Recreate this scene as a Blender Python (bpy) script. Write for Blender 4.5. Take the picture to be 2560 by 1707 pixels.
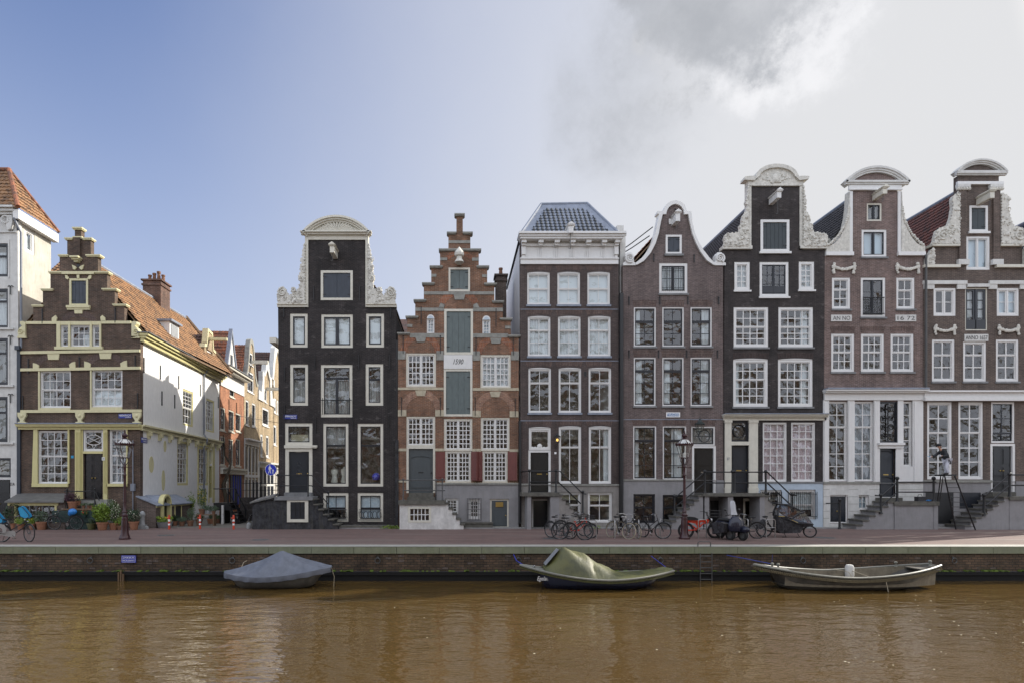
import bpy, math, random
from mathutils import Vector, Matrix, Quaternion
R = math.radians
rnd = random.Random(7)
for o in list(bpy.data.objects): bpy.data.objects.remove(o)
sc = bpy.context.scene
C = sc.collection

# ------------------------------------------------------------------ camera, sky, sun, exposure
CD, F, UC, VH, CH = 32.6, 1480.0, 1140.0, 1209.0, 2.4     # camera distance to the house fronts, focal length and centre in photo pixels
cam_d = bpy.data.cameras.new('camera'); cam = bpy.data.objects.new('camera', cam_d); C.objects.link(cam)
cam.location = (0, -CD, CH); cam.rotation_euler = (R(90), 0, 0)
cam_d.sensor_width = 36; cam_d.lens = 36*F/2560
cam_d.shift_x = (1280-UC)/2560; cam_d.shift_y = (VH-853.5)/2560
cam_d.clip_end = 3000; cam_d.clip_start = 0.1
sc.camera = cam
SUN_AZ, SUN_EL = R(67), R(31)
SD = Vector((math.sin(SUN_AZ)*math.cos(SUN_EL), math.cos(SUN_AZ)*math.cos(SUN_EL), math.sin(SUN_EL)))
ld = bpy.data.lights.new('sun', 'SUN'); ld.energy = 5.0; ld.angle = R(0.55); ld.color = (1.0, 0.93, 0.82)
lo = bpy.data.objects.new('sun', ld); C.objects.link(lo); lo.rotation_euler = SD.to_track_quat('Z', 'Y').to_euler(); lo.location = (60, 40, 60)
sc.view_settings.view_transform = 'Standard'; sc.view_settings.look = 'None'; sc.view_settings.gamma = 1
sc.view_settings.exposure = 0.35

def nt(tree, typ, **kw):
    n = tree.nodes.new(typ)
    for k, v in kw.items():
        if k in n.inputs.keys() if hasattr(n.inputs, 'keys') else False: n.inputs[k].default_value = v
        else: setattr(n, k, v)
    return n
def build_world():
    w = bpy.data.worlds.new('World'); sc.world = w; w.use_nodes = True
    t = w.node_tree; t.nodes.clear(); L = t.links.new
    out = nt(t, 'ShaderNodeOutputWorld'); bg = nt(t, 'ShaderNodeBackground'); bg.inputs['Strength'].default_value = 0.1
    L(bg.outputs[0], out.inputs[0])
    sky = nt(t, 'ShaderNodeTexSky'); sky.sky_type = 'NISHITA'; sky.sun_disc = False
    sky.sun_elevation = SUN_EL; sky.sun_rotation = SUN_AZ; sky.air_density = 1.35; sky.dust_density = 0.6; sky.ozone_density = 2.5
    tc = nt(t, 'ShaderNodeTexCoord'); nrm = nt(t, 'ShaderNodeVectorMath', operation='NORMALIZE'); L(tc.outputs['Generated'], nrm.inputs[0])
    def mth(op, a, b=None, clamp=False):
        m = nt(t, 'ShaderNodeMath', operation=op); m.use_clamp = clamp
        for i, x in enumerate((a, b)):
            if x is None: continue
            if isinstance(x, (int, float)): m.inputs[i].default_value = x
            else: L(x, m.inputs[i])
        return m.outputs[0]
    def smooth(x, lo_, hi_, o0=0., o1=1.):
        m = nt(t, 'ShaderNodeMapRange', interpolation_type='SMOOTHSTEP')
        L(x, m.inputs['Value']); m.inputs['From Min'].default_value = lo_; m.inputs['From Max'].default_value = hi_
        m.inputs['To Min'].default_value = o0; m.inputs['To Max'].default_value = o1
        return m.outputs[0]
    def dot(v, src=None):
        d = nt(t, 'ShaderNodeVectorMath', operation='DOT_PRODUCT'); L(src or nrm.outputs[0], d.inputs[0]); d.inputs[1].default_value = Vector(v).normalized()
        return d.outputs['Value']
    def noise(scale, detail, rough, src=None, off=0.):
        n = nt(t, 'ShaderNodeTexNoise'); n.inputs['Scale'].default_value = scale; n.inputs['Detail'].default_value = detail; n.inputs['Roughness'].default_value = rough
        if off:
            a = nt(t, 'ShaderNodeVectorMath', operation='ADD'); L(src or nrm.outputs[0], a.inputs[0]); a.inputs[1].default_value = (off, off, off); L(a.outputs[0], n.inputs['Vector'])
        else: L(src or nrm.outputs[0], n.inputs['Vector'])
        return n.outputs['Fac']
    def mix(f, a, b):
        m = nt(t, 'ShaderNodeMix', data_type='RGBA')
        if isinstance(f, float): m.inputs[0].default_value = f
        else: L(f, m.inputs[0])
        for i, x in ((6, a), (7, b)):
            if isinstance(x, tuple): m.inputs[i].default_value = (*x, 1)
            else: L(x, m.inputs[i])
        return m.outputs[2]
    gain = nt(t, 'ShaderNodeVectorMath', operation='MULTIPLY'); L(sky.outputs[0], gain.inputs[0]); gain.inputs[1].default_value = SKY_GAIN
    n1 = noise(2.2, 6, 0.55); n2 = noise(6.0, 8, 0.6, off=3.1)
    nn = mth('ADD', mth('MULTIPLY', mth('SUBTRACT', n1, 0.5), 0.30), mth('MULTIPLY', mth('SUBTRACT', n2, 0.5), 0.10))
    # low haze along the horizon
    sep = nt(t, 'ShaderNodeSeparateXYZ'); L(nrm.outputs[0], sep.inputs[0])
    hz = smooth(sep.outputs['Z'], 0.72, 0.0, 0.05, 0.85)
    col = mix(hz, gain.outputs[0], HAZE)
    # thin bright veil of cloud round the sun's side of the sky
    veil = smooth(mth('ADD', dot((math.sin(R(62)), math.cos(R(62)), 0.22)), mth('MULTIPLY', nn, 0.5)), 0.02, 0.90)
    col = mix(veil, col, VEIL)
    # a grey cumulus with bright torn edges
    def dirpx(u, v): return Vector(((u-UC)/F, 1, (VH-v)/F)).normalized()
    big = noise(7.0, 12, 0.66, off=7.3); fine = noise(13.0, 8, 0.65, off=1.7)
    wob = mth('ADD', mth('MULTIPLY', mth('SUBTRACT', big, 0.5), 0.016), mth('MULTIPLY', mth('SUBTRACT', fine, 0.5), 0.006))
    def cap(u, v, r):       # angular cap, 1 inside
        d = mth('ADD', dot(dirpx(u, v)), wob)
        c0 = math.cos(r)
        return d, c0
    tot = edge = None
    for u, v, r, soft in ((1855, -20, .075, .0022), (1750, 5, .06, .003), (1960, -25, .05, .0022), (1665, 215, .042, .0024), (1600, 140, .06, .006), (1800, -160, .13, .003), (1570, 240, .06, .008)):
        d, c0 = cap(u, v, r)
        a = smooth(d, c0-soft, c0+soft)
        tot = a if tot is None else mth('MAXIMUM', tot, a)
    for u, v, r, soft in ((1865, 5, .10, .003), (1790, 105, .06, .002), (1720, 150, .05, .0018), (2000, 10, .075, .004), (1655, 150, .035, .001), (1850, 20, .03, .001)):
        d, c0 = cap(u, v, r)
        a = smooth(d, c0-soft, c0+soft)
        edge = a if edge is None else mth('MAXIMUM', edge, a)
    edge = mth('MULTIPLY', edge, smooth(fine, 0.38, 0.62, 0.25, 1.0))
    col = mix(mth('MULTIPLY', edge, 0.55), col, CLOUD_LIT)
    shade = smooth(big, 0.35, 0.7, 0.62, 0.95)
    col = mix(mth('MULTIPLY', tot, shade), col, CLOUD_DARK)
    lit2 = smooth(mth('SUBTRACT', edge, tot), 0.05, 0.8)
    col = mix(mth('MULTIPLY', lit2, 0.45), col, CLOUD_LIT)
    # unseen bright cloud added behind the viewer to fill the shaded fronts
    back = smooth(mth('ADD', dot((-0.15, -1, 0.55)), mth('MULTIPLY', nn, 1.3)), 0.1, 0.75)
    col = mix(mth('MULTIPLY', back, 0.9), col, BACK_FILL)
    # unseen glow added near the sun, right of view, to fill the side wall
    glow = smooth(dot(SD), 0.935, 0.995, 0.0, 1.0)
    col = mix(glow, col, (34., 31., 26.))
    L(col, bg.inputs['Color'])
SKY_GAIN = (0.90, 0.93, 1.22)
VEIL = (6.05, 6.1, 6.25)
HAZE = (4.7, 5.2, 6.5)
CLOUD_LIT = (7.6, 7.6, 7.8)
CLOUD_DARK = (3.5, 3.65, 3.95)
BACK_FILL = (11.4, 12.0, 13.4)
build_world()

# ------------------------------------------------------------------ materials
MATS = {}
def new_mat(name):
    m = bpy.data.materials.new(name); m.use_nodes = True
    t = m.node_tree; b = t.nodes['Principled BSDF']; MATS[name] = m
    return m, t, b
def lk(t, a, b): t.links.new(a, b)
def rgba(c): return (*c, 1) if len(c) == 3 else c
def add_noise(t, scale, detail=4, vec=None, rough=0.55):
    n = t.nodes.new('ShaderNodeTexNoise'); n.inputs['Scale'].default_value = scale; n.inputs['Detail'].default_value = detail; n.inputs['Roughness'].default_value = rough
    if vec is not None: lk(t, vec, n.inputs['Vector'])
    return n.outputs['Fac']
def pos(t): return t.nodes.new('ShaderNodeNewGeometry').outputs['Position']
def vscale(t, v, s):
    m = t.nodes.new('ShaderNodeVectorMath'); m.operation = 'MULTIPLY'; lk(t, v, m.inputs[0]); m.inputs[1].default_value = s
    return m.outputs[0]
def mixc(t, f, a, b, mode='MIX'):
    m = t.nodes.new('ShaderNodeMix'); m.data_type = 'RGBA'; m.blend_type = mode
    if isinstance(f, (int, float)): m.inputs[0].default_value = f
    else: lk(t, f, m.inputs[0])
    for i, x in ((6, a), (7, b)):
        if isinstance(x, (tuple, list)): m.inputs[i].default_value = rgba(x)
        else: lk(t, x, m.inputs[i])
    return m.outputs[2]
def ramp(t, x, lo_, hi_, o0=0., o1=1.):
    m = t.nodes.new('ShaderNodeMapRange'); lk(t, x, m.inputs['Value'])
    for k, v in (('From Min', lo_), ('From Max', hi_), ('To Min', o0), ('To Max', o1)): m.inputs[k].default_value = v
    return m.outputs[0]
def bump(t, b, h, strength=0.3, dist=0.02):
    n = t.nodes.new('ShaderNodeBump'); n.inputs['Strength'].default_value = strength; n.inputs['Distance'].default_value = dist
    lk(t, h, n.inputs['Height']); lk(t, n.outputs[0], b.inputs['Normal'])
def wallvec(t):
    s = t.nodes.new('ShaderNodeSeparateXYZ'); lk(t, pos(t), s.inputs[0])
    a = t.nodes.new('ShaderNodeMath'); a.operation = 'ADD'; lk(t, s.outputs[0], a.inputs[0]); lk(t, s.outputs[1], a.inputs[1])
    c = t.nodes.new('ShaderNodeCombineXYZ'); lk(t, a.outputs[0], c.inputs[0]); lk(t, s.outputs[2], c.inputs[1])
    return c.outputs[0]
def brick(name, c1, c2, mortar, blotch=(.5, 1.25), w=0.225, h=0.068, msize=0.009, white=0.0):
    m, t, b = new_mat(name); v = wallvec(t)
    bt = t.nodes.new('ShaderNodeTexBrick'); lk(t, v, bt.inputs['Vector']); bt.inputs['Scale'].default_value = 1
    bt.inputs['Brick Width'].default_value = w; bt.inputs['Row Height'].default_value = h; bt.inputs['Mortar Size'].default_value = msize
    bt.inputs['Mortar Smooth'].default_value = 0.3; bt.inputs['Bias'].default_value = -0.1
    bt.inputs['Color1'].default_value = rgba(c1); bt.inputs['Color2'].default_value = rgba(c2); bt.inputs['Mortar'].default_value = rgba(mortar)
    nb = ramp(t, add_noise(t, 0.9, 6, pos(t), 0.65), 0.3, 0.7, blotch[0], blotch[1])
    sm = ramp(t, add_noise(t, 3.6, 5, vscale(t, pos(t), (1, 1, 3.6)), 0.75), 0.3, 0.7, 0.6, 1.4)
    mul = t.nodes.new('ShaderNodeMath'); mul.operation = 'MULTIPLY'; lk(t, nb, mul.inputs[0]); lk(t, sm, mul.inputs[1])
    col = mixc(t, 1.0, bt.outputs['Color'], mul.outputs[0], 'MULTIPLY')
    col = mixc(t, 1.0, col, ramp(t, add_noise(t, 1.5, 6, vscale(t, pos(t), (1, 1, .14)), .7), .35, .7, 1.12, .62), 'MULTIPLY')
    if white:      # lime and salt stains that follow the courses
        st = ramp(t, add_noise(t, 1.7, 5, vscale(t, pos(t), (1, 1, 2.0)), 0.7), 0.56, 0.75, 0, 1)
        row = ramp(t, add_noise(t, 14, 2, vscale(t, pos(t), (.25, .25, 2.2)), 0.6), 0.42, 0.62)
        mm = t.nodes.new('ShaderNodeMath'); mm.operation = 'MULTIPLY'; lk(t, st, mm.inputs[0]); lk(t, row, mm.inputs[1])
        m2 = t.nodes.new('ShaderNodeMath'); m2.operation = 'MULTIPLY'; lk(t, mm.outputs[0], m2.inputs[0]); m2.inputs[1].default_value = white
        col = mixc(t, m2.outputs[0], col, (.34, .31, .30))
    lk(t, col, b.inputs['Base Color']); b.inputs['Roughness'].default_value = 0.85
    inv = t.nodes.new('ShaderNodeMath'); inv.operation = 'SUBTRACT'; inv.inputs[0].default_value = 1; lk(t, bt.outputs['Fac'], inv.inputs[1])
    bump(t, b, inv.outputs[0], 0.5, 0.012)
    return m
def stone(name, c, var=0.35, rough=0.75, streak=0.0, scale=3.0, dirt=None, bumpd=0.01):
    m, t, b = new_mat(name)
    n = ramp(t, add_noise(t, scale, 7, pos(t), 0.65), 0.28, 0.72, 1-var, 1+var*0.6)
    col = mixc(t, 1.0, c, n, 'MULTIPLY')
    if streak:
        s = ramp(t, add_noise(t, 5, 5, vscale(t, pos(t), (2.2, 2.2, .22)), 0.7), 0.5, 0.78, 0, streak)
        col = mixc(t, s, col, dirt or tuple(x*0.35 for x in c))
    lk(t, col, b.inputs['Base Color']); b.inputs['Roughness'].default_value = rough
    bump(t, b, add_noise(t, 22, 5, pos(t)), 0.35, bumpd)
    return m
def paint(name, c, rough=0.45, var=0.12, metal=0.0, dirt=0.0, dirtc=(.25, .23, .19)):
    m, t, b = new_mat(name)
    n = ramp(t, add_noise(t, 5, 5, vscale(t, pos(t), (1.5, 1.5, .6)), 0.6), 0.25, 0.75, 1-var, 1+var*.5)
    col = mixc(t, 1.0, c, n, 'MULTIPLY')
    if dirt:
        s = ramp(t, add_noise(t, 3.1, 8, pos(t), 0.75), 0.52, 0.74, 0, dirt); col = mixc(t, s, col, dirtc)
    lk(t, col, b.inputs['Base Color']); b.inputs['Roughness'].default_value = rough; b.inputs['Metallic'].default_value = metal
    return m
def tile_mat(name, c1, c2, c3, spots=0.3):
    m, t, b = new_mat(name)
    vo = t.nodes.new('ShaderNodeTexVoronoi'); vo.inputs['Scale'].default_value = 5.6; lk(t, pos(t), vo.inputs['Vector'])
    s = t.nodes.new('ShaderNodeSeparateColor'); lk(t, vo.outputs['Color'], s.inputs[0])
    col = mixc(t, s.outputs[0], c1, c2)
    sp = ramp(t, add_noise(t, 1.1, 6, pos(t), 0.7), 0.4, 0.66)
    a = t.nodes.new('ShaderNodeMath'); a.operation = 'GREATER_THAN'; a.inputs[1].default_value = 1-spots; lk(t, s.outputs[1], a.inputs[0])
    a2 = t.nodes.new('ShaderNodeMath'); a2.operation = 'MULTIPLY'; lk(t, a.outputs[0], a2.inputs[0]); a2.inputs[1].default_value = .75
    col = mixc(t, a2.outputs[0], col, c3)
    sp2 = t.nodes.new('ShaderNodeMath'); sp2.operation = 'MULTIPLY'; lk(t, sp, sp2.inputs[0]); sp2.inputs[1].default_value = .62
    col = mixc(t, sp2.outputs[0], col, c3)
    lk(t, col, b.inputs['Base Color']); b.inputs['Roughness'].default_value = 0.7
    bump(t, b, add_noise(t, 30, 4, pos(t)), 0.3, 0.01)
    return m
def glass_mat(name, tint=(.9, .95, .95), ior=1.75, wav=0.5, scale=1.9):
    m, t, b = new_mat(name); t.nodes.remove(b)
    out = t.nodes['Material Output']
    tr = t.nodes.new('ShaderNodeBsdfTransparent'); tr.inputs[0].default_value = rgba(tint)
    gl = t.nodes.new('ShaderNodeBsdfGlossy'); gl.inputs['Roughness'].default_value = 0.01; gl.inputs['Color'].default_value = (1, 1, 1, 1)
    f0 = ((ior-1)/(ior+1))**2*1.35; lw = t.nodes.new('ShaderNodeLayerWeight'); pw = t.nodes.new('ShaderNodeMath'); pw.operation = 'POWER'; lk(t, lw.outputs['Facing'], pw.inputs[0]); pw.inputs[1].default_value = 4.; fr = t.nodes.new('ShaderNodeMapRange'); lk(t, pw.outputs[0], fr.inputs[0]); fr.inputs['To Min'].default_value = f0
    bu = t.nodes.new('ShaderNodeBump'); bu.inputs['Strength'].default_value = wav; bu.inputs['Distance'].default_value = 0.25
    lk(t, add_noise(t, scale, 2, pos(t), 0.4), bu.inputs['Height']); lk(t, bu.outputs[0], gl.inputs['Normal'])
    mx = t.nodes.new('ShaderNodeMixShader'); lk(t, fr.outputs[0], mx.inputs[0]); lk(t, tr.outputs[0], mx.inputs[1]); lk(t, gl.outputs[0], mx.inputs[2])
    lk(t, mx.outputs[0], out.inputs[0])
    return m
def fabric(name, c, folds=9.0, rough=0.9, amp=0.35):
    m, t, b = new_mat(name)
    n = ramp(t, add_noise(t, folds, 3, vscale(t, pos(t), (1, 1, .06)), 0.5), 0.3, 0.7, 1-amp, 1.0)
    lk(t, mixc(t, 1.0, c, n, 'MULTIPLY'), b.inputs['Base Color']); b.inputs['Roughness'].default_value = rough
    bump(t, b, add_noise(t, folds, 3, vscale(t, pos(t), (1, 1, .06)), 0.5), 0.6, 0.06)
    return m
def leaf_mat(name, c):
    m, t, b = new_mat(name)
    n = add_noise(t, 6, 3, pos(t)); lk(t, mixc(t, ramp(t, n, .3, .7), tuple(x*.55 for x in c), tuple(min(1, x*1.5) for x in c)), b.inputs['Base Color'])
    b.inputs['Roughness'].default_value = 0.6
    return m

brick('brick_brown', (.105, .062, .042), (.06, .038, .028), (.15, .125, .10), (.6, 1.35), white=.2)
brick('brick_black', (.023, .018, .0175), (.013, .011, .012), (.052, .046, .045), (.6, 1.5), white=.5)
brick('brick_orange', (.22, .098, .05), (.15, .072, .042), (.26, .21, .165), (.6, 1.3), white=.3)
brick('brick_pink', (.36, .19, .12), (.26, .13, .09), (.36, .30, .24), (.7, 1.25), white=.35)
brick('brick_arch', (.34, .13, .06), (.25, .09, .05), (.3, .24, .2), (.8, 1.2), w=.09, h=.3)
brick('brick_greybrown', (.082, .059, .054), (.062, .046, .044), (.12, .10, .092), (.75, 1.2))
brick('brick_mauve', (.135, .10, .094), (.105, .08, .078), (.20, .17, .16), (.8, 1.2), white=.25)
brick('brick_soot', (.034, .028, .027), (.024, .020, .021), (.055, .047, .045), (.55, 1.5), white=.6)
brick('brick_rose', (.165, .112, .098), (.115, .08, .074), (.27, .22, .20), (.75, 1.25), white=.5)
brick('brick_umber', (.11, .08, .066), (.078, .058, .05), (.18, .15, .13), (.8, 1.2), white=.15)
brick('brick_terracotta', (.36, .15, .08), (.29, .12, .065), (.38, .22, .14), (.85, 1.15))
brick('brick_tan', (.36, .28, .18), (.28, .21, .13), (.45, .36, .24), (.75, 1.2))
brick('brick_quay', (.105, .066, .04), (.06, .042, .026), (.028, .024, .02), (.45, 1.5), w=.24, h=.095, msize=.012, white=.35)
brick('brick_chimney', (.16, .075, .05), (.10, .05, .038), (.22, .18, .15), (.6, 1.3))
brick('brick_lintel', (.12, .078, .066), (.085, .056, .05), (.17, .14, .125), (.8, 1.2), w=.085, h=.4)
brick('brick_lintel_dark', (.05, .033, .03), (.035, .025, .024), (.085, .07, .065), (.8, 1.2), w=.085, h=.4)
paint('cream', (.62, .58, .36), .5, .10, dirt=.25, dirtc=(.4, .37, .25))
paint('yellow_cream', (.60, .55, .27), .5, .10, dirt=.15, dirtc=(.35, .33, .2))
paint('white', (.69, .69, .68), .4, .06, dirt=.12, dirtc=(.5, .49, .45))
paint('offwhite', (.62, .60, .52), .5, .10, dirt=.3, dirtc=(.35, .32, .26))
paint('plaster_white', (.80, .80, .79), .7, .10, dirt=.12, dirtc=(.55, .54, .5))
stone('sandstone', (.47, .42, .31), .3, .8, .35, 4)
stone('greystone', (.27, .27, .245), .35, .8, .3, 4)
stone('carved', (.63, .615, .56), .3, .8, .35, 7, (.15, .14, .11), .03)
stone('bluestone', (.20, .205, .21), .3, .7, .2, 3)
stone('plinth', (.25, .245, .25), .18, .8, .55, 1.6, (.17, .165, .165))
stone('plinth_brown', (.24, .225, .21), .25, .8, .3, 2.2)
stone('plinth_blue', (.42, .50, .58), .1, .7, .15, 2)
stone('plinth_white', (.60, .60, .58), .18, .7, .3, 2.5, (.3, .28, .24))
stone('plaster_beige', (.50, .485, .43), .22, .85, .6, 1.2, (.28, .25, .18))
stone('stair', (.115, .11, .095), .45, .85, .3, 4, (.10, .105, .06))
stone('lead', (.22, .25, .31), .3, .5, .35, 3, (.40, .43, .50))
stone('slab', (.13, .13, .125), .35, .6, .2, 3)
stone('coping', (.20, .215, .145), .25, .7, .6, 2.0, (.12, .16, .05))
stone('dark_rubble', (.032, .033, .038), .95, .8, .6, 3.5, (.085, .078, .06), .05)
stone('white_plaster_old', (.60, .59, .57), .25, .8, .35, 3, (.25, .25, .22))
stone('bollard_stone', (.30, .31, .31), .3, .75, .3, 5)
paint('shutter_navy', (.035, .045, .062), .5, .25)
paint('shutter_grey', (.115, .145, .145), .55, .2, dirt=.2, dirtc=(.08, .1, .1))
paint('shutter_green', (.03, .042, .047), .5, .25)
paint('shutter_red', (.15, .045, .038), .5, .15)
paint('door_black', (.010, .011, .013), .22, .2)
paint('door_navy', (.018, .023, .032), .28, .2)
paint('door_grey', (.065, .078, .085), .4, .12)
paint('frame_dark', (.018, .021, .028), .35, .2)
paint('iron', (.012, .013, .015), .4, .3)
paint('iron_grey', (.08, .08, .08), .5, .3)
paint('pipe_grey', (.20, .22, .26), .5, .2)
paint('steel', (.42, .42, .42), .35, .1, .9)
paint('chrome', (.38, .38, .38), .25, .05, 1)
paint('lamp_maroon', (.045, .014, .017), .28, .35)
paint('lamp_green', (.02, .03, .03), .35, .3)
paint('sign_blue', (.01, .03, .42), .35, .05)
paint('street_sign_blue', (.03, .05, .28), .4, .1)
m, t, b = new_mat('tile_blue'); lk(t, mixc(t, ramp(t, add_noise(t, 26, 3, pos(t), .6), .42, .58), (.10, .18, .36), (.55, .60, .66)), b.inputs['Base Color'])
paint('sign_white', (.8, .8, .8), .4, .03)
paint('red_paint', (.55, .06, .025), .4, .1)
paint('bike_red', (.62, .05, .02), .3, .1)
paint('bike_black', (.012, .012, .014), .3, .2)
paint('bike_white', (.6, .6, .58), .35, .1)
paint('rubber', (.018, .018, .019), .8, .2)
paint('rubber_cream', (.38, .33, .24), .8, .2)
paint('sky_blue', (.03, .30, .55), .5, .1)
paint('blue_plastic', (.03, .22, .62), .35, .3)
paint('grey_plastic', (.32, .31, .30), .5, .1)
paint('scooter_blue', (.016, .018, .034), .15, .1)
paint('brass', (.45, .33, .12), .35, .1, .9)
paint('wood', (.16, .10, .055), .7, .35)
paint('green_planks', (.022, .05, .045), .6, .3)
paint('tar', (.008, .008, .008), .9, .3); stone('coping_top', (.38, .37, .33), .2, .7, 0, 2.5)
paint('boat_navy', (.010, .014, .035), .25, .2)
paint('rope', (.15, .125, .075), .9, .3); paint('boat_rail', (.21, .21, .18), .5, .25)
stone('boat_steel', (.075, .07, .06), .5, .6, .5, 4, (.10, .08, .06))
stone('boat_inside', (.19, .165, .12), .5, .8, .5, 3, (.10, .075, .05))
paint('zinc', (.34, .36, .38), .45, .2, .3)
paint('galvanised', (.15, .155, .16), .4, .25, .3)
stone('terracotta', (.30, .14, .08), .3, .85, .3, 8)
stone('terracotta_dark', (.20, .10, .06), .35, .85, .3, 8)
paint('olive_glaze', (.10, .105, .04), .4, .3)
for nm, c in (('leaf_green', (.05, .10, .02)), ('leaf_dark', (.022, .05, .018)), ('leaf_lime', (.16, .24, .03)), ('leaf_grey', (.08, .12, .07)), ('leaf_purple', (.06, .022, .035)), ('moss', (.09, .14, .015))): leaf_mat(nm, c)
for nm, c in (('petal_white', (.75, .75, .6)), ('petal_yellow', (.8, .6, .02)), ('petal_violet', (.12, .06, .35)), ('petal_red', (.6, .03, .03)), ('petal_orange', (.75, .3, .02))): paint(nm, c, .7, .1)
paint('bark', (.09, .075, .055), .9, .4)
tile_mat('tiles_orange', (.37, .205, .095), (.29, .15, .07), (.10, .06, .035), .26)
tile_mat('tiles_rust', (.34, .12, .055), (.24, .09, .045), (.09, .05, .035), .25)
tile_mat('tiles_brown', (.12, .06, .045), (.085, .045, .035), (.04, .03, .026), .3)
tile_mat('tiles_slate', (.06, .07, .085), (.045, .052, .062), (.025, .03, .034), .3)
tile_mat('tiles_darkred', (.17, .062, .045), (.12, .045, .036), (.05, .03, .027), .25)
tile_mat('tiles_grey', (.07, .065, .066), (.05, .048, .052), (.03, .03, .032), .25)
tile_mat('tiles_navy', (.045, .055, .085), (.035, .042, .06), (.02, .025, .035), .2)
glass_mat('glass'); glass_mat('glass_flat', wav=.03, scale=.8); glass_mat('lamp_glass', (.93, .94, .92), 1.45, .02)
glass_mat('plastic_screen', (.5, .53, .58), 1.8, .05); paint('screen_grey', (.42, .43, .46), .2, .1)
fabric('curtain_white', (.62, .64, .66)); fabric('curtain_pink', (.62, .48, .52), 7); fabric('blind_white', (.66, .69, .72), .8, .8, .08)
fabric('blind_blue', (.50, .58, .66), .8, .8, .08); fabric('curtain_grey', (.28, .28, .28), 8); fabric('lace', (.42, .42, .42), 16, .9, .75)
fabric('net', (.30, .32, .36), 5, .9, .5); fabric('blind_tan', (.34, .30, .20), .8, .8, .1)
fabric('skin', (.48, .27, .19), 1, .5, .05); fabric('cloth_dark', (.035, .037, .042), 12, .9, .3); fabric('cloth_white', (.62, .64, .72), 12, .9, .2)
stone('room_wall', (.13, .12, .105), .2, .9, 0, 1)
def tarp(name, c, moss=0.0, mossc=(.2, .21, .05), bs=.9):
    m, t, b = new_mat(name)
    col = mixc(t, 1.0, c, ramp(t, add_noise(t, 4, 6, pos(t), .65), .3, .7, .8, 1.15), 'MULTIPLY')
    if moss: col = mixc(t, ramp(t, add_noise(t, 1.6, 6, pos(t), .6), .38, .62, 0, moss), col, mossc)
    lk(t, col, b.inputs['Base Color']); b.inputs['Roughness'].default_value = .55
    bump(t, b, add_noise(t, 2.4, 6, vscale(t, pos(t), (2.2, 1, .8)), .6), bs, .25)
tarp('tarp_grey', (.135, .15, .185), bs=.12); tarp('tarp_green', (.07, .075, .035), .75, (.125, .125, .038), .15); tarp('tarp_bag', (.03, .03, .035))

m, t, b = new_mat('paving_red')
v = pos(t); bt = t.nodes.new('ShaderNodeTexBrick'); lk(t, v, bt.inputs['Vector']); bt.inputs['Scale'].default_value = 1
for k, x in (('Brick Width', .21), ('Row Height', .085), ('Mortar Size', .006)): bt.inputs[k].default_value = x
for k, x in (('Color1', (.17, .105, .09)), ('Color2', (.125, .082, .073)), ('Mortar', (.10, .075, .065))): bt.inputs[k].default_value = rgba(x)
c = mixc(t, 1.0, bt.outputs['Color'], ramp(t, add_noise(t, .7, 7, vscale(t, v, (.35, 1.4, 1)), .7), .25, .75, .72, 1.35), 'MULTIPLY')
c = mixc(t, ramp(t, add_noise(t, .35, 4, vscale(t, v, (.25, 2.2, 1)), .6), .5, .68, 0, .6), c, (.20, .165, .145))
lk(t, c, b.inputs['Base Color']); b.inputs['Roughness'].default_value = .8; bump(t, b, add_noise(t, 5, 6, v, .7), .25, .02)
m, t, b = new_mat('paving_grey')
v = pos(t); bt = t.nodes.new('ShaderNodeTexBrick'); lk(t, v, bt.inputs['Vector']); bt.inputs['Scale'].default_value = 1
for k, x in (('Brick Width', .21), ('Row Height', .10), ('Mortar Size', .006)): bt.inputs[k].default_value = x
for k, x in (('Color1', (.17, .15, .13)), ('Color2', (.13, .115, .10)), ('Mortar', (.10, .10, .06))): bt.inputs[k].default_value = rgba(x)
lk(t, mixc(t, 1.0, bt.outputs['Color'], ramp(t, add_noise(t, .9, 7, v, .7), .25, .75, .7, 1.3), 'MULTIPLY'), b.inputs['Base Color']); b.inputs['Roughness'].default_value = .85
m, t, b = new_mat('earth'); lk(t, mixc(t, add_noise(t, 1, 5, pos(t)), (.10, .09, .075), (.15, .135, .11)), b.inputs['Base Color']); b.inputs['Roughness'].default_value = .9
m, t, b = new_mat('canal_water')
b.inputs['Roughness'].default_value = 0.03; b.inputs['IOR'].default_value = 2.0
v = pos(t)
c = mixc(t, ramp(t, add_noise(t, .12, 4, v, .6), .35, .65), (.080, .048, .0135), (.104, .063, .018))
lk(t, c, b.inputs['Base Color'])
h1 = add_noise(t, 1.0, 3, vscale(t, v, (.9, 2.0, 1)), .55); h2 = add_noise(t, 1.0, 2, vscale(t, v, (3.6, 7.5, 1)), .5); h3 = add_noise(t, 1.0, 3, vscale(t, v, (13., 22., 1)), .6)
s1 = t.nodes.new('ShaderNodeMath'); s1.operation = 'MULTIPLY_ADD'; lk(t, h2, s1.inputs[0]); s1.inputs[1].default_value = .15; hs = t.nodes.new('ShaderNodeMath'); hs.operation = 'MULTIPLY'; lk(t, h1, hs.inputs[0]); hs.inputs[1].default_value = .6; lk(t, hs.outputs[0], s1.inputs[2])
s2 = t.nodes.new('ShaderNodeMath'); s2.operation = 'MULTIPLY_ADD'; lk(t, h3, s2.inputs[0]); s2.inputs[1].default_value = .02; lk(t, s1.outputs[0], s2.inputs[2])
bump(t, b, s2.outputs[0], 1.0, 0.075)
m, t, b = new_mat('lamp_flame'); b.inputs['Emission Color'].default_value = (1, .55, .12, 1); b.inputs['Emission Strength'].default_value = 1.6; b.inputs['Base Color'].default_value = (.8, .5, .1, 1)
def M(n): return MATS[n]
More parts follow.
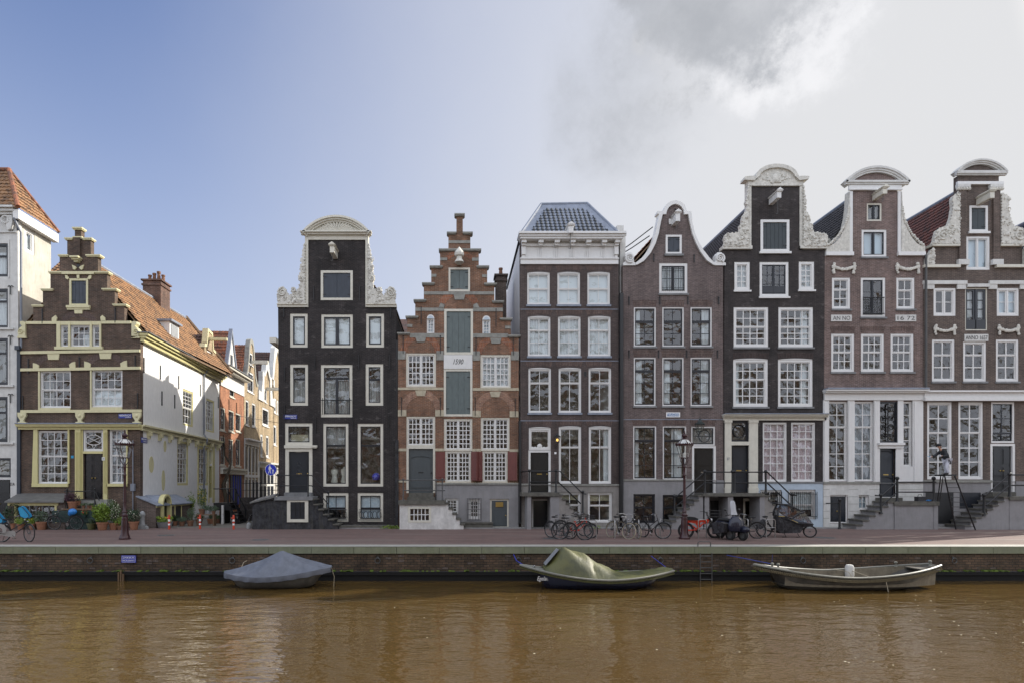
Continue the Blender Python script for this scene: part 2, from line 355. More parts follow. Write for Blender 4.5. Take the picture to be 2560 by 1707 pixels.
# ------------------------------------------------------------------ frames and mesh building
class Frame:
    """A wall plane: a runs along the wall, n goes into it, z is up."""
    def __init__(s, ox, oy, ax, ay, nx, ny): s.O = (ox, oy); s.A = (ax, ay); s.N = (nx, ny)
    def w(s, a, n, z): return (s.O[0]+a*s.A[0]+n*s.N[0], s.O[1]+a*s.A[1]+n*s.N[1], z)
    def px(s, u, v, n=0.0):
        r = (u-UC)/F; ox = s.O[0]+n*s.N[0]; oy = s.O[1]+n*s.N[1]
        # ox + a*Ax = r d ; oy + a*Ay = d - CD
        a = (r*(oy+CD)-ox)/(s.A[0]-r*s.A[1]); d = oy+a*s.A[1]+CD
        return a, CH+(VH-v)*d/F
    def R(s, u0, v0, u1, v1, n=0.0):
        um, vm = (u0+u1)/2, (v0+v1)/2
        a0 = s.px(u0, vm, n)[0]; a1 = s.px(u1, vm, n)[0]; zt = s.px(um, v0, n)[1]; zb = s.px(um, v1, n)[1]
        return a0, a1, zb, zt
FR = Frame(0, 0, 1, 0, 0, 1)
_k = math.hypot(1, .056)
SX0 = -17.4
ST = Frame(SX0, 0, -.056/_k, 1/_k, -1/_k, -.056/_k)      # the side-street wall line, facing right
def at(u, v, y): d = CD+y; return Vector(((u-UC)*d/F, y, CH+(VH-v)*d/F))
def gx(u, y): return (u-UC)*(CD+y)/F
def gz(v, y): return CH+(VH-v)*(CD+y)/F

class MB:
    def __init__(s, fr=None): s.v = []; s.f = []; s.fr = fr
    def W(s, a, n, z): return s.fr.w(a, n, z) if s.fr else (a, n, z)
    def add(s, vs, fs):
        b = len(s.v); s.v += [tuple(x) for x in vs]; s.f += [tuple(b+i for i in f) for f in fs]; return s
    def box(s, a0, a1, n0, n1, z0, z1):
        if a0 > a1: a0, a1 = a1, a0
        if n0 > n1: n0, n1 = n1, n0
        if z0 > z1: z0, z1 = z1, z0
        v = [s.W(a, n, z) for z in (z0, z1) for n in (n0, n1) for a in (a0, a1)]
        return s.add(v, [(0, 2, 3, 1), (4, 5, 7, 6), (0, 1, 5, 4), (2, 6, 7, 3), (0, 4, 6, 2), (1, 3, 7, 5)])
    def pbox(s, u0, v0, u1, v1, n0, n1):
        a0, a1, z0, z1 = (s.fr or FR).R(u0, v0, u1, v1); return s.box(a0, a1, n0, n1, z0, z1)
    def wall(s, outline, holes, n0, n1):
        loops = [outline]+list(holes); zz = sorted({round(p[1], 5) for l in loops for p in l}); E = []
        for l in loops:
            for i in range(len(l)):
                p, q = l[i], l[(i+1) % len(l)]
                if abs(p[1]-q[1]) > 1e-5: E.append((p, q) if p[1] < q[1] else (q, p))
                s.add([s.W(p[0], n0, p[1]), s.W(q[0], n0, q[1]), s.W(q[0], n1, q[1]), s.W(p[0], n1, p[1])], [(0, 1, 2, 3)])
        for za, zb in zip(zz, zz[1:]):       # even-odd bands: robust with touching openings
            if zb-za < 1e-4: continue
            X = []
            for p, q in E:
                if p[1] <= za+2e-5 and q[1] >= zb-2e-5:
                    fx = lambda z: p[0]+(q[0]-p[0])*(z-p[1])/(q[1]-p[1]); X.append((fx((za+zb)/2), fx(za), fx(zb)))
            X.sort()
            for k in range(0, len(X)-1, 2):
                l_, r_ = X[k], X[k+1]
                if r_[0]-l_[0] < 1e-4: continue
                for n in (n0, n1): s.add([s.W(l_[1], n, za), s.W(r_[1], n, za), s.W(r_[2], n, zb), s.W(l_[2], n, zb)], [(0, 1, 2, 3)])
        return s
    def poly(s, pts, n0, n1): return s.wall(pts, [], n0, n1)
    def ppoly(s, pts, n0, n1): return s.wall([(s.fr or FR).px(u, v) for u, v in pts], [], n0, n1)
    def quad(s, *p): return s.add([s.W(*q) for q in p], [(0, 1, 2, 3)])
    def tube(s, pts, r, seg=6, closed=False, caps=True):
        P = [Vector(s.W(*p)) for p in pts]; n = len(P)
        if not isinstance(r, (list, tuple)): r = [r]*n
        rings = []; prev = None
        for i in range(n):
            a = P[i-1] if (i > 0 or closed) else P[i]; b = P[(i+1) % n] if (i < n-1 or closed) else P[i]
            d = (b-a); d = d.normalized() if d.length > 1e-9 else Vector((0, 0, 1))
            if prev is None: x = d.orthogonal().normalized()
            else:
                x = prev-d*prev.dot(d); x = x.normalized() if x.length > 1e-6 else d.orthogonal().normalized()
            prev = x; y = d.cross(x)
            rings.append([P[i]+(x*math.cos(k*2*math.pi/seg)+y*math.sin(k*2*math.pi/seg))*r[i] for k in range(seg)])
        vs = [q for ring in rings for q in ring]; fs = []
        for i in range(n if closed else n-1):
            j = (i+1) % n
            for k in range(seg): fs.append((i*seg+k, i*seg+(k+1) % seg, j*seg+(k+1) % seg, j*seg+k))
        if caps and not closed: fs += [tuple(range(seg))[::-1], tuple((n-1)*seg+k for k in range(seg))]
        return s.add(vs, fs)
    def lathe(s, prof, c=(0, 0, 0), seg=16, axis='z', sq=None):
        vs = []; fs = []; n = len(prof); cx, cy, cz = c
        for r, h in prof:
            for k in range(seg):
                an = 2*math.pi*(k+.5)/seg; x, y = math.cos(an)*r, math.sin(an)*r
                vs.append({'z': (cx+x, cy+y, cz+h), 'y': (cx+x, cy+h, cz+y), 'x': (cx+h, cy+x, cz+y)}[axis])
        vs = [s.W(*q) for q in vs]
        for i in range(n-1):
            for k in range(seg): fs.append((i*seg+k, i*seg+(k+1) % seg, (i+1)*seg+(k+1) % seg, (i+1)*seg+k))
        if prof[0][0] > 1e-4: fs.append(tuple(range(seg))[::-1])
        if prof[-1][0] > 1e-4: fs.append(tuple((n-1)*seg+k for k in range(seg)))
        return s.add(vs, fs)
    def ball(s, c, r, seg=8, sy=1., sx=1., sz=1.):
        vs = []; fs = []; rings = max(4, seg//2+1)
        for i in range(rings+1):
            th = math.pi*i/rings
            for k in range(seg):
                ph = 2*math.pi*k/seg; vs.append(s.W(c[0]+r*sx*math.sin(th)*math.cos(ph), c[1]+r*sy*math.sin(th)*math.sin(ph), c[2]+r*sz*math.cos(th)))
        for i in range(rings):
            for k in range(seg): fs.append((i*seg+k, i*seg+(k+1) % seg, (i+1)*seg+(k+1) % seg, (i+1)*seg+k))
        return s.add(vs, fs)
    def spiral(s, cx, cz, r, n, turns=1.8, th=.035, start=0., sgn=1):
        pts = []; k = int(18*turns)
        for i in range(k+1):
            f = i/k; a = start+sgn*f*turns*2*math.pi; rr = r*(1-f*.88); pts.append((cx+math.cos(a)*rr, n, cz+math.sin(a)*rr))
        return s.tube(pts, [th*(1-.5*i/k) for i in range(k+1)], 6)
    def build(s, name, mat, parent=None, smooth=False, org=None):
        o_ = Vector(org) if org is not None else (Vector(ORG.get(parent.name, (0, 0, 0))) if parent else Vector((0, 0, 0)))
        me = bpy.data.meshes.new(name)
        me.from_pydata([(x-o_[0], y-o_[1], z-o_[2]) for x, y, z in s.v], [], s.f)
        me.materials.append(M(mat)); me.validate(); me.update()
        import bmesh
        bm = bmesh.new(); bm.from_mesh(me); bmesh.ops.remove_doubles(bm, verts=bm.verts, dist=1e-5) if len(s.v) < 4000 else None; bmesh.ops.recalc_face_normals(bm, faces=bm.faces); bm.to_mesh(me); bm.free()
        if smooth:
            for p in me.polygons: p.use_smooth = True
            try: me.set_sharp_from_angle(angle=R(40))
            except Exception: pass
        o = bpy.data.objects.new(name, me); C.objects.link(o)
        if parent is not None: o.parent = parent
        else: o.location = o_
        ORG[o.name] = tuple(o_)
        return o
ORG = {}
def thing(name, label, cat, loc=(0, 0, 0), group=None, rotz=0, local=False):
    o = bpy.data.objects.new(name, None); o.empty_display_size = .2; C.objects.link(o); o.location = loc; o.rotation_euler = (0, 0, rotz)
    o['label'] = label; o['category'] = cat
    if group: o['group'] = group
    ORG[o.name] = (0, 0, 0) if local else tuple(loc)
    return o
def tag(o, label=None, cat=None, group=None, kind=None):
    for k, v in (('label', label), ('category', cat), ('group', group), ('kind', kind)):
        if v: o[k] = v
    return o
def kids(o): return [c for c in C.objects if c.parent == o]
def dup(root, loc, rotz, label=None, group=None):
    r = root.copy(); C.objects.link(r); r.location = loc; r.rotation_euler = (0, 0, rotz)
    if label: r['label'] = label
    if group: r['group'] = group
    for ch in kids(root):
        c_ = ch.copy(); C.objects.link(c_); c_.parent = r
        for g in kids(ch):
            d_ = g.copy(); C.objects.link(d_); d_.parent = c_
    return r
def text(s_, a, z, h, w, n, fr, parent, mat='frame_dark', name='lettering', bold=0.0, shear=0.0):
    """Lettering centred at (a, z) on the wall frame, h tall, squeezed to width w."""
    cu = bpy.data.curves.new('lettering', 'FONT'); cu.body = s_; cu.align_x = 'CENTER'; cu.align_y = 'CENTER'; cu.extrude = 0.004; cu.resolution_u = 3; cu.offset = bold; cu.shear = shear
    to = bpy.data.objects.new('lettering', cu); C.objects.link(to)
    me = bpy.data.meshes.new_from_object(to); bpy.data.objects.remove(to); bpy.data.curves.remove(cu)
    xs = [v_.co.x for v_ in me.vertices]; ys = [v_.co.y for v_ in me.vertices]
    sx = w/(max(xs)-min(xs)); sy = h/(max(ys)-min(ys)); cx = (max(xs)+min(xs))/2; cy = (max(ys)+min(ys))/2
    o_ = Vector(ORG.get(parent.name, (0, 0, 0)))
    for v_ in me.vertices: v_.co = Vector(fr.w(a+(v_.co.x-cx)*sx, n-v_.co.z, z+(v_.co.y-cy)*sy))-o_
    me.materials.clear(); me.materials.append(M(mat)); me.name = name
    o = bpy.data.objects.new(name, me); C.objects.link(o); o.parent = parent; ORG[o.name] = tuple(o_)
    return o

# ------------------------------------------------------------------ roofs with real pantiles
def tiles(mb, P0, Eu, Ev, tw=.24, th=.30, inside=None, amp=.035):
    """P0 eave corner, Eu along the eave, Ev up the slope (full vectors)."""
    P0, Eu, Ev = Vector(P0), Vector(Eu), Vector(Ev)
    nu, nv = max(1, round(Eu.length/tw)), max(1, round(Ev.length/th)); N = Eu.cross(Ev).normalized()
    if N.z < 0: N = -N
    K = 4; W_ = nu*K+1; base = len(mb.v); idx = {}
    for j in range(nv):
        for lv in (0, 1):
            for i in range(W_):
                ph = (i % K)/K; hgt = amp*(math.sin(ph*2*math.pi)*.6+.4)+(0.045 if lv == 0 else 0.0)
                p = P0+Eu*(i/(W_-1))+Ev*((j+lv)/nv)+N*hgt
                idx[(j, lv, i)] = len(mb.v); mb.v.append(tuple(p))
    for j in range(nv):
        for i in range(W_-1):
            if inside and not inside((i+.5)/(W_-1), (j+.5)/nv): continue
            mb.f.append((idx[(j, 0, i)], idx[(j, 0, i+1)], idx[(j, 1, i+1)], idx[(j, 1, i)]))
            if j+1 < nv: mb.f.append((idx[(j, 1, i)], idx[(j, 1, i+1)], idx[(j+1, 0, i+1)], idx[(j+1, 0, i)]))
    return mb
def gable_roof(h, fr, aL, aR, zE, zR, n0, n1, mat, aM=None, zER=None, ridge_mat='lead', both=True):
    """Ridge runs into the block (along n)."""
    aM = (aL+aR)/2 if aM is None else aM; zER = zE if zER is None else zER
    mb = MB()
    A0 = Vector(fr.w(aL, n0, zE)); A1 = Vector(fr.w(aL, n1, zE)); T0 = Vector(fr.w(aM, n0, zR)); B0 = Vector(fr.w(aR, n0, zER)); B1 = Vector(fr.w(aR, n1, zER))
    tiles(mb, A0, A1-A0, T0-A0)
    tiles(mb, B0, B1-B0, T0-B0)
    r = mb.build('roof', mat, h)
    u_ = MB(fr)        # boarding under the tiles
    u_.poly([(aL, zE-.12), (aM, zR-.1), (aR, zER-.12), (aR, zER-.2), (aM, zR-.22), (aL, zE-.2)], n0, n1)
    u_.build('roof_boards', 'wood', h)
    c_ = MB(fr); c_.tube([(aM, n0, zR+.03), (aM, n1, zR+.03)], .11, 8); c_.build('ridge', ridge_mat, r)
    return r

# ------------------------------------------------------------------ house pieces
class House:
    def __init__(s, name, label, fr, ubase, mat, cat='house'):
        s.fr = fr; a, _ = fr.px(ubase, VH); x, y, _z = fr.w(a, 0, 0)
        s.o = thing(name, label, cat, (x, y, 0)); s.holes = []; s.mat = mat
    def mb(s): return MB(s.fr)
    def P(s, name, mat, mb, parent=None, smooth=False): return mb.build(name, mat, parent or s.o, smooth)
    def rect(s, name, mat, u0, v0, u1, v1, n0, n1, parent=None): return s.P(name, mat, s.mb().pbox(u0, v0, u1, v1, n0, n1), parent)
    def hole(s, u0, v0, u1, v1):
        a0, a1, z0, z1 = s.fr.R(u0, v0, u1, v1); s.holes.append([(a0, z0), (a1, z0), (a1, z1), (a0, z1)]); return a0, a1, z0, z1
    def wall(s, outline, n1=.3, mat=None, name='wall'):
        pts = [s.fr.px(u, v) for u, v in outline]
        return s.P(name, mat or s.mat, s.mb().wall(pts, s.holes, 0, n1))
    def shell(s, aL, aR, zL, zR, depth, mat=None, left=True, right=True, ridge=None):
        mb = s.mb()
        if left: mb.box(aL+.01, aL+.26, .3, depth, 0, zL)
        if right: mb.box(aR-.26, aR-.01, .3, depth, 0, zR)
        s.P('side_wall', mat or s.mat, mb)
        mb = s.mb(); z = max(zL, zR)
        pts = [(aL+.27, 0), (aR-.27, 0), (aR-.27, zR), (aL+.27, zL)]
        if ridge: pts = [(aL+.27, 0), (aR-.27, 0), (aR-.27, zR-.2), ((aL+aR)/2, ridge-.25), (aL+.27, zL-.2)]
        s.P('back_wall', mat or s.mat, mb.poly(pts, depth-.25, depth))
        # floors and room partitions keep the rooms dim and closed
        mb = s.mb()
        for zf in [x for x in s.floors if x < z]: mb.box(aL+.28, aR-.28, .31, depth-.3, zf-.12, zf)
        mb.box(aL+.27, aR-.27, 3.2, 3.3, 0, min(zL, zR)-.3)
        s.P('floor', 'room_wall', mb)
    floors = (1.7, 5.0, 8.2, 11.2)
    def win(s, u0, v0, u1, v1, cols=2, rows=(1, 1), split=None, frame='white', sash=None, fw=.10, sw=.045, mw=.032, glass='glass', curtain=None, crect=(0, 0, 1, 1),
            sill=None, french=False, arch=0., n0=.03, name='window', hole=True, leaves=1, sillh=.1, lintel=None):
        """Window by its outer frame in photo pixels. rows=(upper, lower) about the split; leaves=number of casements."""
        a0, a1, z0, z1 = s.hole(u0, v0, u1, v1) if hole else s.fr.R(u0, v0, u1, v1)
        sash = sash or frame
        mb = s.mb(); nb = n0+.13
        fb = fw
        mb.box(a0, a0+fw, n0, nb, z0, z1); mb.box(a1-fw, a1, n0, nb, z0, z1); mb.box(a0+fw, a1-fw, n0, nb, z1-fw, z1); mb.box(a0+fw, a1-fw, n0, nb, z0, z0+fb)
        if arch:      # raised segmental head
            k = 10; mb.poly([(a0, z1)]+[(a0+(a1-a0)*i/k, z1+arch*math.sin(math.pi*i/k)**.8) for i in range(1, k)]+[(a1, z1)], -.006, nb-.02)
        w = s.P(name, frame, mb)
        A0, A1, Z0, Z1 = a0+fw, a1-fw, z0+fb, z1-fw
        zs = None
        if split is not None: zs = s.fr.px((u0+u1)/2, split)[1]
        mb = s.mb(); q0, q1 = n0+.04, n0+.10
        L_ = leaves; gap = .05 if L_ > 1 else 0
        lw = (A1-A0-gap*(L_-1))/L_
        for k in range(L_):
            x0 = A0+k*(lw+gap); x1 = x0+lw
            if k: mb.box(x0-gap, x0, n0+.01, nb-.01, Z0, Z1)
            parts = [(Z0, Z1, rows[0] if isinstance(rows, tuple) else rows, 0)] if zs is None else [(zs, Z1, rows[0], 0), (Z0, zs, rows[1], .022)]
            for (lo_, hi_, nr, dn) in parts:
                p0, p1 = q0+dn, q1+dn
                mb.box(x0, x0+sw, p0, p1, lo_, hi_); mb.box(x1-sw, x1, p0, p1, lo_, hi_); mb.box(x0+sw, x1-sw, p0, p1, hi_-sw, hi_); mb.box(x0+sw, x1-sw, p0, p1, lo_, lo_+sw*1.25)
                iw = x1-x0-2*sw; ih = hi_-lo_-2.25*sw
                for c_ in range(1, cols): xc = x0+sw+iw*c_/cols; mb.box(xc-mw/2, xc+mw/2, p0+.01, p1-.01, lo_+sw*1.25, hi_-sw)
                for r_ in range(1, nr): zc = lo_+sw*1.25+ih*r_/nr; mb.box(x0+sw, x1-sw, p0+.014, p1-.014, zc-mw/2, zc+mw/2)
        s.P('sash', sash, mb, w)
        g = s.mb()
        if zs is None: g.quad((A0+.01, q0+.03, Z0+.01), (A1-.01, q0+.03, Z0+.01), (A1-.01, q0+.03, Z1-.01), (A0+.01, q0+.03, Z1-.01))
        else:
            g.quad((A0+.01, q0+.03, zs+.02), (A1-.01, q0+.03, zs+.02), (A1-.01, q0+.03, Z1-.01), (A0+.01, q0+.03, Z1-.01))
            g.quad((A0+.01, q0+.052, Z0+.01), (A1-.01, q0+.052, Z0+.01), (A1-.01, q0+.052, zs+.02), (A0+.01, q0+.052, zs+.02))
        s.P('pane', glass, g, w)
        if curtain:
            for cm, cr in ([(curtain, crect)] if isinstance(curtain, str) else curtain):
                x0 = A0+(A1-A0)*cr[0]; x1 = A0+(A1-A0)*cr[2]; c0 = Z0+(Z1-Z0)*cr[1]; c1 = Z0+(Z1-Z0)*cr[3]
                cb = s.mb(); K = max(2, int((x1-x0)/.05)); amp = 0 if cm.startswith('blind') else .018
                vs = []; 
                for i in range(K+1):
                    x = x0+(x1-x0)*i/K; nn_ = q1+.08+amp*math.sin(i*2.1+x0*3)
                    vs += [cb.W(x, nn_, c0), cb.W(x, nn_, c1)]
                cb.add(vs, [(2*i, 2*i+2, 2*i+3, 2*i+1) for i in range(K)])
                s.P('blind' if cm.startswith('blind') else 'curtain', cm, cb, w)
        if sill: s.P('sill', sill, s.mb().box(a0-.05, a1+.05, -.07, n0+.02, z0-sillh, z0-.002), w)
        return w
    def shutters(s, u0, v0, u1, v1, frame, mat, leaves=2, fw=.12, planks=3, name='hatch', sill=None):
        a0, a1, z0, z1 = s.hole(u0, v0, u1, v1)
        mb = s.mb(); mb.box(a0, a0+fw, -.02, .13, z0, z1); mb.box(a1-fw, a1, -.02, .13, z0, z1); mb.box(a0+fw, a1-fw, -.02, .13, z1-fw, z1); mb.box(a0+fw, a1-fw, -.02, .13, z0, z0+fw)
        w = s.P(name, frame, mb)
        lw = (a1-a0-2*fw)/leaves
        for k in range(leaves):
            mb = s.mb(); x = a0+fw+k*lw
            for p in range(planks):
                mb.box(x+lw*p/planks+.006, x+lw*(p+1)/planks-.006, .035, .08, z0+fw+.01, z1-fw-.01)
            mb.box(x+.004, x+lw-.004, .06, .085, z0+fw+.005, z1-fw-.005)
            sh = s.P('shutter', mat, mb, w)
        mb = s.mb()
        for zz in (z0+fw+(z1-z0)*.12, z1-fw-(z1-z0)*.12):
            for x, d in ((a0+fw, 1), (a1-fw, -1)): mb.box(x-.05*d, x+.16*d, .015, .034, zz-.02, zz+.02)
        s.P('hinge', 'iron', mb, w)
        if sill: s.P('sill', sill, s.mb().box(a0-.08, a1+.08, -.10, .0, z0-.12, z0-.002), w)
        return w
    def door(s, u0, v0, u1, v1, mat='door_black', leaves=1, panels=((.08, .42), (.5, .92)), frame=None, fw=.1, n=.12, hole=True, knob='brass', arched=False, slot=True):
        a0, a1, z0, z1 = s.hole(u0, v0, u1, v1) if hole else s.fr.R(u0, v0, u1, v1)
        mb = s.mb(); A0, A1, Z1 = a0, a1, z1
        if frame:
            fb = s.mb(); fb.box(a0, a0+fw, 0.01, n+.05, z0, z1); fb.box(a1-fw, a1, .01, n+.05, z0, z1); fb.box(a0+fw, a1-fw, .01, n+.05, z1-fw, z1)
            A0, A1, Z1 = a0+fw, a1-fw, z1-fw
        lw = (A1-A0)/leaves
        root = None
        if frame: root = s.P('door_frame', frame, fb)
        for k in range(leaves):
            x0 = A0+k*lw+.005; x1 = x0+lw-.01
            mb = s.mb(); mb.box(x0, x1, n, n+.05, z0, Z1)
            st = .1 if leaves == 1 else .07
            for p0, p1 in panels:
                zz0 = z0+(Z1-z0)*p0; zz1 = z0+(Z1-z0)*p1
                mb.box(x0+st, x1-st, n-.015, n-.001, zz0, zz1)
                mb.box(x0+st+.05, x1-st-.05, n-.032, n-.016, zz0+.05, zz1-.05)
                if arched:
                    kk = 8; xm = (x0+x1)/2; mb.tube([(xm+(x0+st-xm)*math.cos(math.pi*i/kk), n-.02, zz1+.12*math.sin(math.pi*i/kk)) for i in range(kk+1)], .018, 5)
            d = s.P('door', mat, mb)
            hb = s.mb()
            if knob:
                xk = x1-.08 if (k == 0) else x0+.08
                hb.ball((xk, n-.06, z0+(Z1-z0)*.46), .04, 8)
                hb.tube([(xk, n-.05, z0+(Z1-z0)*.46), (xk, n, z0+(Z1-z0)*.46)], .015, 6)
                if slot and leaves == 1: hb.box((x0+x1)/2-.14, (x0+x1)/2+.14, n-.04, n-.033, z0+(Z1-z0)*.46-.03, z0+(Z1-z0)*.46+.03)
                s.P('handle', knob, hb, d)
        return root
    def anchors(s, pts, hpx=34, w=.045):
        for u, v in pts:
            a, z = s.fr.px(u, v); h = hpx/F*CD/2
            mb = s.mb(); mb.box(a-w/2, a+w/2, -.06, -.02, z-h, z+h); mb.box(a-w*.5, a+w*.5, -.02, 0.0, z-.04, z+.04); mb.ball((a, -.04, z+h), w*.9, 6)
            s.P('wall_anchor', 'iron', mb)
    def lintel(s, u0, v0, u1, v1, mat='brick_lintel', flare=6, rise=2.5, name='lintel'):
        fr = s.fr; mb = s.mb(); k = 14
        for i in range(k):
            f0, f1 = i/k, (i+1)/k-.012
            def pt(f, top):
                u = (u0+(u1-u0)*f) if not top else (u0-flare+(u1-u0+2*flare)*f)
                v = (v0 if top else v1)-rise*math.sin(math.pi*f)
                return fr.px(u, v)
            mb.poly([pt(f0, 0), pt(f1, 0), pt(f1, 1), pt(f0, 1)], -.008, 0.0)
        return s.P(name, mat, mb)
    def arch(s, uc, vc, r0, r1, mat='brick_arch', a0=0., a1=180., k=22, n=-.012, name='arch'):
        mb = s.mb(); fr = s.fr
        for i in range(k):
            t0 = R(a0+(a1-a0)*i/k); t1 = R(a0+(a1-a0)*(i+.86)/k)
            P_ = lambda r_, t_: fr.px(uc+r_*math.cos(t_), vc-r_*math.sin(t_))
            mb.poly([P_(r0, t0), P_(r1, t0), P_(r1, t1), P_(r0, t1)], n, 0.0)
        return s.P(name, mat, mb)
    def hoist(s, uB, vB, length=1.15, w=.26, h=.34, mat='white', hook=.5, roof=True, name='hoist_beam'):
        """Projecting beam; (uB, vB) is where its root meets the wall."""
        a, z = s.fr.px(uB, vB); mb = s.mb(); length *= .85; w *= .8; h *= .85
        mb.box(a-w/2, a+w/2, -length, .0, z-h/2, z+h/2)
        mb.box(a-w/2-.05, a+w/2+.05, -length-.06, .0, z+h/2, z+h/2+.05)
        if roof:
            P_ = [(a-w/2-.08, z+h/2+.05), (a+w/2+.08, z+h/2+.05), (a, z+h/2+.2)]
            mb.poly(P_, -length-.1, 0)
        b_ = s.P(name, mat, mb)
        hb = s.mb(); hb.tube([(a, -length+.15, z-h/2), (a, -length+.15, z-h/2-hook)], .015, 5)
        hb.tube([(a+.05*math.cos(t_)-.05, -length+.15, z-h/2-hook+.05*math.sin(t_)) for t_ in [R(x) for x in range(0, -200, -25)]], .013, 5)
        s.P('hook', 'iron_grey', hb, b_)
        return b_
    def cornice(s, u0, u1, prof, mat='white', name='cornice'):
        """prof = list of (v0, v1, projection)."""
        mb = s.mb()
        for v0, v1, p in prof: mb.pbox(u0-p*10, v0, u1+p*10, v1, -p, 0.0)
        return s.P(name, mat, mb)
    def pediment(s, u0, u1, vb, vt, rim, field, mat='offwhite', fieldmat=None, proj=.32, name='pediment', legs=0):
        """Segmental pediment: arc from (u0,vb) over vt to (u1,vb)."""
        half = (u1-u0)/2; rise = vb-vt; rad = (half*half+rise*rise)/(2*rise); uc = (u0+u1)/2; vc = vt+rad; th = math.asin(half/rad); k = 22
        def arc(dr): return [(uc+(rad-dr)*math.sin(-th+2*th*i/k), vc-(rad-dr)*math.cos(-th+2*th*i/k)) for i in range(k+1)]
        fr = s.fr; mb = s.mb()
        for dr0, dr1, p in ((0, rim*.38, proj), (rim*.38, rim*.7, proj*.72), (rim*.7, rim, proj*.45)):
            o_ = arc(dr0); i_ = arc(dr1); mb.poly([fr.px(*q) for q in o_]+[fr.px(*q) for q in reversed(i_)], -p, .25)
        s.P(name, mat, mb)
        i_ = arc(rim*.95); pts = [(u, min(v, vb)) for u, v in i_]
        mb = s.mb(); mb.poly([fr.px(*q) for q in pts], -.04 if fieldmat is None else .02, .25)
        s.P('pediment_field', fieldmat or mat, mb)
    def carve(s, poly, mat='carved', n=-.16, seed=1, dens=26, name='scroll_ornament', rmin=.05, rmax=.11, spirals=()):
        """A carved side piece: thick cut-out with raised leaf knobs and volutes."""
        rr = random.Random(seed); fr = s.fr; pts = [fr.px(*q) for q in poly]; mb = s.mb()
        mb.poly(pts, n, .1)
        xs = [p[0] for p in pts]; zs = [p[1] for p in pts]
        def inside(x, z):
            c_ = False; j = len(pts)-1
            for i in range(len(pts)):
                if (pts[i][1] > z) != (pts[j][1] > z) and x < (pts[j][0]-pts[i][0])*(z-pts[i][1])/(pts[j][1]-pts[i][1])+pts[i][0]: c_ = not c_
                j = i
            return c_
        cnt = 0; tries = 0
        while cnt < dens and tries < 4000:
            tries += 1; x = rr.uniform(min(xs), max(xs)); z = rr.uniform(min(zs), max(zs))
            if inside(x, z):
                cnt += 1; r_ = rr.uniform(rmin, rmax)
                if rr.random() < .5: mb.ball((x, n-.01, z), r_, 7, sy=.6, sx=rr.uniform(.6, 1.3), sz=rr.uniform(.6, 1.3))
                else: mb.spiral(x, z, r_*1.3, n-.02, 1.2, .022, rr.uniform(0, 6), rr.choice((1, -1)))
        for i in range(len(pts)):   # curling edge
            p, q = pts[i], pts[(i+1) % len(pts)]; L_ = math.hypot(q[0]-p[0], q[1]-p[1])
            for kx in range(int(L_/.16)):
                f_ = (kx+.5)/max(1, int(L_/.16)); mb.ball((p[0]+(q[0]-p[0])*f_, n+.03, p[1]+(q[1]-p[1])*f_), .055, 6, sy=.9)
        for (u, v, r_, sg) in spirals:
            a, z = fr.px(u, v); mb.spiral(a, z, r_, n-.03, 1.7, .045, R(90), sg)
        return s.P(name, mat, mb, smooth=True)
    def pipe(s, u, v0, v1, r=.055, mat='iron', name='drainpipe', n=-.1):
        a, z0 = s.fr.px(u, v0); _, z1 = s.fr.px(u, v1); mb = s.mb(); mb.tube([(a, n, z0), (a, n, z1)], r, 8)
        zz = z1+.5
        while zz < z0: mb.box(a-r-.02, a+r+.02, n-.01, 0, zz-.02, zz+.02); zz += 1.8
        return s.P(name, mat, mb)
    def festoon(s, u0, v0, u1, v1, seed=3, mat='carved'):
        rr = random.Random(seed); mb = s.mb(); fr = s.fr; k = 16
        for i in range(k+1):
            f = i/k; u = u0+(u1-u0)*f; v = v0+(v1-v0)*(.28+.35*math.sin(math.pi*f)); a, z = fr.px(u, v); mb.ball((a, -.06, z), rr.uniform(.075, .11), 7, sy=.8)
        for u in (u0+2, u1-2):
            for j in range(6): a, z = fr.px(u+rr.uniform(-1.5, 1.5), v0+(v1-v0)*j/5); mb.ball((a, -.06, z), rr.uniform(.06, .10), 7, sy=.8)
        return s.P('garland', mat, mb, smooth=True)
def railing(h, posts, rails, mat='iron', pr=.035, rr=.03, knob=True, name='railing'):
    mb = MB()
    for (x, y, z0, z1) in posts:
        mb.tube([(x, y, z0), (x, y, z0+.12), (x, y, z1)], [pr*1.7, pr, pr*.9], 8)
        if knob: mb.ball((x, y, z1+.03), pr*1.7, 8)
    for pts in rails: mb.tube(pts, rr, 6)
    return mb.build(name, mat, h, True)
def steps(h, x0, x1, z0, z1, ya, yb, k, mat='stair', solid='plinth', name='steps'):
    """k steps from (x0, z0 low) to (x1, z1 high); treads overhang."""
    mb = MB(); sb = MB(); prof = [(x0+.02*(1 if x1 > x0 else -1), 0)]; dx = (x1-x0)/k; dz = (z1-z0)/k; sg = 1 if dx > 0 else -1
    for i in range(k):
        zt = z0+dz*(i+1); xa = x0+dx*i; xb = x0+dx*(i+1)
        mb.box(xa-.05*sg, xb, ya-.04, yb, zt-.075, zt)
        prof += [(xa+.02*sg, zt-.076), (xb+(.02*sg if i < k-1 else 0), zt-.076)]
    sb.poly(prof+[(x1, 0)], ya+.02, yb); o = mb.build(name, mat, h); sb.build('stair_base', solid, h); return o
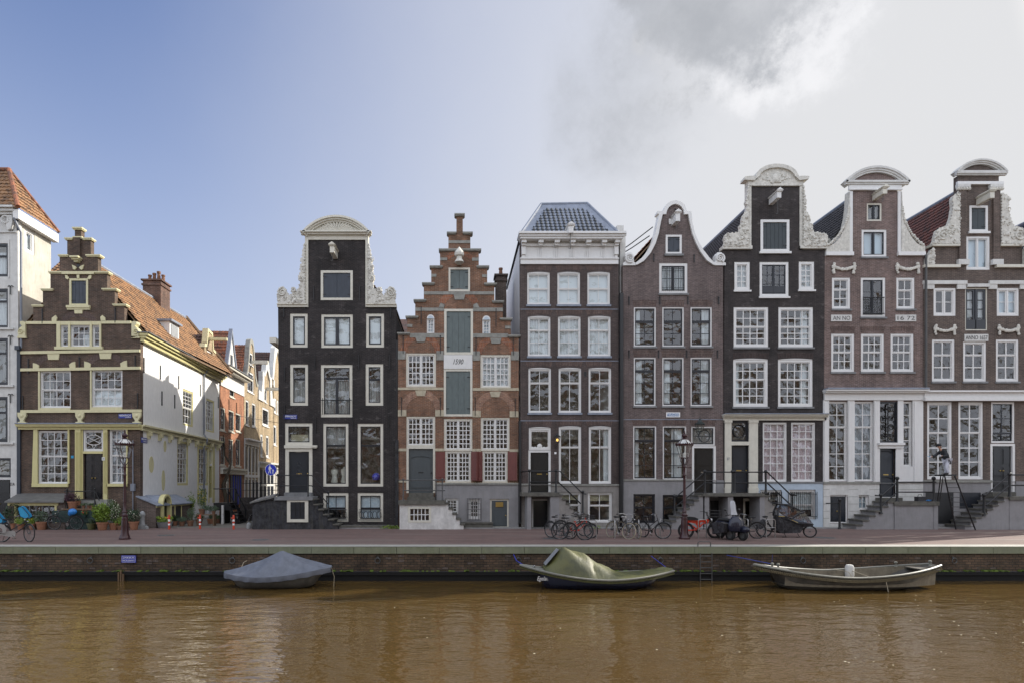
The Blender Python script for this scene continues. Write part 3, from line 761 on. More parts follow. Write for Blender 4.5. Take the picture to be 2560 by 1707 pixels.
# ------------------------------------------------------------------ the setting
QY = -10.1; WZ = -1.27
def sheet(name, mat, x0, x1, y0, y1, z, kind='structure', nx=1, ny=1):
    mb = MB(); vs = [(x0+(x1-x0)*i/nx, y0+(y1-y0)*j/ny, z) for j in range(ny+1) for i in range(nx+1)]
    mb.add(vs, [(j*(nx+1)+i, j*(nx+1)+i+1, (j+1)*(nx+1)+i+1, (j+1)*(nx+1)+i) for j in range(ny) for i in range(nx)])
    return tag(mb.build(name, mat), kind=kind)
sheet('ground', 'earth', -400, 400, QY+.5, 900, -.012)
sheet('road', 'paving_red', -120, 120, QY+.7, -.02, 0.0)
sheet('side_street', 'paving_grey', -17.2, -9.9, -.02, 70, 0.0)
sheet('water', 'canal_water', -300, 300, -31.2, QY+.3, WZ)
sheet('canal_bed', 'earth', -300, 300, -31.2, QY+.3, -4.0)
sheet('far_bank_ground', 'earth', -400, 400, -500, -31.2, 0.0)
mb = MB(); mb.box(-300, 300, -31.6, -31.1, -4, -.02); o = mb.build('opposite_quay', 'brick_quay'); tag(o, kind='structure')
# quay wall with coping, waler beam, weep joints
qw = thing('quay_wall', 'long brown brick quay wall with mossy stone coping above the canal', 'wall', (0, QY, 0))
mb = MB(); mb.box(-120, 120, QY+.06, QY+.6, -4, -.24); mb.build('brick_face', 'brick_quay', qw)
cop = MB(); j = MB()
x = -46.0; w_ = 1.62
while x < 46:
    cop.box(x+.008, x+w_-.008, QY, QY+.75, -.24, 0.012+.004*((int(x*7)) % 3)); x += w_
cop.box(-120, -46.01, QY, QY+.75, -.24, .012); cop.box(x+.01, 120, QY, QY+.75, -.24, .012)
cop.build('coping', 'coping', qw)
mb = MB(); mb.box(-120, 120, QY-.10, QY+.06, -1.05, -.93); mb.box(-120, 120, QY-.05, QY+.06, -1.6, -1.05); mb.build('waler_beam', 'tar', qw); tp = MB(); tp.box(-120, 120, QY+.01, QY+.74, .026, .03); tp.build('coping_top', 'coping_top', qw)
mb = MB(); mb.box(-120, 120, QY-.11, QY+.06, -.928, -.92); mb.build('ledge', 'dark_rubble', qw)
for u in (226, 581, 944, 1296, 1651, 2007, 2385):
    x = gx(u, QY); z = gz(1400, QY)
    mb = MB(); mb.lathe([(.035, -.03), (.05, 0), (.035, .03)], (x, QY+.04, z+.1), 8, 'y')
    mb.tube([(x+.1*math.cos(R(a)), QY-.01-.03*math.sin(R(a/2)), z+.1*math.sin(R(a))) for a in range(0, 360, 30)], .018, 6, closed=True)
    mb.build('mooring_ring', 'iron_grey', qw, True)
mb = MB(); 
for dx, h_ in ((0, .42), (.09, .5), (.17, .36)):
    xx = gx(300, QY)+dx; mb.box(xx, xx+.05, QY-.16, QY-.1, -1.35, -1.35+h_)
mb.build('timber_stub', 'wood', qw)
rr = random.Random(12); mb = MB()
for k in range(55):
    xx = -25+round(rr.uniform(0, 48)/.24)*.24; zz = -.84+.095*rr.randrange(0, 6); mb.box(xx, xx+.21, QY+.052, QY+.07, zz, zz+.075)
mb.build('pale_bricks', 'brick_umber', qw)
mb = MB()
for k in range(260): xx = rr.uniform(-26, 24); w_ = rr.uniform(.03, .16); mb.box(xx, xx+w_, QY-.1, QY+.06, -.915, -.9+rr.uniform(.0, .045))
mb.build('moss_line', 'moss', qw)
# front path of stone flags along the house fronts
mb = MB()
xx = -9.7
rr = random.Random(4)
while xx < 40:
    w_ = rr.uniform(.9, 1.7); mb.box(xx+.01, xx+w_-.01, -.62, -.02, -.01, .045); xx += w_
tag(mb.build('pavement', 'greystone'), kind='structure')
mb = MB(); mb.box(-9.7, 40, -.72, -.635, -.01, .05); tag(mb.build('kerb', 'plinth'), kind='structure')
for i, (u, v, l, r1, r2) in enumerate(((650, 1348, 'round iron manhole cover in the paving right of the side street', .34, .34), (1378, 1345, 'iron manhole cover left of the bicycle cluster', .34, .30), (2062, 1343, 'iron manhole cover right of the hooded cargo bicycle', .40, .34), (416, 1337, 'flat grey drain cover on the paving near the left bollard', .36, .25))):
    y = -CD+F*CH/(v-VH); x = gx(u, y)
    mb = MB(); mb.lathe([(.0, .012), (r1*.86, .012), (r1*.88, .004), (r1*.94, .004), (r1, .014), (r1+.05, .002)], (x, y, 0), 24)
    tag(mb.build('manhole_cover', 'iron_grey', None, True, org=(x, y, 0)), l, 'manhole cover', 'manhole covers in the paving')

# ------------------------------------------------------------------ the opposite bank, seen only in the panes and the light it throws back
oh = [(-46, 7.2, 14.5, 'brick_terracotta'), (-38.8, 6.4, 17, 'plinth_white'), (-32.4, 7, 15.5, 'brick_tan'), (-25.4, 6.2, 18, 'brick_umber'), (-19.2, 7.4, 16, 'plinth_white'), (-11.8, 6.4, 17.5, 'brick_terracotta'),
      (-5.4, 7, 15, 'plaster_beige'), (1.6, 6.2, 17.5, 'brick_orange'), (7.8, 7.6, 16, 'plinth_white'), (15.4, 6.4, 18, 'brick_tan'), (21.8, 7, 15.2, 'brick_terracotta'), (28.8, 6.6, 17, 'plaster_beige'), (35.4, 7, 16, 'brick_pink'), (42.4, 7, 17, 'plinth_white')]
nm_ = {'brick_terracotta': 'terracotta brick', 'plinth_white': 'white plastered', 'brick_tan': 'tan brick', 'brick_umber': 'umber brick', 'plaster_beige': 'beige plastered', 'brick_orange': 'orange brick', 'brick_pink': 'pink brick'}
for i, (x0, w_, h_, mt) in enumerate(oh):
    fo = Frame(x0+w_, -42, -1, 0, 0, -1)
    t_ = thing('opposite_house', '%s house across the canal, number %s from the left, seen only mirrored in panes' % (nm_[mt], 'one two three four five six seven eight nine ten eleven twelve thirteen fourteen'.split()[i]), 'house', (x0+w_/2, -42, 0), 'houses on the bank behind the viewer')
    hs = []; wz = []
    for r_ in range(int(h_/3.4)-0):
        for c_ in range(3):
            a = w_*(c_+.5)/3; z = 1.1+r_*3.4; hs.append([(a-.6, z), (a+.6, z), (a+.6, z+2.2), (a-.6, z+2.2)])
    mb = MB(fo); mb.wall([(0, 0), (w_, 0), (w_, h_), (w_*.72, h_), (w_*.62, h_+2.6), (w_*.38, h_+2.6), (w_*.28, h_), (0, h_)], hs, 0, .3); mb.build('wall', mt, t_)
    mb = MB(fo); mb.box(0, w_, .3, 8, 0, h_-.2); mb.build('body', 'room_wall', t_)
    for hh in hs:
        mb = MB(fo); a0, z0 = hh[0]; a1, z1 = hh[2]; mb.box(a0, a0+.1, -.02, .1, z0, z1); mb.box(a1-.1, a1, -.02, .1, z0, z1); mb.box(a0, a1, -.025, .1, z1-.1, z1); mb.box(a0, a1, -.025, .1, z0, z0+.1); mb.box((a0+a1)/2-.03, (a0+a1)/2+.03, 0, .1, z0, z1)
        mb.build('window', 'white', t_)

# ================================================================== corner house with cream trim (left)
def stepcaps(h, caps, mat, th=5, over=.10, name='step_cap'):
    for (u0, u1, v) in caps:
        mb = h.mb(); mb.pbox(u0, v, u1, v+th, -over, .32); mb.pbox(u0+1.5, v+th, u1-1.5, v+th+2.2, -over*.6, .31); h.P(name, mat, mb)
B = House('corner_house', 'brown brick corner house with cream trim, stepped gable and a white side wall', FR, 200, 'brick_brown')
B.shutters(173.5, 697, 220.5, 765, 'cream', 'shutter_navy', 2, .11, 2)
B.rect('sill', 'cream', 168, 765, 227, 771, -.12, 0); B.rect('sill', 'cream', 169, 771, 226, 775.5, -.07, 0)
# attic triple window
B.win(152, 813, 172, 867, 1, 3, fw=.05, frame='white'); B.win(177, 813, 226, 867, 3, 3, fw=.05, frame='white', curtain='curtain_white', crect=(.5, 0, .85, .6)); B.win(231, 813, 250, 867, 1, 3, fw=.05, frame='white')
mb = B.mb()
for q in ((143, 804, 152, 867), (172, 804, 177, 867), (226, 804, 231, 867), (250, 804, 254, 867)): mb.pbox(*q, -.07, 0)
mb.pbox(152, 804, 172, 813, -.05, 0); mb.pbox(177, 804, 226, 813, -.05, 0); mb.pbox(231, 804, 250, 813, -.05, 0); mb.pbox(139, 867, 259, 874, -.12, 0)
B.P('window_surround', 'cream', mb)
B.win(101, 926, 177, 1019, 4, (2, 2), 974, frame='white', fw=.06, curtain='curtain_grey', crect=(0, 0, .3, 1))
B.win(230, 924, 306, 1017, 4, (2, 2), 972, frame='white', fw=.06, curtain='blind_white', crect=(0, 0, 1, .48))
mb = B.mb()
for q in ((97, 926, 101, 1024), (226.5, 924, 230, 1024), (101, 1019, 177, 1024), (230, 1017, 306, 1024)): mb.pbox(*q, -.06, 0)
B.P('window_surround', 'cream', mb)
for pts in (((46, 878.5), (351, 873.5), (351, 880.5), (46, 885.5)), ((46, 921), (352, 916.5), (352, 923.5), (46, 928)), ((48, 1024.5), (355, 1023), (355, 1030), (48, 1031.5))):
    B.P('stone_band', 'cream', B.mb().ppoly(pts, -.09, 0))
for pts in (((66, 804), (143, 804), (143, 811), (66, 811)), ((254, 803), (328, 803), (328, 810), (254, 810)), ((120, 884), (150, 884), (148, 899), (122, 899)), ((249, 882), (280, 882), (278, 897), (252, 897)), ((84, 907), (92, 909), (99, 913), (98, 921), (84, 921)), ((189, 904), (181, 906), (174, 911), (176, 920), (190, 919)),
            ((212, 903), (220, 905), (228, 909), (227, 918), (212, 918)), ((318, 901), (310, 903), (302, 908), (303, 917), (319, 917)), ((187, 776), (208, 776), (207, 785), (188, 785)), ((181, 663), (190, 667), (193, 671), (188, 676), (184, 674)), ((211, 663), (202, 667), (199, 671), (204, 676), (208, 674)),
            ((131, 796), (140, 789), (144, 795), (142, 804), (131, 804)), ((264, 795), (257, 789), (252, 794), (254, 804), (265, 804)), ((164, 689), (170, 690), (174, 697), (170, 700), (165, 697)), ((230, 689), (224, 690), (220, 697), (224, 700), (229, 697)), ((193, 688), (200, 688), (199, 697), (194, 697))):
    B.P('stone_block', 'cream', B.mb().ppoly(pts, -.06, 0))
B.rect('lintel', 'cream', 156, 680, 237, 687, -.09, 0)
mb = B.mb(); mb.pbox(185, 646, 206, 650, -.4, 0); mb.pbox(187, 650, 204, 654, -.3, 0); mb.pbox(190, 654, 201, 658, -.2, 0); B.P('corbel', 'cream', mb)
a, z = FR.px(195.5, 664); B.P('beam_hole', 'iron', B.mb().lathe([(0.001, -.01), (.09, -.01), (.1, 0)], (a, 0, z), 14, 'y'))
for uc in (135, 265): B.arch(uc, 941 if uc == 135 else 939, 45, 60, 'brick_lintel', 38, 142, 30, -.01)
B.arch(197, 835, 44, 58, 'brick_lintel', 40, 140, 26, -.01)
# consoles under the third band
for uc, d in ((58, 0), (202, 0), (344, 0)):
    mb = B.mb(); mb.ppoly([(uc-11, 1031), (uc+11, 1031), (uc+10, 1041), (uc+4, 1050), (uc+5, 1054), (uc+10, 1054), (uc+10, 1058), (uc-10, 1058), (uc-10, 1054), (uc-5, 1054), (uc-4, 1050), (uc-10, 1041)], -.12, 0)
    a, z = FR.px(uc, 1039); mb.ball((a, -.12, z), .1, 8, sy=.5); B.P('console', 'cream', mb, smooth=False)
for sg, uc in ((-1, 57), (1, 340)):
    mb = B.mb(); mb.ppoly([(uc-11*-sg*-1, 846)] if 0 else [(uc-11, 846), (uc+11, 846), (uc+11, 841), (uc+9*(-sg), 841), (uc+9*(-sg), 806), (uc+3*(-sg), 804), (uc-4*(-sg), 805), (uc-4*(-sg), 810), (uc+1*(-sg), 816), (uc-6*(-sg), 822), (uc-10*(-sg), 830), (uc-8*(-sg), 841), (uc-11*(-sg), 841)], -.1, .28)
    a, z = FR.px(uc-2*(-sg), 831); mb.spiral(a, z, .17, -.12, 1.6, .03); B.P('scroll_ornament', 'cream', mb)
stepcaps(B, [(163, 184, 596), (207, 232, 596), (184, 207, 593), (147, 173, 638), (216, 253, 638), (123, 156, 680), (237, 274, 680), (104, 135, 723), (256, 294, 722), (81, 110, 763), (283, 318, 761)], 'cream', 3.2, .1)
stepcaps(B, [(183, 208, 570)], 'cream', 3.5, .12)
B.rect('pilaster', 'brick_brown', 187, 596, 203, 646, -.12, 0)
# ground floor
B.win(96, 1076, 171, 1208, 4, (3, 3), 1140, frame='white', fw=.05)
B.win(274, 1072, 317, 1208, 3, (3, 3), 1138, frame='white', fw=.05, curtain='net')
mb = B.mb(); mb.ppoly([(86, 1073), (96, 1073), (96, 1208), (82, 1208)], -.08, 0); mb.pbox(171, 1073, 175, 1208, -.08, 0); mb.pbox(82, 1208, 172, 1216, -.10, 0); mb.pbox(269, 1208, 319, 1215, -.1, 0); mb.pbox(317, 1072, 320, 1208, -.07, 0); B.P('window_surround', 'yellow_cream', mb)
w = B.win(208, 1074, 258, 1127, 1, 1, frame='white', fw=.08, name='fanlight')
mb = B.mb(); ac, zc = FR.px(233, 1099)
ell = lambda rx, rz: [(ac+rx*math.cos(R(t_)), .07, zc+rz*math.sin(R(t_))) for t_ in range(0, 360, 15)]
mb.tube(ell(.44, .27), .022, 5, True)
for sx, sz in ((1, 1), (1, -1), (-1, 1), (-1, -1)): mb.tube([(ac, .07, zc), (ac+sx*.36, .07, zc+sz*.17)], .018, 5)
for sz in (1, -1): mb.tube([(ac-.12, .07, zc+sz*.26), (ac, .07, zc+sz*.48), (ac+.12, .07, zc+sz*.26)], .018, 5)
B.P('tracery', 'white', mb, w)
B.door(209, 1133, 256, 1246, 'door_black', 2, ((.06, .3), (.36, .78), (.82, .97)), None)
mb = B.mb(); mb.pbox(208, 1127, 258, 1133, -.05, .1)
for u0, u1 in ((190, 204), (204, 208), (258, 261), (261, 270)):
    wide = u1-u0 > 6; mb.pbox(u0, 1073, u1, 1250 if wide else 1246, -.10 if wide else -.02, .05)
    if wide:
        for k in range(3): um = u0+(u1-u0)*(k+.7)/3.6; mb.pbox(um, 1080, um+1.2, 1232, -.13, -.1)
B.P('door_surround', 'yellow_cream', mb)
B.cornice(50, 352, [(1060, 1064, .30), (1064, 1067, .24), (1067, 1073, .12)], 'yellow_cream')
B.rect('cornice_flashing', 'lead', 48, 1057.5, 354, 1060, -.36, 0)
B.wall([(50, 1320), (49, 1100), (48, 846), (66, 846), (66, 804), (83, 804), (83, 763), (107, 763), (107, 724), (126, 724), (126, 681), (149, 681), (149, 639), (168, 639), (168, 597), (187, 597), (187, 572), (203, 572), (203, 597), (227, 597), (227, 639), (245, 639), (245, 681), (268, 681), (268, 724), (287, 724), (287, 763), (311, 763), (311, 804), (328, 804), (328, 846), (351, 846), (350, 1320)], .3)
B.anchors([(72, 916), (199.5, 912), (339, 908), (58, 1008), (345, 1002), (107, 792), (289, 790)], 36)
# side wall facing the side street
hs = []
def swin(h, u0, v0, u1, v1, **kw): return h.win(u0, v0, u1, v1, **kw)
SB = House.__new__(House); SB.fr = ST; SB.o = B.o; SB.holes = []; SB.mat = 'plaster_white'
SB.win(457, 975, 483, 1064, cols=3, rows=(4, 2), split=1020, fw=.12, frame='yellow_cream', sash='white')
SB.win(515.5, 998, 536, 1079, cols=3, rows=(4, 2), split=1041, fw=.12, frame='yellow_cream', sash='white')
SB.win(443, 1102, 471, 1212, cols=3, rows=(3, 5), split=1146, fw=.14, frame='yellow_cream', sash='white')
SB.win(496, 1117, 521, 1212, cols=3, rows=(3, 4), split=1158, fw=.13, frame='yellow_cream', sash='white')
SB.win(522.5, 1124, 530, 1158, cols=2, rows=3, fw=.08, frame='yellow_cream', sash='white', name='fanlight')
SB.door(523, 1163, 530.5, 1243, 'door_black', 1, ((.1, .45), (.5, .93)), 'yellow_cream', .08)
SB.win(502, 1222, 517, 1262, cols=2, rows=2, fw=.13, frame='yellow_cream', sash='white')
mb = SB.mb()
for q in ((493.5, 1112, 496, 1255), (521, 1112, 522.5, 1255), (531, 1112, 536, 1255), (496, 1110, 536, 1116)): mb.pbox(*q, -.04, 0)
SB.P('window_surround', 'yellow_cream', mb)
aC, _ = ST.px(350, 1000); aE, _ = ST.px(548, 1000)
zc0 = ST.px(400, 875)[1]
L0 = max(aC, .31)
SB.P('side_wall', 'plaster_white', SB.mb().wall([(.3, 0), (aE, 0), (aE, 10.5), (.3, 10.5)], SB.holes, 0, .3))
for (u, v, rx, rz) in ((378, 1160, .22, .42), (412, 1115, .14, .30), (408, 1200, .17, .55)):
    a, z = ST.px(u, v); ring = [(a+rx*math.cos(R(t_)), z+rz*math.sin(R(t_))) for t_ in range(0, 360, 20)]
    w = SB.P('niche_window', 'yellow_cream', SB.mb().wall([(a+rx*1.25*math.cos(R(t_)), z+rz*1.12*math.sin(R(t_))) for t_ in range(0, 360, 20)], [ring], -.02, -.001))
    SB.P('pane', 'cream', SB.mb().poly(ring, -.008, -.002), w)
mb = SB.mb(); mb.box(-.1, aE+.35, -.48, 0, 10.55, 10.68); mb.box(-.05, aE+.3, -.36, 0, 10.42, 10.55); mb.box(0, aE+.2, -.22, 0, 10.22, 10.42); SB.P('cornice', 'yellow_cream', mb)
mb = SB.mb(); mb.box(-.15, aE+.4, -.56, .1, 10.685, 10.74); SB.P('gutter', 'galvanised', mb)
mb = SB.mb(); mb.box(0, aE+.2, -.26, 0, 5.58, 5.68); mb.box(0, aE+.2, -.14, 0, 5.36, 5.58)
for k in range(9):
    a = .9+k*aE/9; mb.box(a-.11, a+.11, -.24, 0, 5.12, 5.36); mb.box(a-.09, a+.09, -.14, 0, 4.95, 5.12)
SB.P('string_cornice', 'cream', mb)
for (u, v) in ((359, 912), (400, 930), (404, 995), (446, 955), (436, 1003), (500, 975), (545, 1005)):
    a, z = ST.px(u, v); SB.P('wall_anchor', 'iron', SB.mb().box(a-.03, a+.03, -.05, -.001, z-.42, z+.42))
a, _ = ST.px(507, 1000); SB.P('drainpipe', 'pipe_grey', SB.mb().tube([(a, -.35, 10.5), (a, -.09, 10.1), (a, -.09, 5.9), (a, -.3, 5.6), (a, -.3, 5.4), (a, -.09, 5.0), (a, -.09, .3)], .06, 8))
# main roof, chimney, dormer
g = gable_roof(B.o, FR, -24.4, -17.15, 10.75, 15.05, .32, aE+.1, 'tiles_orange', -20.75)
g.data.materials.clear(); g.data.materials.append(M('tiles_orange'))
def chimney(h, x0, x1, y0, y1, z0, z1, mat='brick_chimney', pots=3, potmat='terracotta_dark', parent=None):
    mb = MB(); mb.box(x0, x1, y0, y1, z0, z1); mb.box(x0-.07, x1+.07, y0-.07, y1+.07, z1-.32, z1-.2); mb.box(x0-.1, x1+.1, y0-.1, y1+.1, z1, z1+.1)
    o = mb.build('chimney', mat, parent or h)
    for i in range(pots):
        x = x0+(x1-x0)*(i+.5)/pots; hh = .5+.12*((i*7) % 3); m2 = MB(); m2.lathe([(.13, 0), (.10, hh*.8), (.13, hh*.82), (.13, hh), (.09, hh)], (x, (y0+y1)/2, z1+.1), 10); m2.build('chimney_pot', potmat, o, True)
    return o
yy = 7.9; chimney(B.o, gx(357, yy), gx(402, yy), yy, yy+1.3, 13.4, gz(702, yy), pots=4)
# dormer on the street slope
td, zd = ST.px(385, 835)
dm = MB(); xd = -17.9; yd = 4.4
x1 = xd; x0 = xd-1.9
dm.box(x0, x1, yd, yd+1.25, 10.9+.1, 12.55)
d = dm.build('dormer', 'white', B.o)
dm = MB(); dm.box(x0-.1, x1+.18, yd-.12, yd+1.37, 12.55, 12.68); dm.build('dormer_roof', 'lead', d)
dm = MB(); dm.box(x1+.002, x1+.03, yd+.18, yd+1.07, 11.35, 12.4); dm.build('window', 'zinc', d)
# back parts: second chimney gable, brown cross roof with its own gable
cx = 10.2
D2 = MB(ST); D2.box(10.0, 12.0, .35, 5, 10.5, 11.6); D2.build('attic_wall', 'brick_chimney', B.o)
mb = MB(ST); mb.wall([(9.9, 10.75), (12.1, 10.75), (12.1, 12.2), (11.75, 12.4), (11.4, 13.5), (10.6, 13.6), (10.25, 12.4), (9.9, 12.2)], [[(10.45, 10.9), (11.55, 10.9), (11.55, 12.2), (10.45, 12.2)]], .1, .4); ag = mb.build('attic_gable', 'brick_tan', B.o)
mb = MB(ST); mb.box(10.45, 11.55, .2, .3, 10.9, 12.2); mb.build('hatch', 'sign_white', ag)
mb = MB(ST)
for q in ([(9.8, 12.2), (9.95, 12.5), (10.3, 12.5), (10.5, 13.7), (11.5, 13.6), (11.7, 12.45), (12.15, 12.4), (12.15, 12.2), (11.6, 12.3), (11.38, 13.42), (10.62, 13.5), (10.4, 12.35)],): mb.poly(q, .05, .45)
mb.build('gable_trim', 'cream', ag)
P0 = Vector(ST.w(9.6, .4, 11.35)); mb = MB(); tiles(mb, P0, Vector(ST.w(9.6, 6, 11.35))-P0, Vector(ST.w(11, .4, 13.35))-P0)
P0 = Vector(ST.w(12.4, .4, 11.35)); tiles(mb, P0, Vector(ST.w(12.4, 6, 11.35))-P0, Vector(ST.w(11, .4, 13.35))-P0); mb.build('cross_roof', 'tiles_brown', B.o)
mb = MB(ST); mb.box(10.7, 10.95, -1.2, .1, 12.9, 13.1); mb.build('hoist_beam', 'cream', ag)
# dark verge board where the big roof ends
mb = MB(); mb.tube([(-20.75, aE+.2, 15.2), (-17.2, aE+.2, 10.95)], .14, 6); mb.build('verge', 'wood', B.o)
mb = MB(); mb.poly([(-24.3, 0), (-18.3, 0), (-18.3, 10.5), (-20.75, 14.8), (-24.3, 10.5)], aE-.3, aE); mb.build('back_wall', 'brick_brown', B.o)
mb = MB(); mb.box(-24.3, -18.1, 3.2, 3.3, 0, 10); mb.box(-24, -17.9, .31, 8, 5.4, 5.5); mb.box(-24, -17.9, .31, 8, 8.4, 8.5); mb.box(-24, -17.9, .31, 8, 1.6, 1.7); mb.build('floor', 'room_wall', B.o)
# pipe and meter box on the right of the front
a, _ = FR.px(334, 1200); mb = MB(); mb.tube([(a, -.07, gz(1285, 0)), (a, -.07, gz(1100, 0))], .03, 6); mb.box(a-.1, a+.12, -.16, -.01, gz(1226, 0), gz(1208, 0)); mb.build('meter_box', 'pipe_grey', B.o)
B.rect('number_plate', 'sky_blue', 178, 1138, 184.5, 1144.5, -.02, -.001); np_ = B.rect('number_plate', 'sign_white', 259, 1142, 266, 1150, -.16, -.14); text('77', *FR.px(262.5, 1146), .1, .1, -.165, FR, np_)
# cellar head and stoop
yf = -1.25
def yb(u0, v0, u1, v1, y0, y1): return gx(u0, y0), gx(u1, y0), y0, y1, gz(v1, y0), gz(v0, y0)
mb = MB(); X0, X1 = gx(20, yf), gx(163, yf); Z0 = gz(1252, yf)
mb.box(X0, gx(38, yf), yf, -.01, 0, Z0-.2); mb.box(gx(143, yf), X1, yf, -.01, 0, Z0-.05); mb.box(gx(38, yf), gx(143, yf), yf, -.01, 0, .35); mb.build('cellar_wall', 'brick_umber', B.o)
mb = MB(); mb.box(X0, gx(146, yf), yf-.03, yf+.15, Z0-.22, Z0-.02); mb.box(gx(36, yf), gx(41, yf), yf-.02, yf+.1, .35, Z0-.22); mb.box(gx(137, yf), gx(142, yf), yf-.02, yf+.1, .35, Z0-.22); mb.build('cellar_frame', 'yellow_cream', B.o)
mb = MB()
for k in range(1, 6): xx = gx(41, yf)+(gx(137, yf)-gx(41, yf))*k/6; mb.box(xx-.03, xx+.03, yf+.03, yf+.07, .35, Z0-.22)
mb.box(gx(41, yf), gx(137, yf), yf+.035, yf+.065, .72, .77); cw = mb.build('cellar_window', 'galvanised', B.o)
MB().quad((gx(41, yf), yf+.06, .35), (gx(137, yf), yf+.06, .35), (gx(137, yf), yf+.06, Z0-.22), (gx(41, yf), yf+.06, Z0-.22)).build('pane', 'glass', cw)
mb = MB(); zs = gz(1232, 0); XA = gx(11, yf-.2)
mb.add([(XA, yf-.2, Z0), (X1+.05, yf-.2, Z0), (gx(167, 0), -.0, zs), (gx(46, 0), -.0, zs), (XA, yf-.2, Z0-.07), (X1+.05, yf-.2, Z0-.07), (gx(167, 0), 0, zs-.07), (gx(46, 0), 0, zs-.07)], [(0, 1, 2, 3), (4, 7, 6, 5), (0, 4, 5, 1), (1, 5, 6, 2), (2, 6, 7, 3), (3, 7, 4, 0)]); mb.build('cellar_roof', 'slab', B.o)
mb = MB(); mb.box(*yb(203, 1248, 268, 1262, -.55, 0)[:2], -.55, -.01, 0, gz(1248, -.55)); mb.box(gx(203, -.9), gx(262, -.9), -.9, -.55, 0, gz(1258, -.9)); mb.build('doorstep', 'greystone', B.o)
mb = MB(); mb.box(gx(152, -1.3), gx(238, -1.3), -1.3, -.9, gz(1274, -1.3), gz(1270, -1.3))
mb.build('shelf', 'wood', B.o)
mb = MB()
for k in range(5): zt = gz(1275+k*6, -1.28); mb.box(gx(130, -1.28), gx(238, -1.28), -1.28, -1.2, zt-.115, zt)
mb.box(gx(131, -1.2), gx(237, -1.2), -1.2, -.9, 0.02, gz(1275, -1.2)); mb.build('plank_front', 'green_planks', B.o)
zl = gz(1270, -1.3)
railing(B.o, [(gx(167.5, -1.2), -1.2, zl, gz(1224, -1.2)), (gx(237, -1.2), -1.2, zl, gz(1223, -1.2))], [[(gx(160, -1.2), -1.2, gz(1227, -1.2)), (gx(237, -1.2), -1.2, gz(1227, -1.2)), (gx(268, -.5), -1.2, gz(1250, -1.2))], [(gx(167, -1.2), -1.2, gz(1248, -1.2)), (gx(237, -1.2), -1.2, gz(1248, -1.2)), (gx(262, -.5), -1.2, gz(1268, -1.2))]])

# lean-to on the side of the corner house (arched cellar door)
c0 = Vector((gx(346, .05), .05, 0)); 
t = House.__new__(House); t.fr = ST; t.o = B.o
x_in = -17.45; x_out = -16.4
ya, yb_ = -.25, 4.3
zlo = 1.24; zhi = 1.76
mb = MB(); mb.add([(x_in, ya, 0), (x_out, ya, 0), (x_out, ya, zlo), (x_in, ya, zhi-.1), (x_in, ya+.25, 0), (x_out, ya+.25, 0), (x_out, ya+.25, zlo), (x_in, ya+.25, zhi-.1)], [(0, 1, 2, 3), (4, 7, 6, 5), (0, 4, 5, 1), (1, 5, 6, 2), (2, 6, 7, 3)])
mb.box(x_out-.25, x_out, ya+.25, ya+.6, 0, zlo); mb.box(x_out-.25, x_out, ya+1.4, yb_, 0, zlo); mb.build('porch_wall', 'brick_umber', B.o)
mb = MB(); mb.add([(x_in, ya-.1, zhi+.0), (x_in, yb_, zhi), (x_out+.15, yb_, zlo+.02), (x_out+.15, ya-.1, zlo+.02), (x_in, ya-.1, zhi-.06), (x_in, yb_, zhi-.06), (x_out+.15, yb_, zlo-.04), (x_out+.15, ya-.1, zlo-.04)], [(0, 3, 2, 1), (4, 5, 6, 7), (0, 4, 7, 3), (3, 7, 6, 2), (2, 6, 5, 1)]); mb.build('porch_roof', 'lead', B.o)
yc = ya+1.0; mb = MB(); K = 12
vs = []; 
for X in (x_in, x_out+.12):
    for i in range(K+1): th = math.pi*i/K; vs.append((X, yc-.48*math.cos(th), 1.33+.46*math.sin(th)))
mb.add(vs, [(i, i+1, K+2+i, K+1+i) for i in range(K)]); mb.build('porch_vault', 'lead', B.o)
mb = MB(); fr2 = Frame(x_out+.12, 0, 0, 1, -1, 0); mb.fr = fr2
ar = lambda r_: [(yc-r_*math.cos(math.pi*i/K), 1.33+r_*math.sin(math.pi*i/K)) for i in range(K+1)]
mb.poly([(yc-.5, 0)]+ar(.5)+[(yc+.5, 0), (yc+.38, 0)]+ar(.38)[::-1]+[(yc-.38, 0)], -.03, .25); mb.build('arch_frame', 'yellow_cream', B.o)
mb = MB(fr2); mb.poly([(yc-.38, 0)]+ar(.38)+[(yc+.38, 0)], .2, .25); mb.build('cellar_door', 'door_black', B.o)
mb = MB(); mb.box(x_out, x_out+.04, ya, ya+.5, zlo-.12, zlo-.03); mb.box(x_out, x_out+.04, ya+1.5, yb_, zlo-.12, zlo-.03)
for y0 in (ya+2.1, ya+2.9): mb.box(x_out, x_out+.05, y0, y0+.08, .35, zlo-.12)
mb.build('porch_trim', 'yellow_cream', B.o)
mb = MB(); mb.box(x_out+.001, x_out+.02, ya+2.18, ya+2.9, .35, zlo-.12); mb.build('porch_window', 'frame_dark', B.o)

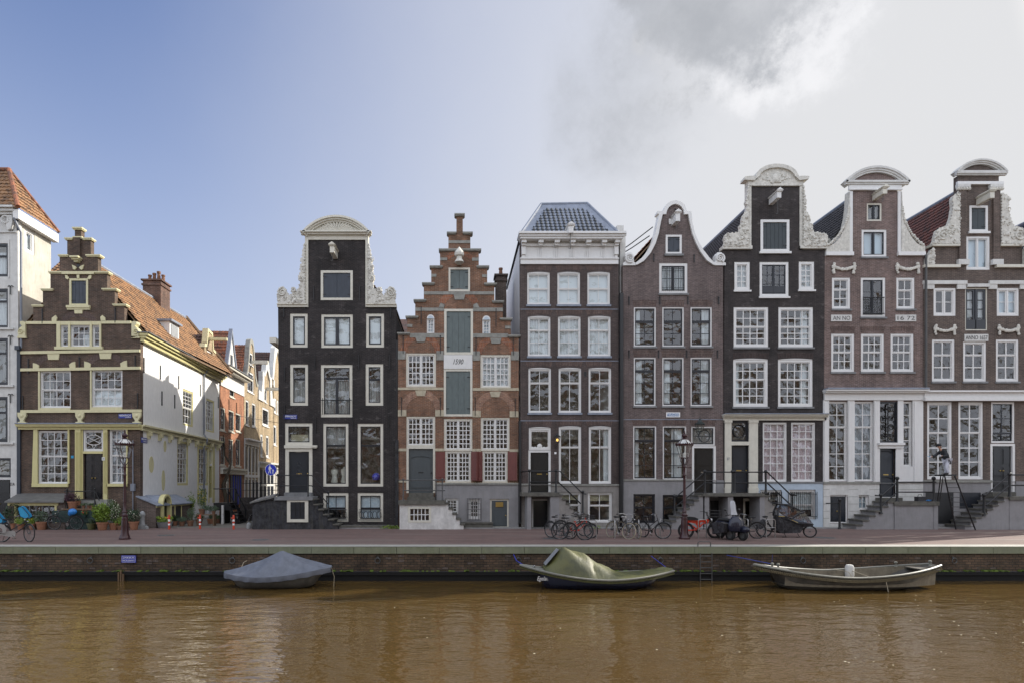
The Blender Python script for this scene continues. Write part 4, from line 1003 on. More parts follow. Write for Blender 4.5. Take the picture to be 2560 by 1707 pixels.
# ================================================================== far-left white house
A = House('white_stone_house', 'white stone house at the left edge with orange tiled roof, three anchors and dark windows', FR, -20, 'plinth_white')
for q, sp, cu in (((-44, 609, 21, 692), 640, 'curtain_white'), ((-44, 722, 21, 820), 753, 'curtain_white'), ((-44, 845, 20, 962), 882, 'curtain_grey'), ((-44, 991, 19, 1104), 1030, 'curtain_grey')):
    A.win(*q, 1, (1, 1), sp, frame='frame_dark', fw=.12, curtain=cu, crect=(0, 0, 1, .8))
A.win(-40, 1144, 27, 1192, 1, 1, frame='frame_dark', fw=.08, name='fanlight')
A.door(-40, 1198, 26, 1310, 'door_black', 2, ((.06, .28), (.34, .62), (.68, .95)), None)
A.wall([(-120, 1320), (48, 1320), (44, 543), (-120, 543)], .3)
mb = A.mb()
for v in (820, 962, 1105): mb.pbox(-120, v, 36, v+5, -.10, 0)
for (v0, v1) in ((600, 696), (714, 820), (838, 964), (984, 1104)): mb.pbox(21, v0, 24.5, v1, -.04, 0)
A.P('stone_band', 'plinth_white', mb)
A.cornice(-120, 41, [(522, 527, .45), (527, 534, .32), (534, 540, .2), (580, 583, .08)], 'plinth_white')
mb = A.mb(); mb.ppoly([(24, 543), (37, 543), (38, 560), (34, 576), (26, 580), (22, 570), (24, 556)], -.22, 0); a, z = FR.px(20, 553); mb.tube([(a+.2*math.cos(R(k)), -.2, z+.2*math.sin(R(k))) for k in range(0, 360, 30)], .05, 6, True); A.P('console', 'plinth_white', mb)
for v in (724, 848, 993):
    a, z = FR.px(28, v); mb = A.mb(); mb.tube([(a-.15, -.05, z+.12), (a-.08, -.05, z+.2), (a, -.05, z+.15), (a+.08, -.05, z+.2), (a+.15, -.05, z+.12)], .022, 5); mb.tube([(a, -.05, z+.18), (a, -.05, z-.3)], .022, 5); A.P('wall_anchor', 'iron', mb)
nx = A.o; text('21A', *FR.px(31, 1209), .17, .26, -.012, FR, nx, 'iron')
fs = Frame(gx(42, 0), 0, 0, 1, -1, 0)       # side wall faces right
S2 = House.__new__(House); S2.fr = fs; S2.o = A.o; S2.holes = []; S2.mat = 'plaster_beige'
S2.win(62, 577, 86, 634, cols=1, rows=1, fw=.16, frame='white', curtain='blind_white')
S2.P('side_wall', 'plaster_beige', S2.mb().wall([(.3, 0), (2.75, 0), (2.75, 16.9), (.3, 16.9)], S2.holes, 0, .3))
mb = S2.mb(); mb.box(-.3, 2.95, -.32, -.0, 16.85, 17.35); S2.P('fascia', 'white', mb)
mb = MB(); xr = gx(42, 0); mb.box(xr-12, xr-.31, 2.5, 2.75, 0, 16.9); mb.build('back_wall', 'plaster_beige', A.o)
mb = MB(); mb.box(xr-12, xr-.32, .31, 2.4, 5.2, 5.3); mb.box(xr-12, xr-.32, .31, 2.4, 9, 9.1); mb.box(xr-12, xr-.32, .31, 2.4, 12.6, 12.7); mb.build('floor', 'room_wall', A.o)
mb = MB(); ap = Vector((gx(23, 1.3), 1.3, gz(428, 1.3)))
e0 = Vector((xr+.32, -.35, 17.38)); e1 = Vector((xr+.32, 3.0, 17.38))
fl = lambda u, v: abs(u-.5)*2 < 1-v*.98
tiles(mb, e0, e1-e0, ap-(e0+e1)/2, .24, .3, inside=fl)
w0 = Vector((xr+.32-14, -.35, 17.38)); mb2 = Vector((0, ap.y-e0.y, ap.z-e0.z)); sl = (e0.x-ap.x)/14
tiles(mb, w0, e0-w0, mb2, .24, .3, inside=lambda u, v: u < 1-sl*v)
r_ = mb.build('roof', 'tiles_orange', A.o)
mb = MB(); mb.tube([e0+Vector((0, 0, .1)), ap+Vector((0, 0, .08))], .12, 8); mb.tube([e1+Vector((0, 0, .1)), ap+Vector((0, 0, .08))], .10, 8); mb.tube([ap+Vector((0, 0, .08)), ap+Vector((-13, 0, .08))], .12, 8); mb.build('ridge', 'tiles_rust', r_)
mb = MB(); mb.box(xr-14, xr+.2, -.2, 2.7, 17.28, 17.36); mb.build('roof_boards', 'wood', A.o)
mb = A.mb(); a, _ = FR.px(46, 800); mb.tube([(a+.02, -.12, 16.9), (a+.02, -.05, 16.3)], .06, 8); mb.box(a-.02, a+.16, -.1, .2, .1, gz(872, 0)); mb.box(a-.06, a+.2, -.22, -.1, gz(876, 0), gz(866, 0)); A.P('drainpipe', 'shutter_navy', mb)
mb = MB(); mb.tube([(xr+.05, -.3, 16.9), (xr+.25, -.02, 16.2), (xr+.25, -.02, gz(870, 0))], .06, 8); mb.build('drainpipe', 'pipe_grey', A.o)
# roof seen between the two
Zb = thing('rear_house', 'orange tiled rear roof with white gutter between the white house and the stepped gable', 'house', (-24, 9, 0))
mb = MB(); yq = 6.0; P0 = Vector((gx(100, yq), yq, gz(700, yq))); tiles(mb, P0, Vector((gx(175, yq)-gx(100, yq), 0, -.55)), Vector((0.1, 2.6, 2.6))); mb.build('roof', 'tiles_orange', Zb)
mb = MB(); mb.box(gx(100, yq), gx(170, yq), yq-.1, yq+3, 0, gz(700, yq)-.35); mb.build('wall', 'plaster_beige', Zb)
mb = MB(); mb.box(gx(100, yq), gx(146, yq), yq-.2, yq-.1, gz(704, yq), gz(694, yq)); mb.build('gutter', 'white', Zb)

# ================================================================== black brick neck-gable house
Hb = House('black_house', 'black brick house with tall neck gable, shell pediment and carved side scrolls', FR, 842, 'brick_black')
Hb.shutters(802, 677, 882, 751, 'offwhite', 'shutter_navy', 2, .13, 1)
Hb.win(725, 784, 769, 868, 1, 1, frame='offwhite', sash='frame_dark', fw=.15, sw=.07, curtain='blind_white')
Hb.win(803, 786, 882, 869, 1, 1, frame='offwhite', sash='frame_dark', fw=.14, sw=.07, curtain='blind_white', leaves=2)
Hb.win(915, 784, 960, 868, 1, 1, frame='offwhite', sash='frame_dark', fw=.15, sw=.07, curtain='blind_white')
Hb.win(725, 910, 770, 1013, 1, (1, 1), 947, frame='offwhite', sash='frame_dark', fw=.16, curtain='lace', crect=(0, 0, 1, .68))
Hb.win(914, 909, 958, 1013, 1, (1, 1), 948, frame='offwhite', sash='frame_dark', fw=.16, curtain='lace', crect=(0, 0, 1, .68))
w = Hb.win(802, 911, 881, 1042, 1, (1, 1), 945, frame='offwhite', sash='frame_dark', fw=.16, curtain='lace', crect=(0, 0, 1, .72))
a0, a1, z0, z1 = FR.R(838, 946, 845, 1038); Hb.P('door_post', 'frame_dark', Hb.mb().box(a0, a1, .08, .15, z0, z1), w)
a0, a1, z0, z1 = FR.R(803, 1000, 880, 1036)
Hb.P('balcony_rail', 'iron', Hb.mb().tube([(a0, -.12, z1), (a1, -.12, z1)], .025, 6).tube([(a0+.1, -.12, z0), (a0+.1, -.12, z1+.12)], .02, 6).tube([(a1-.1, -.12, z0), (a1-.1, -.12, z1+.12)], .02, 6).tube([(a0+.2, -.12, z0), (a0+.25, -.12, z0+.4), (a0+.2, -.12, z1)], .012, 5).tube([(a1-.2, -.12, z0), (a1-.25, -.12, z0+.4), (a1-.2, -.12, z1)], .012, 5), w)
Hb.win(808, 1058, 871, 1215, 1, (1, 1), 1113, frame='offwhite', sash='frame_dark', fw=.15, curtain=[('curtain_grey', (0, .62, 1, 1)), ], glass='glass')
Hb.win(894, 1058, 958, 1215, 1, (1, 1), 1113, frame='offwhite', sash='frame_dark', fw=.15)
Hb.win(808, 1231, 871, 1303, 2, (1, 1), 1270, frame='offwhite', sash='frame_dark', fw=.15, curtain='blind_blue', crect=(0, .4, 1, 1))
Hb.win(894, 1231, 958, 1303, 2, (1, 1), 1270, frame='offwhite', sash='frame_dark', fw=.15, curtain='blind_blue', crect=(0, 0, 1, 1))
for u0 in (812, 898):
    a0, a1, z0, z1 = FR.R(u0, 1273, u0+56, 1298); mb = Hb.mb()
    mb.tube([(a0, -.08, z1), (a1, -.08, z1)], .02, 5); mb.tube([(a0, -.08, z0), (a1, -.08, z0)], .02, 5)
    for k in range(5):
        x = a0+(a1-a0)*(k+.5)/5; zc = (z0+z1)/2
        mb.tube([(x+.11*math.cos(R(t_)), -.08, zc+.2*math.sin(R(t_))) for t_ in range(0, 360, 30)], .014, 5, True)
        mb.spiral(x-.11, zc+.12, .07, -.08, 1.2, .012); mb.spiral(x+.11, zc-.12, .07, -.08, 1.2, .012, R(180))
    Hb.P('window_grille', 'iron', mb)
# shop figures in the windows
for u, v, hh in ((832, 1190, .82), (857, 1192, .7)):
    a, z = FR.px(u, 1208); mb = MB(); mb.lathe([(.17, 0), (.19, .15), (.13, .42), (.2, .68), (.19, .78), (.06, .86), (.05, .95)], (a, .45, z), 12)
    tag(mb.build('dress_form', 'plaster_beige', None, True, org=(a, .45, z)), 'pale dress form with a dark hat in the ground floor window' if u == 832 else 'shorter pale dress form on the right of the ground floor window', 'mannequin', 'dress forms in the shop window')
a, z = FR.px(832, 1170); mb = MB(); mb.lathe([(.22, 0), (.22, .03), (.11, .04), (.10, .14), (.0, .16)], (a, .45, z), 14); tag(mb.build('hat', 'cloth_dark', None, True, org=(a, .45, z)), 'dark brimmed hat resting on the left dress form', 'hat')
a, z = FR.px(938, 1190); mb = MB(); mb.lathe([(.05, -.22), (.2, -.18), (.26, -.02), (.2, .12), (.08, .2)], (a, .5, z), 14); tag(mb.build('blue_vase', 'sign_blue', None, True, org=(a, .5, z)), 'big glossy blue vase in the right ground floor window of the black house', 'vase')
w = Hb.win(712.5, 1057, 781, 1112, 1, 1, frame='offwhite', sash='frame_dark', fw=.17, name='fanlight', curtain='blind_tan', crect=(.1, 0, .9, .5))
Hb.rect('door_lintel', 'offwhite', 711, 1112, 782, 1119.5, -.07, .1)
Hb.door(713, 1119, 781, 1230, 'door_navy', 1, ((.08, .87),), 'offwhite', .19)
a, z = FR.px(746, 1128); Hb.P('nameplate', 'chrome', Hb.mb().box(a-.16, a+.16, .075, .085, z-.03, z+.03))
a, z = FR.px(747, 1170); mb = Hb.mb()
for k in range(3): mb.tube([(a+.1*math.cos(R(t_)), .085, z+.25-.25*k+.1*math.sin(R(t_))) for t_ in range(0, 360, 30)], .018, 5, True)
Hb.P('door_ornament', 'door_navy', mb)
Hb.wall([(697, 1322), (696, 900), (695, 767), (770, 767), (770, 600), (914, 600), (914, 767), (990, 767), (990, 1095), (988, 1322)], .3)
for q in ((763, 601, 771, 769), (914, 601, 921, 769), (763, 588, 921, 601)): Hb.rect('neck_trim', 'offwhite', *q, -.06, .3)
Hb.pediment(758, 927, 586, 544.5, 13, None, 'offwhite', proj=.34)
Hb.cornice(757, 927, [(583, 586, .34), (586, 590, .22)], 'offwhite')
mb = Hb.mb(); ac, zc = FR.px(843, 582)
for k in range(15):      # scallop shell relief
    th = R(12+k*(156/14)); r_ = 1.05*(1-.42*abs(math.cos(th))**1.2*.3)
    mb.tube([(ac+.1*math.cos(th), -.06, zc+.04), (ac+r_*.6*math.cos(th), -.10, zc+.36*math.sin(th)), (ac+r_*math.cos(th), -.07, zc+.56*math.sin(th))], [.02, .05, .06], 6)
Hb.P('shell_relief', 'offwhite', mb, smooth=True)
for q in (((694, 760, 769, 763.5), (694, 763.5, 769, 769)), ((915, 760, 991, 763.5), (915, 763.5, 991, 769))):
    mb = Hb.mb(); mb.pbox(*q[0], -.16, .3); mb.pbox(*q[1], -.09, .3); Hb.P('shoulder_cornice', 'offwhite', mb)
scr = [(763, 610), (760, 622), (757, 636), (758, 646), (752, 650), (756, 660), (751, 670), (753, 682), (747, 696), (752, 708), (750, 722), (742, 731), (735, 733), (740, 724), (735, 720), (729, 725), (732, 737), (724, 741), (719, 733), (714, 722), (705, 719), (697, 727), (695, 742), (698, 752), (697, 760), (763, 760)]
Hb.carve(scr, 'carved', seed=3, dens=34, spirals=((708, 733, .24, 1), (736, 728, .12, -1), (755, 700, .14, 1)))
Hb.carve([(2*842.5-u, v) for u, v in scr], 'carved', seed=5, dens=34, spirals=((978, 733, .24, -1), (949, 728, .12, 1), (930, 700, .14, -1)))
Hb.hoist(839, 640, 1.1, .3, .42, 'offwhite', .35)
aL, aR = gx(696, 0), gx(989, 0)
Hb.shell(aL, aR, 12.0, 12.0, 9.7, ridge=15.6)
gable_roof(Hb.o, FR, aL, aR, 12.0, 15.6, .32, 9.7, 'tiles_brown')
Hb.anchors([(710, 777), (785, 735), (899, 735), (977, 777), (712, 935), (788, 905), (897, 905), (974, 905), (712, 1030), (790, 1062), (883, 1058), (973, 1056)], 34, .035)
a, z = FR.px(788, 1115); Hb.P('vent_lamp', 'offwhite', Hb.mb().box(a-.13, a+.13, -.13, 0, z-.05, z+.06).box(a-.1, a+.1, -.1, 0, z-.1, z-.05))
mb = MB(); mb.box(aL-.35, aL, -.45, 2.2, gz(861, 0)-.0, gz(848, 0)); mb.build('eaves_box', 'offwhite', Hb.o)
chimney(Hb.o, aL+.6, aL+1.6, 6.6, 7.9, 11, 14.0)  # hidden stack added to cast the peaked shadow on the white wall
# stoop
yf = -1.15; ZL = gz(1240, yf)
XL = gx(631, yf); XR = gx(781, yf)
mb = MB(); za = gz(1250, yf)
mb.add([(gx(631, yf), yf, 0), (gx(784, yf), yf, 0), (gx(784, yf), yf, ZL-.2), (gx(688, yf), yf, ZL-.2), (gx(631, yf), yf, gz(1254, yf)), (gx(648, 0), -.01, 0), (gx(784, yf), -.01, 0), (gx(784, yf), -.01, ZL-.2), (gx(688, yf), -.01, ZL-.2), (gx(648, 0), -.01, gz(1254, yf)+.1)], [(0, 1, 2, 3, 4), (5, 9, 8, 7, 6), (0, 4, 9, 5), (1, 6, 7, 2), (3, 2, 7, 8), (4, 3, 8, 9)])
mb.build('stoop_wall', 'dark_rubble', Hb.o)
mb = MB(); mb.box(gx(687, yf), gx(782, yf), yf-.1, -.02, ZL-.2, ZL); mb.box(gx(712, -.3), gx(780, -.3), -.45, -.01, ZL, gz(1230, -.4)); mb.build('stoop_slab', 'bluestone', Hb.o)
mb = MB(); mb.add([(gx(626, yf), yf-.12, gz(1254, yf)), (gx(688, yf), yf-.12, gz(1238, yf)), (gx(694, 0), 0, gz(1238, yf)+.12), (gx(648, 0), 0, gz(1254, yf)+.2), (gx(626, yf), yf-.12, gz(1254, yf)-.08), (gx(688, yf), yf-.12, gz(1238, yf)-.1), (gx(694, 0), 0, gz(1238, yf)+.02), (gx(648, 0), 0, gz(1254, yf)+.1)], [(0, 1, 2, 3), (4, 7, 6, 5), (0, 4, 5, 1), (1, 5, 6, 2), (2, 6, 7, 3), (3, 7, 4, 0)]); mb.build('stoop_roof', 'slab', Hb.o)
f1 = Frame(0, yf, 1, 0, 0, 1)
S3 = House.__new__(House); S3.fr = f1; S3.o = Hb.o; S3.holes = []
mb = MB(f1); a0, a1, z0, z1 = f1.R(718, 1249, 771, 1304); mb.wall([(a0, z0), (a1, z0), (a1, z1), (a0, z1)], [[(a0+.18, z0+.16), (a1-.18, z0+.16), (a1-.18, z1-.1), (a0+.18, z1-.1)]], -.05, 0); w = mb.build('cellar_window', 'offwhite', Hb.o)
mb = MB(f1); mb.box(a0+.18, a1-.18, -.02, -.004, z0+.16, z1-.1); mb.build('pane', 'frame_dark', w)
mb = MB(f1)
for k in (1, 2): x = a0+.18+(a1-a0-.36)*k/3; mb.box(x-.012, x+.012, -.035, -.021, z0+.16, z1-.1)
zz = (z0+z1)/2+.05; mb.box(a0+.18, a1-.18, -.036, -.022, zz-.012, zz+.012); mb.build('glazing_bar', 'iron', w)
steps(Hb.o, gx(845, yf), gx(771, yf), .02, ZL-.12, yf, -.02, 6, 'stair', 'dark_rubble')
zr = gz(1187, yf)
railing(Hb.o, [(gx(695, yf), yf, ZL, zr), (gx(770, yf), yf, ZL, zr), (gx(821.5, yf), yf, gz(1290, yf), gz(1230, yf))], [[(gx(690, yf), yf, zr), (gx(779, yf), yf, zr), (gx(820, yf), yf, gz(1233, yf))], [(gx(690, yf), yf, gz(1213, yf)), (gx(779, yf), yf, gz(1213, yf)), (gx(820, yf), yf, gz(1258, yf))]])
mb = MB(); mb.box(gx(838, -.7), gx(984, -.7), -.7, -.02, 0, .16); mb.build('plinth_step', 'stair', Hb.o)
# dark strip as painted gap shade, and post, between black and red house
mb = MB(); mb.box(gx(989, 0)+.02, gx(994, 0), .02, .3, 0, gz(850, 0)); mb.build('gap_shade', 'iron', Hb.o)
mb = MB(); mb.box(gx(988, -.1), gx(996, -.1), -.1, .0, 0.05, gz(1099, -.1)); mb.build('corner_post', 'dark_rubble', Hb.o)

# ================================================================== red stepped-gable house
Hr = House('stepped_gable_house', 'orange red brick house with tall stepped gable, grey shutters and date 1590', FR, 1146, 'brick_orange')
Hr.shutters(1121.5, 670, 1175, 729, 'offwhite', 'shutter_grey', 2, .10, 2)
Hr.shutters(1110.5, 773, 1182.5, 886, 'offwhite', 'shutter_grey', 2, .13, 2)
Hr.shutters(1109.5, 922, 1181, 1040, 'offwhite', 'shutter_grey', 2, .12, 2)
Hr.win(1015, 882, 1090, 967, 3, 5, frame='offwhite', sash='white', fw=.11, leaves=2, sw=.05, mw=.045)
Hr.win(1201, 886, 1277, 970, 3, 5, frame='offwhite', sash='white', fw=.11, leaves=2, sw=.05, mw=.045, curtain='curtain_white')
Hr.win(1016, 1040, 1088, 1115, 3, 5, frame='offwhite', sash='white', fw=.10, leaves=2, mw=.045)
Hr.win(1110, 1046, 1181, 1126, 3, 6, frame='offwhite', sash='white', fw=.10, leaves=2, mw=.045)
Hr.win(1202, 1043, 1274, 1126, 3, 6, frame='offwhite', sash='white', fw=.10, leaves=2, mw=.045)
Hr.win(1113, 1126.5, 1178, 1205, 3, 6, frame='offwhite', sash='white', fw=.09, leaves=2, mw=.045)
Hr.win(1206, 1126.5, 1269, 1205, 3, 6, frame='offwhite', sash='white', fw=.09, leaves=2, mw=.045)
Hr.door(1016, 1115, 1088, 1231, 'door_grey', 1, ((.1, .78),), 'offwhite', .12, arched=True, knob='iron')
for u0, v0, u1, v1 in ((1067, 796, 1086, 834), (1206, 799, 1226, 838)):
    Hr.win(u0, v0, u1, v1, 2, 4, frame='white', fw=.05, curtain='blind_blue')
    um = (u0+u1)/2; rr_ = (u1-u0)/2; mb = Hr.mb(); mb.ppoly([(um+rr_*math.cos(R(t_)), v0+1-rr_*1.05*math.sin(R(t_))) for t_ in range(0, 181, 15)], -.02, .05); aw = Hr.P('arched_head', 'white', mb)
    mb = Hr.mb(); mb.ppoly([(um+rr_*.72*math.cos(R(t_)), v0+1-rr_*.75*math.sin(R(t_))) for t_ in range(0, 181, 15)], -.03, -.021); Hr.P('pane', 'blind_blue', mb, aw)
Hr.win(1113, 1245, 1146, 1283, 3, 4, frame='white', fw=.09); Hr.win(1172, 1247, 1200, 1296, 3, 4, frame='white', fw=.09)
Hr.win(1225, 1246, 1272, 1319, 1, 1, frame='offwhite', fw=.09, hole=True, name='cellar_door_frame')
d = Hr.door(1229, 1250, 1268, 1319, 'door_grey', 1, ((.06, .6),), None, hole=False, n=.04, slot=False)
a0, a1, z0, z1 = FR.R(1239, 1254, 1258, 1266); Hr.P('nameplate', 'brass', Hr.mb().box(a0, a1, -.0, .01, z0, z1))
out = [(996, 1322), (995, 1100), (995, 833), (1018, 833), (1018, 791), (1038, 791), (1038, 750), (1059.5, 750), (1059.5, 708), (1078, 708), (1078, 666), (1100, 666), (1100, 624), (1121, 624), (1121, 582), (1141, 582), (1141, 538), (1157, 538), (1157, 582), (1176, 582), (1176, 624), (1197, 624), (1197, 666), (1218, 666), (1218, 709), (1236, 709), (1236, 754), (1257, 754), (1257, 797), (1277, 797), (1277, 839), (1297, 839), (1296, 1322)]
Hr.wall(out, .3)
stepcaps(Hr, [(1136, 1162, 536), (1117, 1141, 582), (1157, 1182, 582), (1097, 1203, 624), (1074, 1107, 666), (1191, 1223, 666), (1055, 1087, 708), (1210, 1242, 709), (1034, 1066, 750), (1230, 1260, 753), (1014, 1046, 791), (1249, 1281, 796), (993, 1025, 832), (1270, 1301, 838)], 'greystone', 3.6, .13)
for q in ((1121, 602, 1176, 609), (1059.5, 729.5, 1236, 737), (1038, 770, 1110, 778), (1182.5, 770, 1257, 779), (1025, 833, 1110, 844), (1182.5, 834, 1270, 844)): Hr.rect('stone_band', 'greystone', *q, -.03, .001)
for q in ((995, 968, 1109, 974), (1182, 969, 1297, 976), (995, 1120, 1016, 1127), (1088, 1120, 1110, 1127), (1181, 1121, 1202, 1128), (1274, 1122, 1297, 1129), (995, 1199, 1016, 1205), (1088, 1205, 1297, 1209)): Hr.rect('stone_band', 'sandstone', *q, -.03, .001)
for q in ((995, 1024, 1016, 1040), (1088, 1024, 1109.5, 1040), (1181.5, 1026, 1202, 1042), (1274, 1027, 1296, 1042), (995, 877, 1014, 898), (1091, 877, 1109, 900), (1182.5, 878, 1200, 901), (1278, 878, 1297, 900), (1078, 686, 1091, 693), (1205, 687, 1218, 694), (1100, 645, 1118, 652), (1180, 645, 1197, 653), (1018, 811, 1031, 818), (1263, 815, 1277, 822)): Hr.rect('stone_block', 'greystone' if q[1] < 960 else 'sandstone', *q, -.035, .001)
for uc, vc, r0, r1 in ((1052, 1027, 36, 53), (1238, 1029, 36, 53)): Hr.arch(uc, vc, r0, r1, 'brick_pink', 2, 178, 44)
for uc, vc, r0, r1 in ((1052, 884, 36, 52), (1240, 888, 36, 52)): Hr.arch(uc, vc, r0, r1, 'brick_arch', 5, 175, 44)
Hr.arch(1147, 778, 38, 55, 'brick_arch', 25, 155, 34); Hr.arch(1149, 670, 32, 44, 'brick_arch', 35, 145, 26)
for pts in (((1038, 975), (1066, 975), (1062, 989), (1042, 989)), ((1224, 978), (1252, 978), (1248, 992), (1228, 992)), ((1134, 736), (1163, 736), (1160, 750), (1137, 750)), ((1038, 841), (1066, 841), (1062, 855), (1042, 855)), ((1225, 845), (1254, 845), (1250, 859), (1229, 859)), ((1102, 758), (1112, 763), (1110, 770), (1096, 770)), ((1192, 758), (1183, 763), (1184, 770), (1199, 770))): Hr.P('keystone', 'sandstone' if pts[0][1] > 900 else 'greystone', Hr.mb().ppoly(pts, -.045, 0))
db = Hr.rect('date_board', 'white', 1109.5, 887, 1181, 921.5, -.05, .02)
text('1590', *FR.px(1146, 904), .28, .56, -.056, FR, db, 'iron', shear=.3)
Hr.rect('lower_brick_panel', 'brick_pink', 997, 975, 1109, 1040, -.004, 0) if 0 else None
for (u0, v0, u1, v1, ang) in ((1088, 1129, 1113, 1197, 0), (1177.5, 1128, 1193, 1200, 35), (1195, 1129, 1206.5, 1201, -50), (1269, 1129, 1285, 1200, 25)):
    a0, a1, z0, z1 = FR.R(u0, v0, u1, v1); hinge_left = ang > 0
    ww = .52; c_, s_ = math.cos(R(abs(ang))), math.sin(R(abs(ang)))
    mb = MB()
    hx = a0 if (ang > 0) else a1; dx = 1 if ang > 0 else -1
    def pt(f, n, z): return (hx+dx*(f*ww*c_)+n*s_*dx, -.03-f*ww*s_+n*c_*-1, z)
    def bx(f0, f1, n0, n1, zz0, zz1):
        mb.add([pt(f, n, z) for z in (zz0, zz1) for n in (n0, n1) for f in (f0, f1)], [(0, 2, 3, 1), (4, 5, 7, 6), (0, 1, 5, 4), (2, 6, 7, 3), (0, 4, 6, 2), (1, 3, 7, 5)])
    bx(0, 1, 0, .04, z0, z1); bx(.18, .82, .04, .055, z0+.12, z1-.12); sh = mb.build('red_shutter', 'shutter_red', Hr.o)
for q in ((1090, 1209, 1297, 1320), (997, 1209, 1016, 1320)): pass
Hr.P('plinth', 'plinth', Hr.mb().wall([FR.px(*p) for p in ((1089, 1320), (1296, 1320), (1297, 1209), (1089, 1209))], [[FR.px(*p) for p in ((a_, d_), (c__, d_), (c__, b__), (a_, b__))] for (a_, b__, c__, d_) in ((1113, 1245, 1146, 1283), (1172, 1247, 1200, 1296), (1225, 1246, 1272, 1319))], -.05, -.001))
Hr.rect('plinth_cornice', 'greystone', 1089, 1206, 1297, 1210, -.12, 0)
a0, a1, z0, z1 = FR.R(1168, 1244, 1203, 1299); mb = Hr.mb()
for k in range(6): x = a0+(a1-a0)*k/5; mb.tube([(x, -.16, z0), (x, -.16, z1)], .014, 5)
for k in range(5): z = z0+(z1-z0)*k/4; mb.tube([(a0, -.16, z), (a1, -.16, z)], .014, 5)
Hr.P('window_grille', 'iron_grey', mb)
aL, aR = gx(995, 0), gx(1297, 0)
Hr.shell(aL, aR, 10.0, 10.0, 10.6, ridge=15.8)
gable_roof(Hr.o, FR, aL+.3, aR-.3, 9.9, 15.2, .32, 10.6, 'tiles_brown')
yy = 3.0; chimney(Hr.o, gx(1240, yy), gx(1266, yy), yy, yy+.8, 9, gz(690, yy), 'brick_umber', 1)
Hr.anchors([(1008, 862), (1101, 862), (1190, 866), (1283, 866), (1053, 790), (1240, 795), (1004, 1016), (1101, 1016), (1188, 1016), (1288, 1018)], 44, .035)
# onion-capped hoist housing
a, z = FR.px(1148, 662); mb = MB(); mb.lathe([(.26, -.05), (.22, .05), (.15, .14), (.15, .26), (.24, .30), (.27, .40), (.24, .52), (.12, .66), (.03, .78), (0.001, .8)], (a, -.45, z), 12); mb.box(a-.12, a+.12, -.45, 0, z-.03, z+.22); mb.build('hoist_cap', 'carved', Hr.o, True)
# stoop with white cellar front
yf = -1.15; ZL = gz(1250, yf)
fs_ = Frame(0, yf, 1, 0, 0, 1); a0, a1, z0, z1 = fs_.R(1020, 1266, 1078, 1305)
mb = MB(fs_); mb.wall([(gx(999, yf), 0), (gx(1112, yf), 0), (gx(1112, yf), ZL-.2), (gx(999, yf), ZL-.2)], [[(a0, z0), (a1, z0), (a1, z1), (a0, z1)]], 0, .2); mb.box(gx(999, yf), gx(999, yf)+.2, .2, 1.13, 0, ZL-.2); mb.box(gx(1112, yf)-.2, gx(1112, yf), .2, 1.13, 0, ZL-.2); mb.build('stoop_wall', 'white_plaster_old', Hr.o)
mb = MB(fs_); mb.wall([(a0, z0), (a1, z0), (a1, z1), (a0, z1)], [[(a0+.12, z0+.12), (a1-.12, z0+.12), (a1-.12, z1-.1), (a0+.12, z1-.1)]], -.02, .1); w = mb.build('cellar_window', 'offwhite', Hr.o)
mb = MB(fs_)
for k in range(1, 5): x = a0+.12+(a1-a0-.24)*k/5; mb.box(x-.022, x+.022, .02, .06, z0+.12, z1-.1)
mb.box(a0+.12, a1-.12, .025, .055, (z0+z1)/2-.02, (z0+z1)/2+.025); mb.build('sash', 'white', w); MB(fs_).quad((a0+.12, .05, z0+.1), (a1-.12, .05, z0+.1), (a1-.12, .05, z1-.1), (a0+.12, .05, z1-.1)).build('pane', 'glass', w)
mb = MB(); mb.box(gx(996, yf), gx(1114, yf), yf-.1, -.02, ZL-.22, ZL); mb.box(gx(1018, -.5), gx(1087, -.5), -.5, -.01, ZL, gz(1241, -.5)); mb.box(gx(1022, -.2), gx(1084, -.2), -.25, -.005, gz(1241, -.5), gz(1231, -.2)); mb.build('stoop_slab', 'stair', Hr.o)
steps(Hr.o, gx(1160, yf), gx(1112, yf), .02, ZL-.12, yf, -.06, 5, 'stair', 'white_plaster_old')
zr = gz(1199, yf)
railing(Hr.o, [(gx(1008, yf), yf, ZL, zr), (gx(1106, yf), yf, ZL, zr+.02), (gx(1090, -.1), -.12, ZL, zr)], [[(gx(996, 0), -.05, zr), (gx(1004, yf), yf, zr), (gx(1113, yf), yf, zr)], [(gx(1008, yf), yf, gz(1225, yf)), (gx(1113, yf), yf, gz(1225, yf))]], 'iron_grey')
mb = MB(); mb.box(gx(1157, -.5), gx(1232, -.5), -.5, -.055, 0, .26); mb.box(gx(1157, -.56), gx(1233, -.56), -.56, -.055, .26, .33); mb.build('plinth_step', 'stair', Hr.o)
Hr.pipe(1299, 1307, 1052, .08, 'iron', n=-.12)
# ================================================================== grey-brown house with white cornice and hipped roof
H4 = House('cornice_house', 'grey brown brick house with white bracketed cornice and hipped slate tiled roof', FR, 1423, 'brick_greybrown')
for c0, c1 in ((1318, 1374.5), (1393.5, 1450), (1468.5, 1525)):
    H4.win(c0, 683, c1, 762, 2, (1, 1), 722, fw=.07, frame='white', curtain='blind_white', sill='lead', arch=.05, sillh=.11)
    H4.win(c0+1.5, 793, c1+1.5, 890, 2, (1, 2), 825.5, fw=.07, frame='white', curtain='curtain_white', sill='lead', arch=.05, sillh=.11)
    w = H4.win(c0+3, 921, c1+3, 1031, 2, (1, 1), 957, fw=.075, frame='white', sill='lead', arch=.05, sillh=.11)
    for v in (679, 789, 917, 1064): H4.lintel(c0, v-14 if v != 1064 else v-14, c1+3, v-1, flare=5, rise=3)
H4.win(1322, 1069, 1377, 1124, 1, 1, frame='white', fw=.11, arch=.05, name='fanlight')
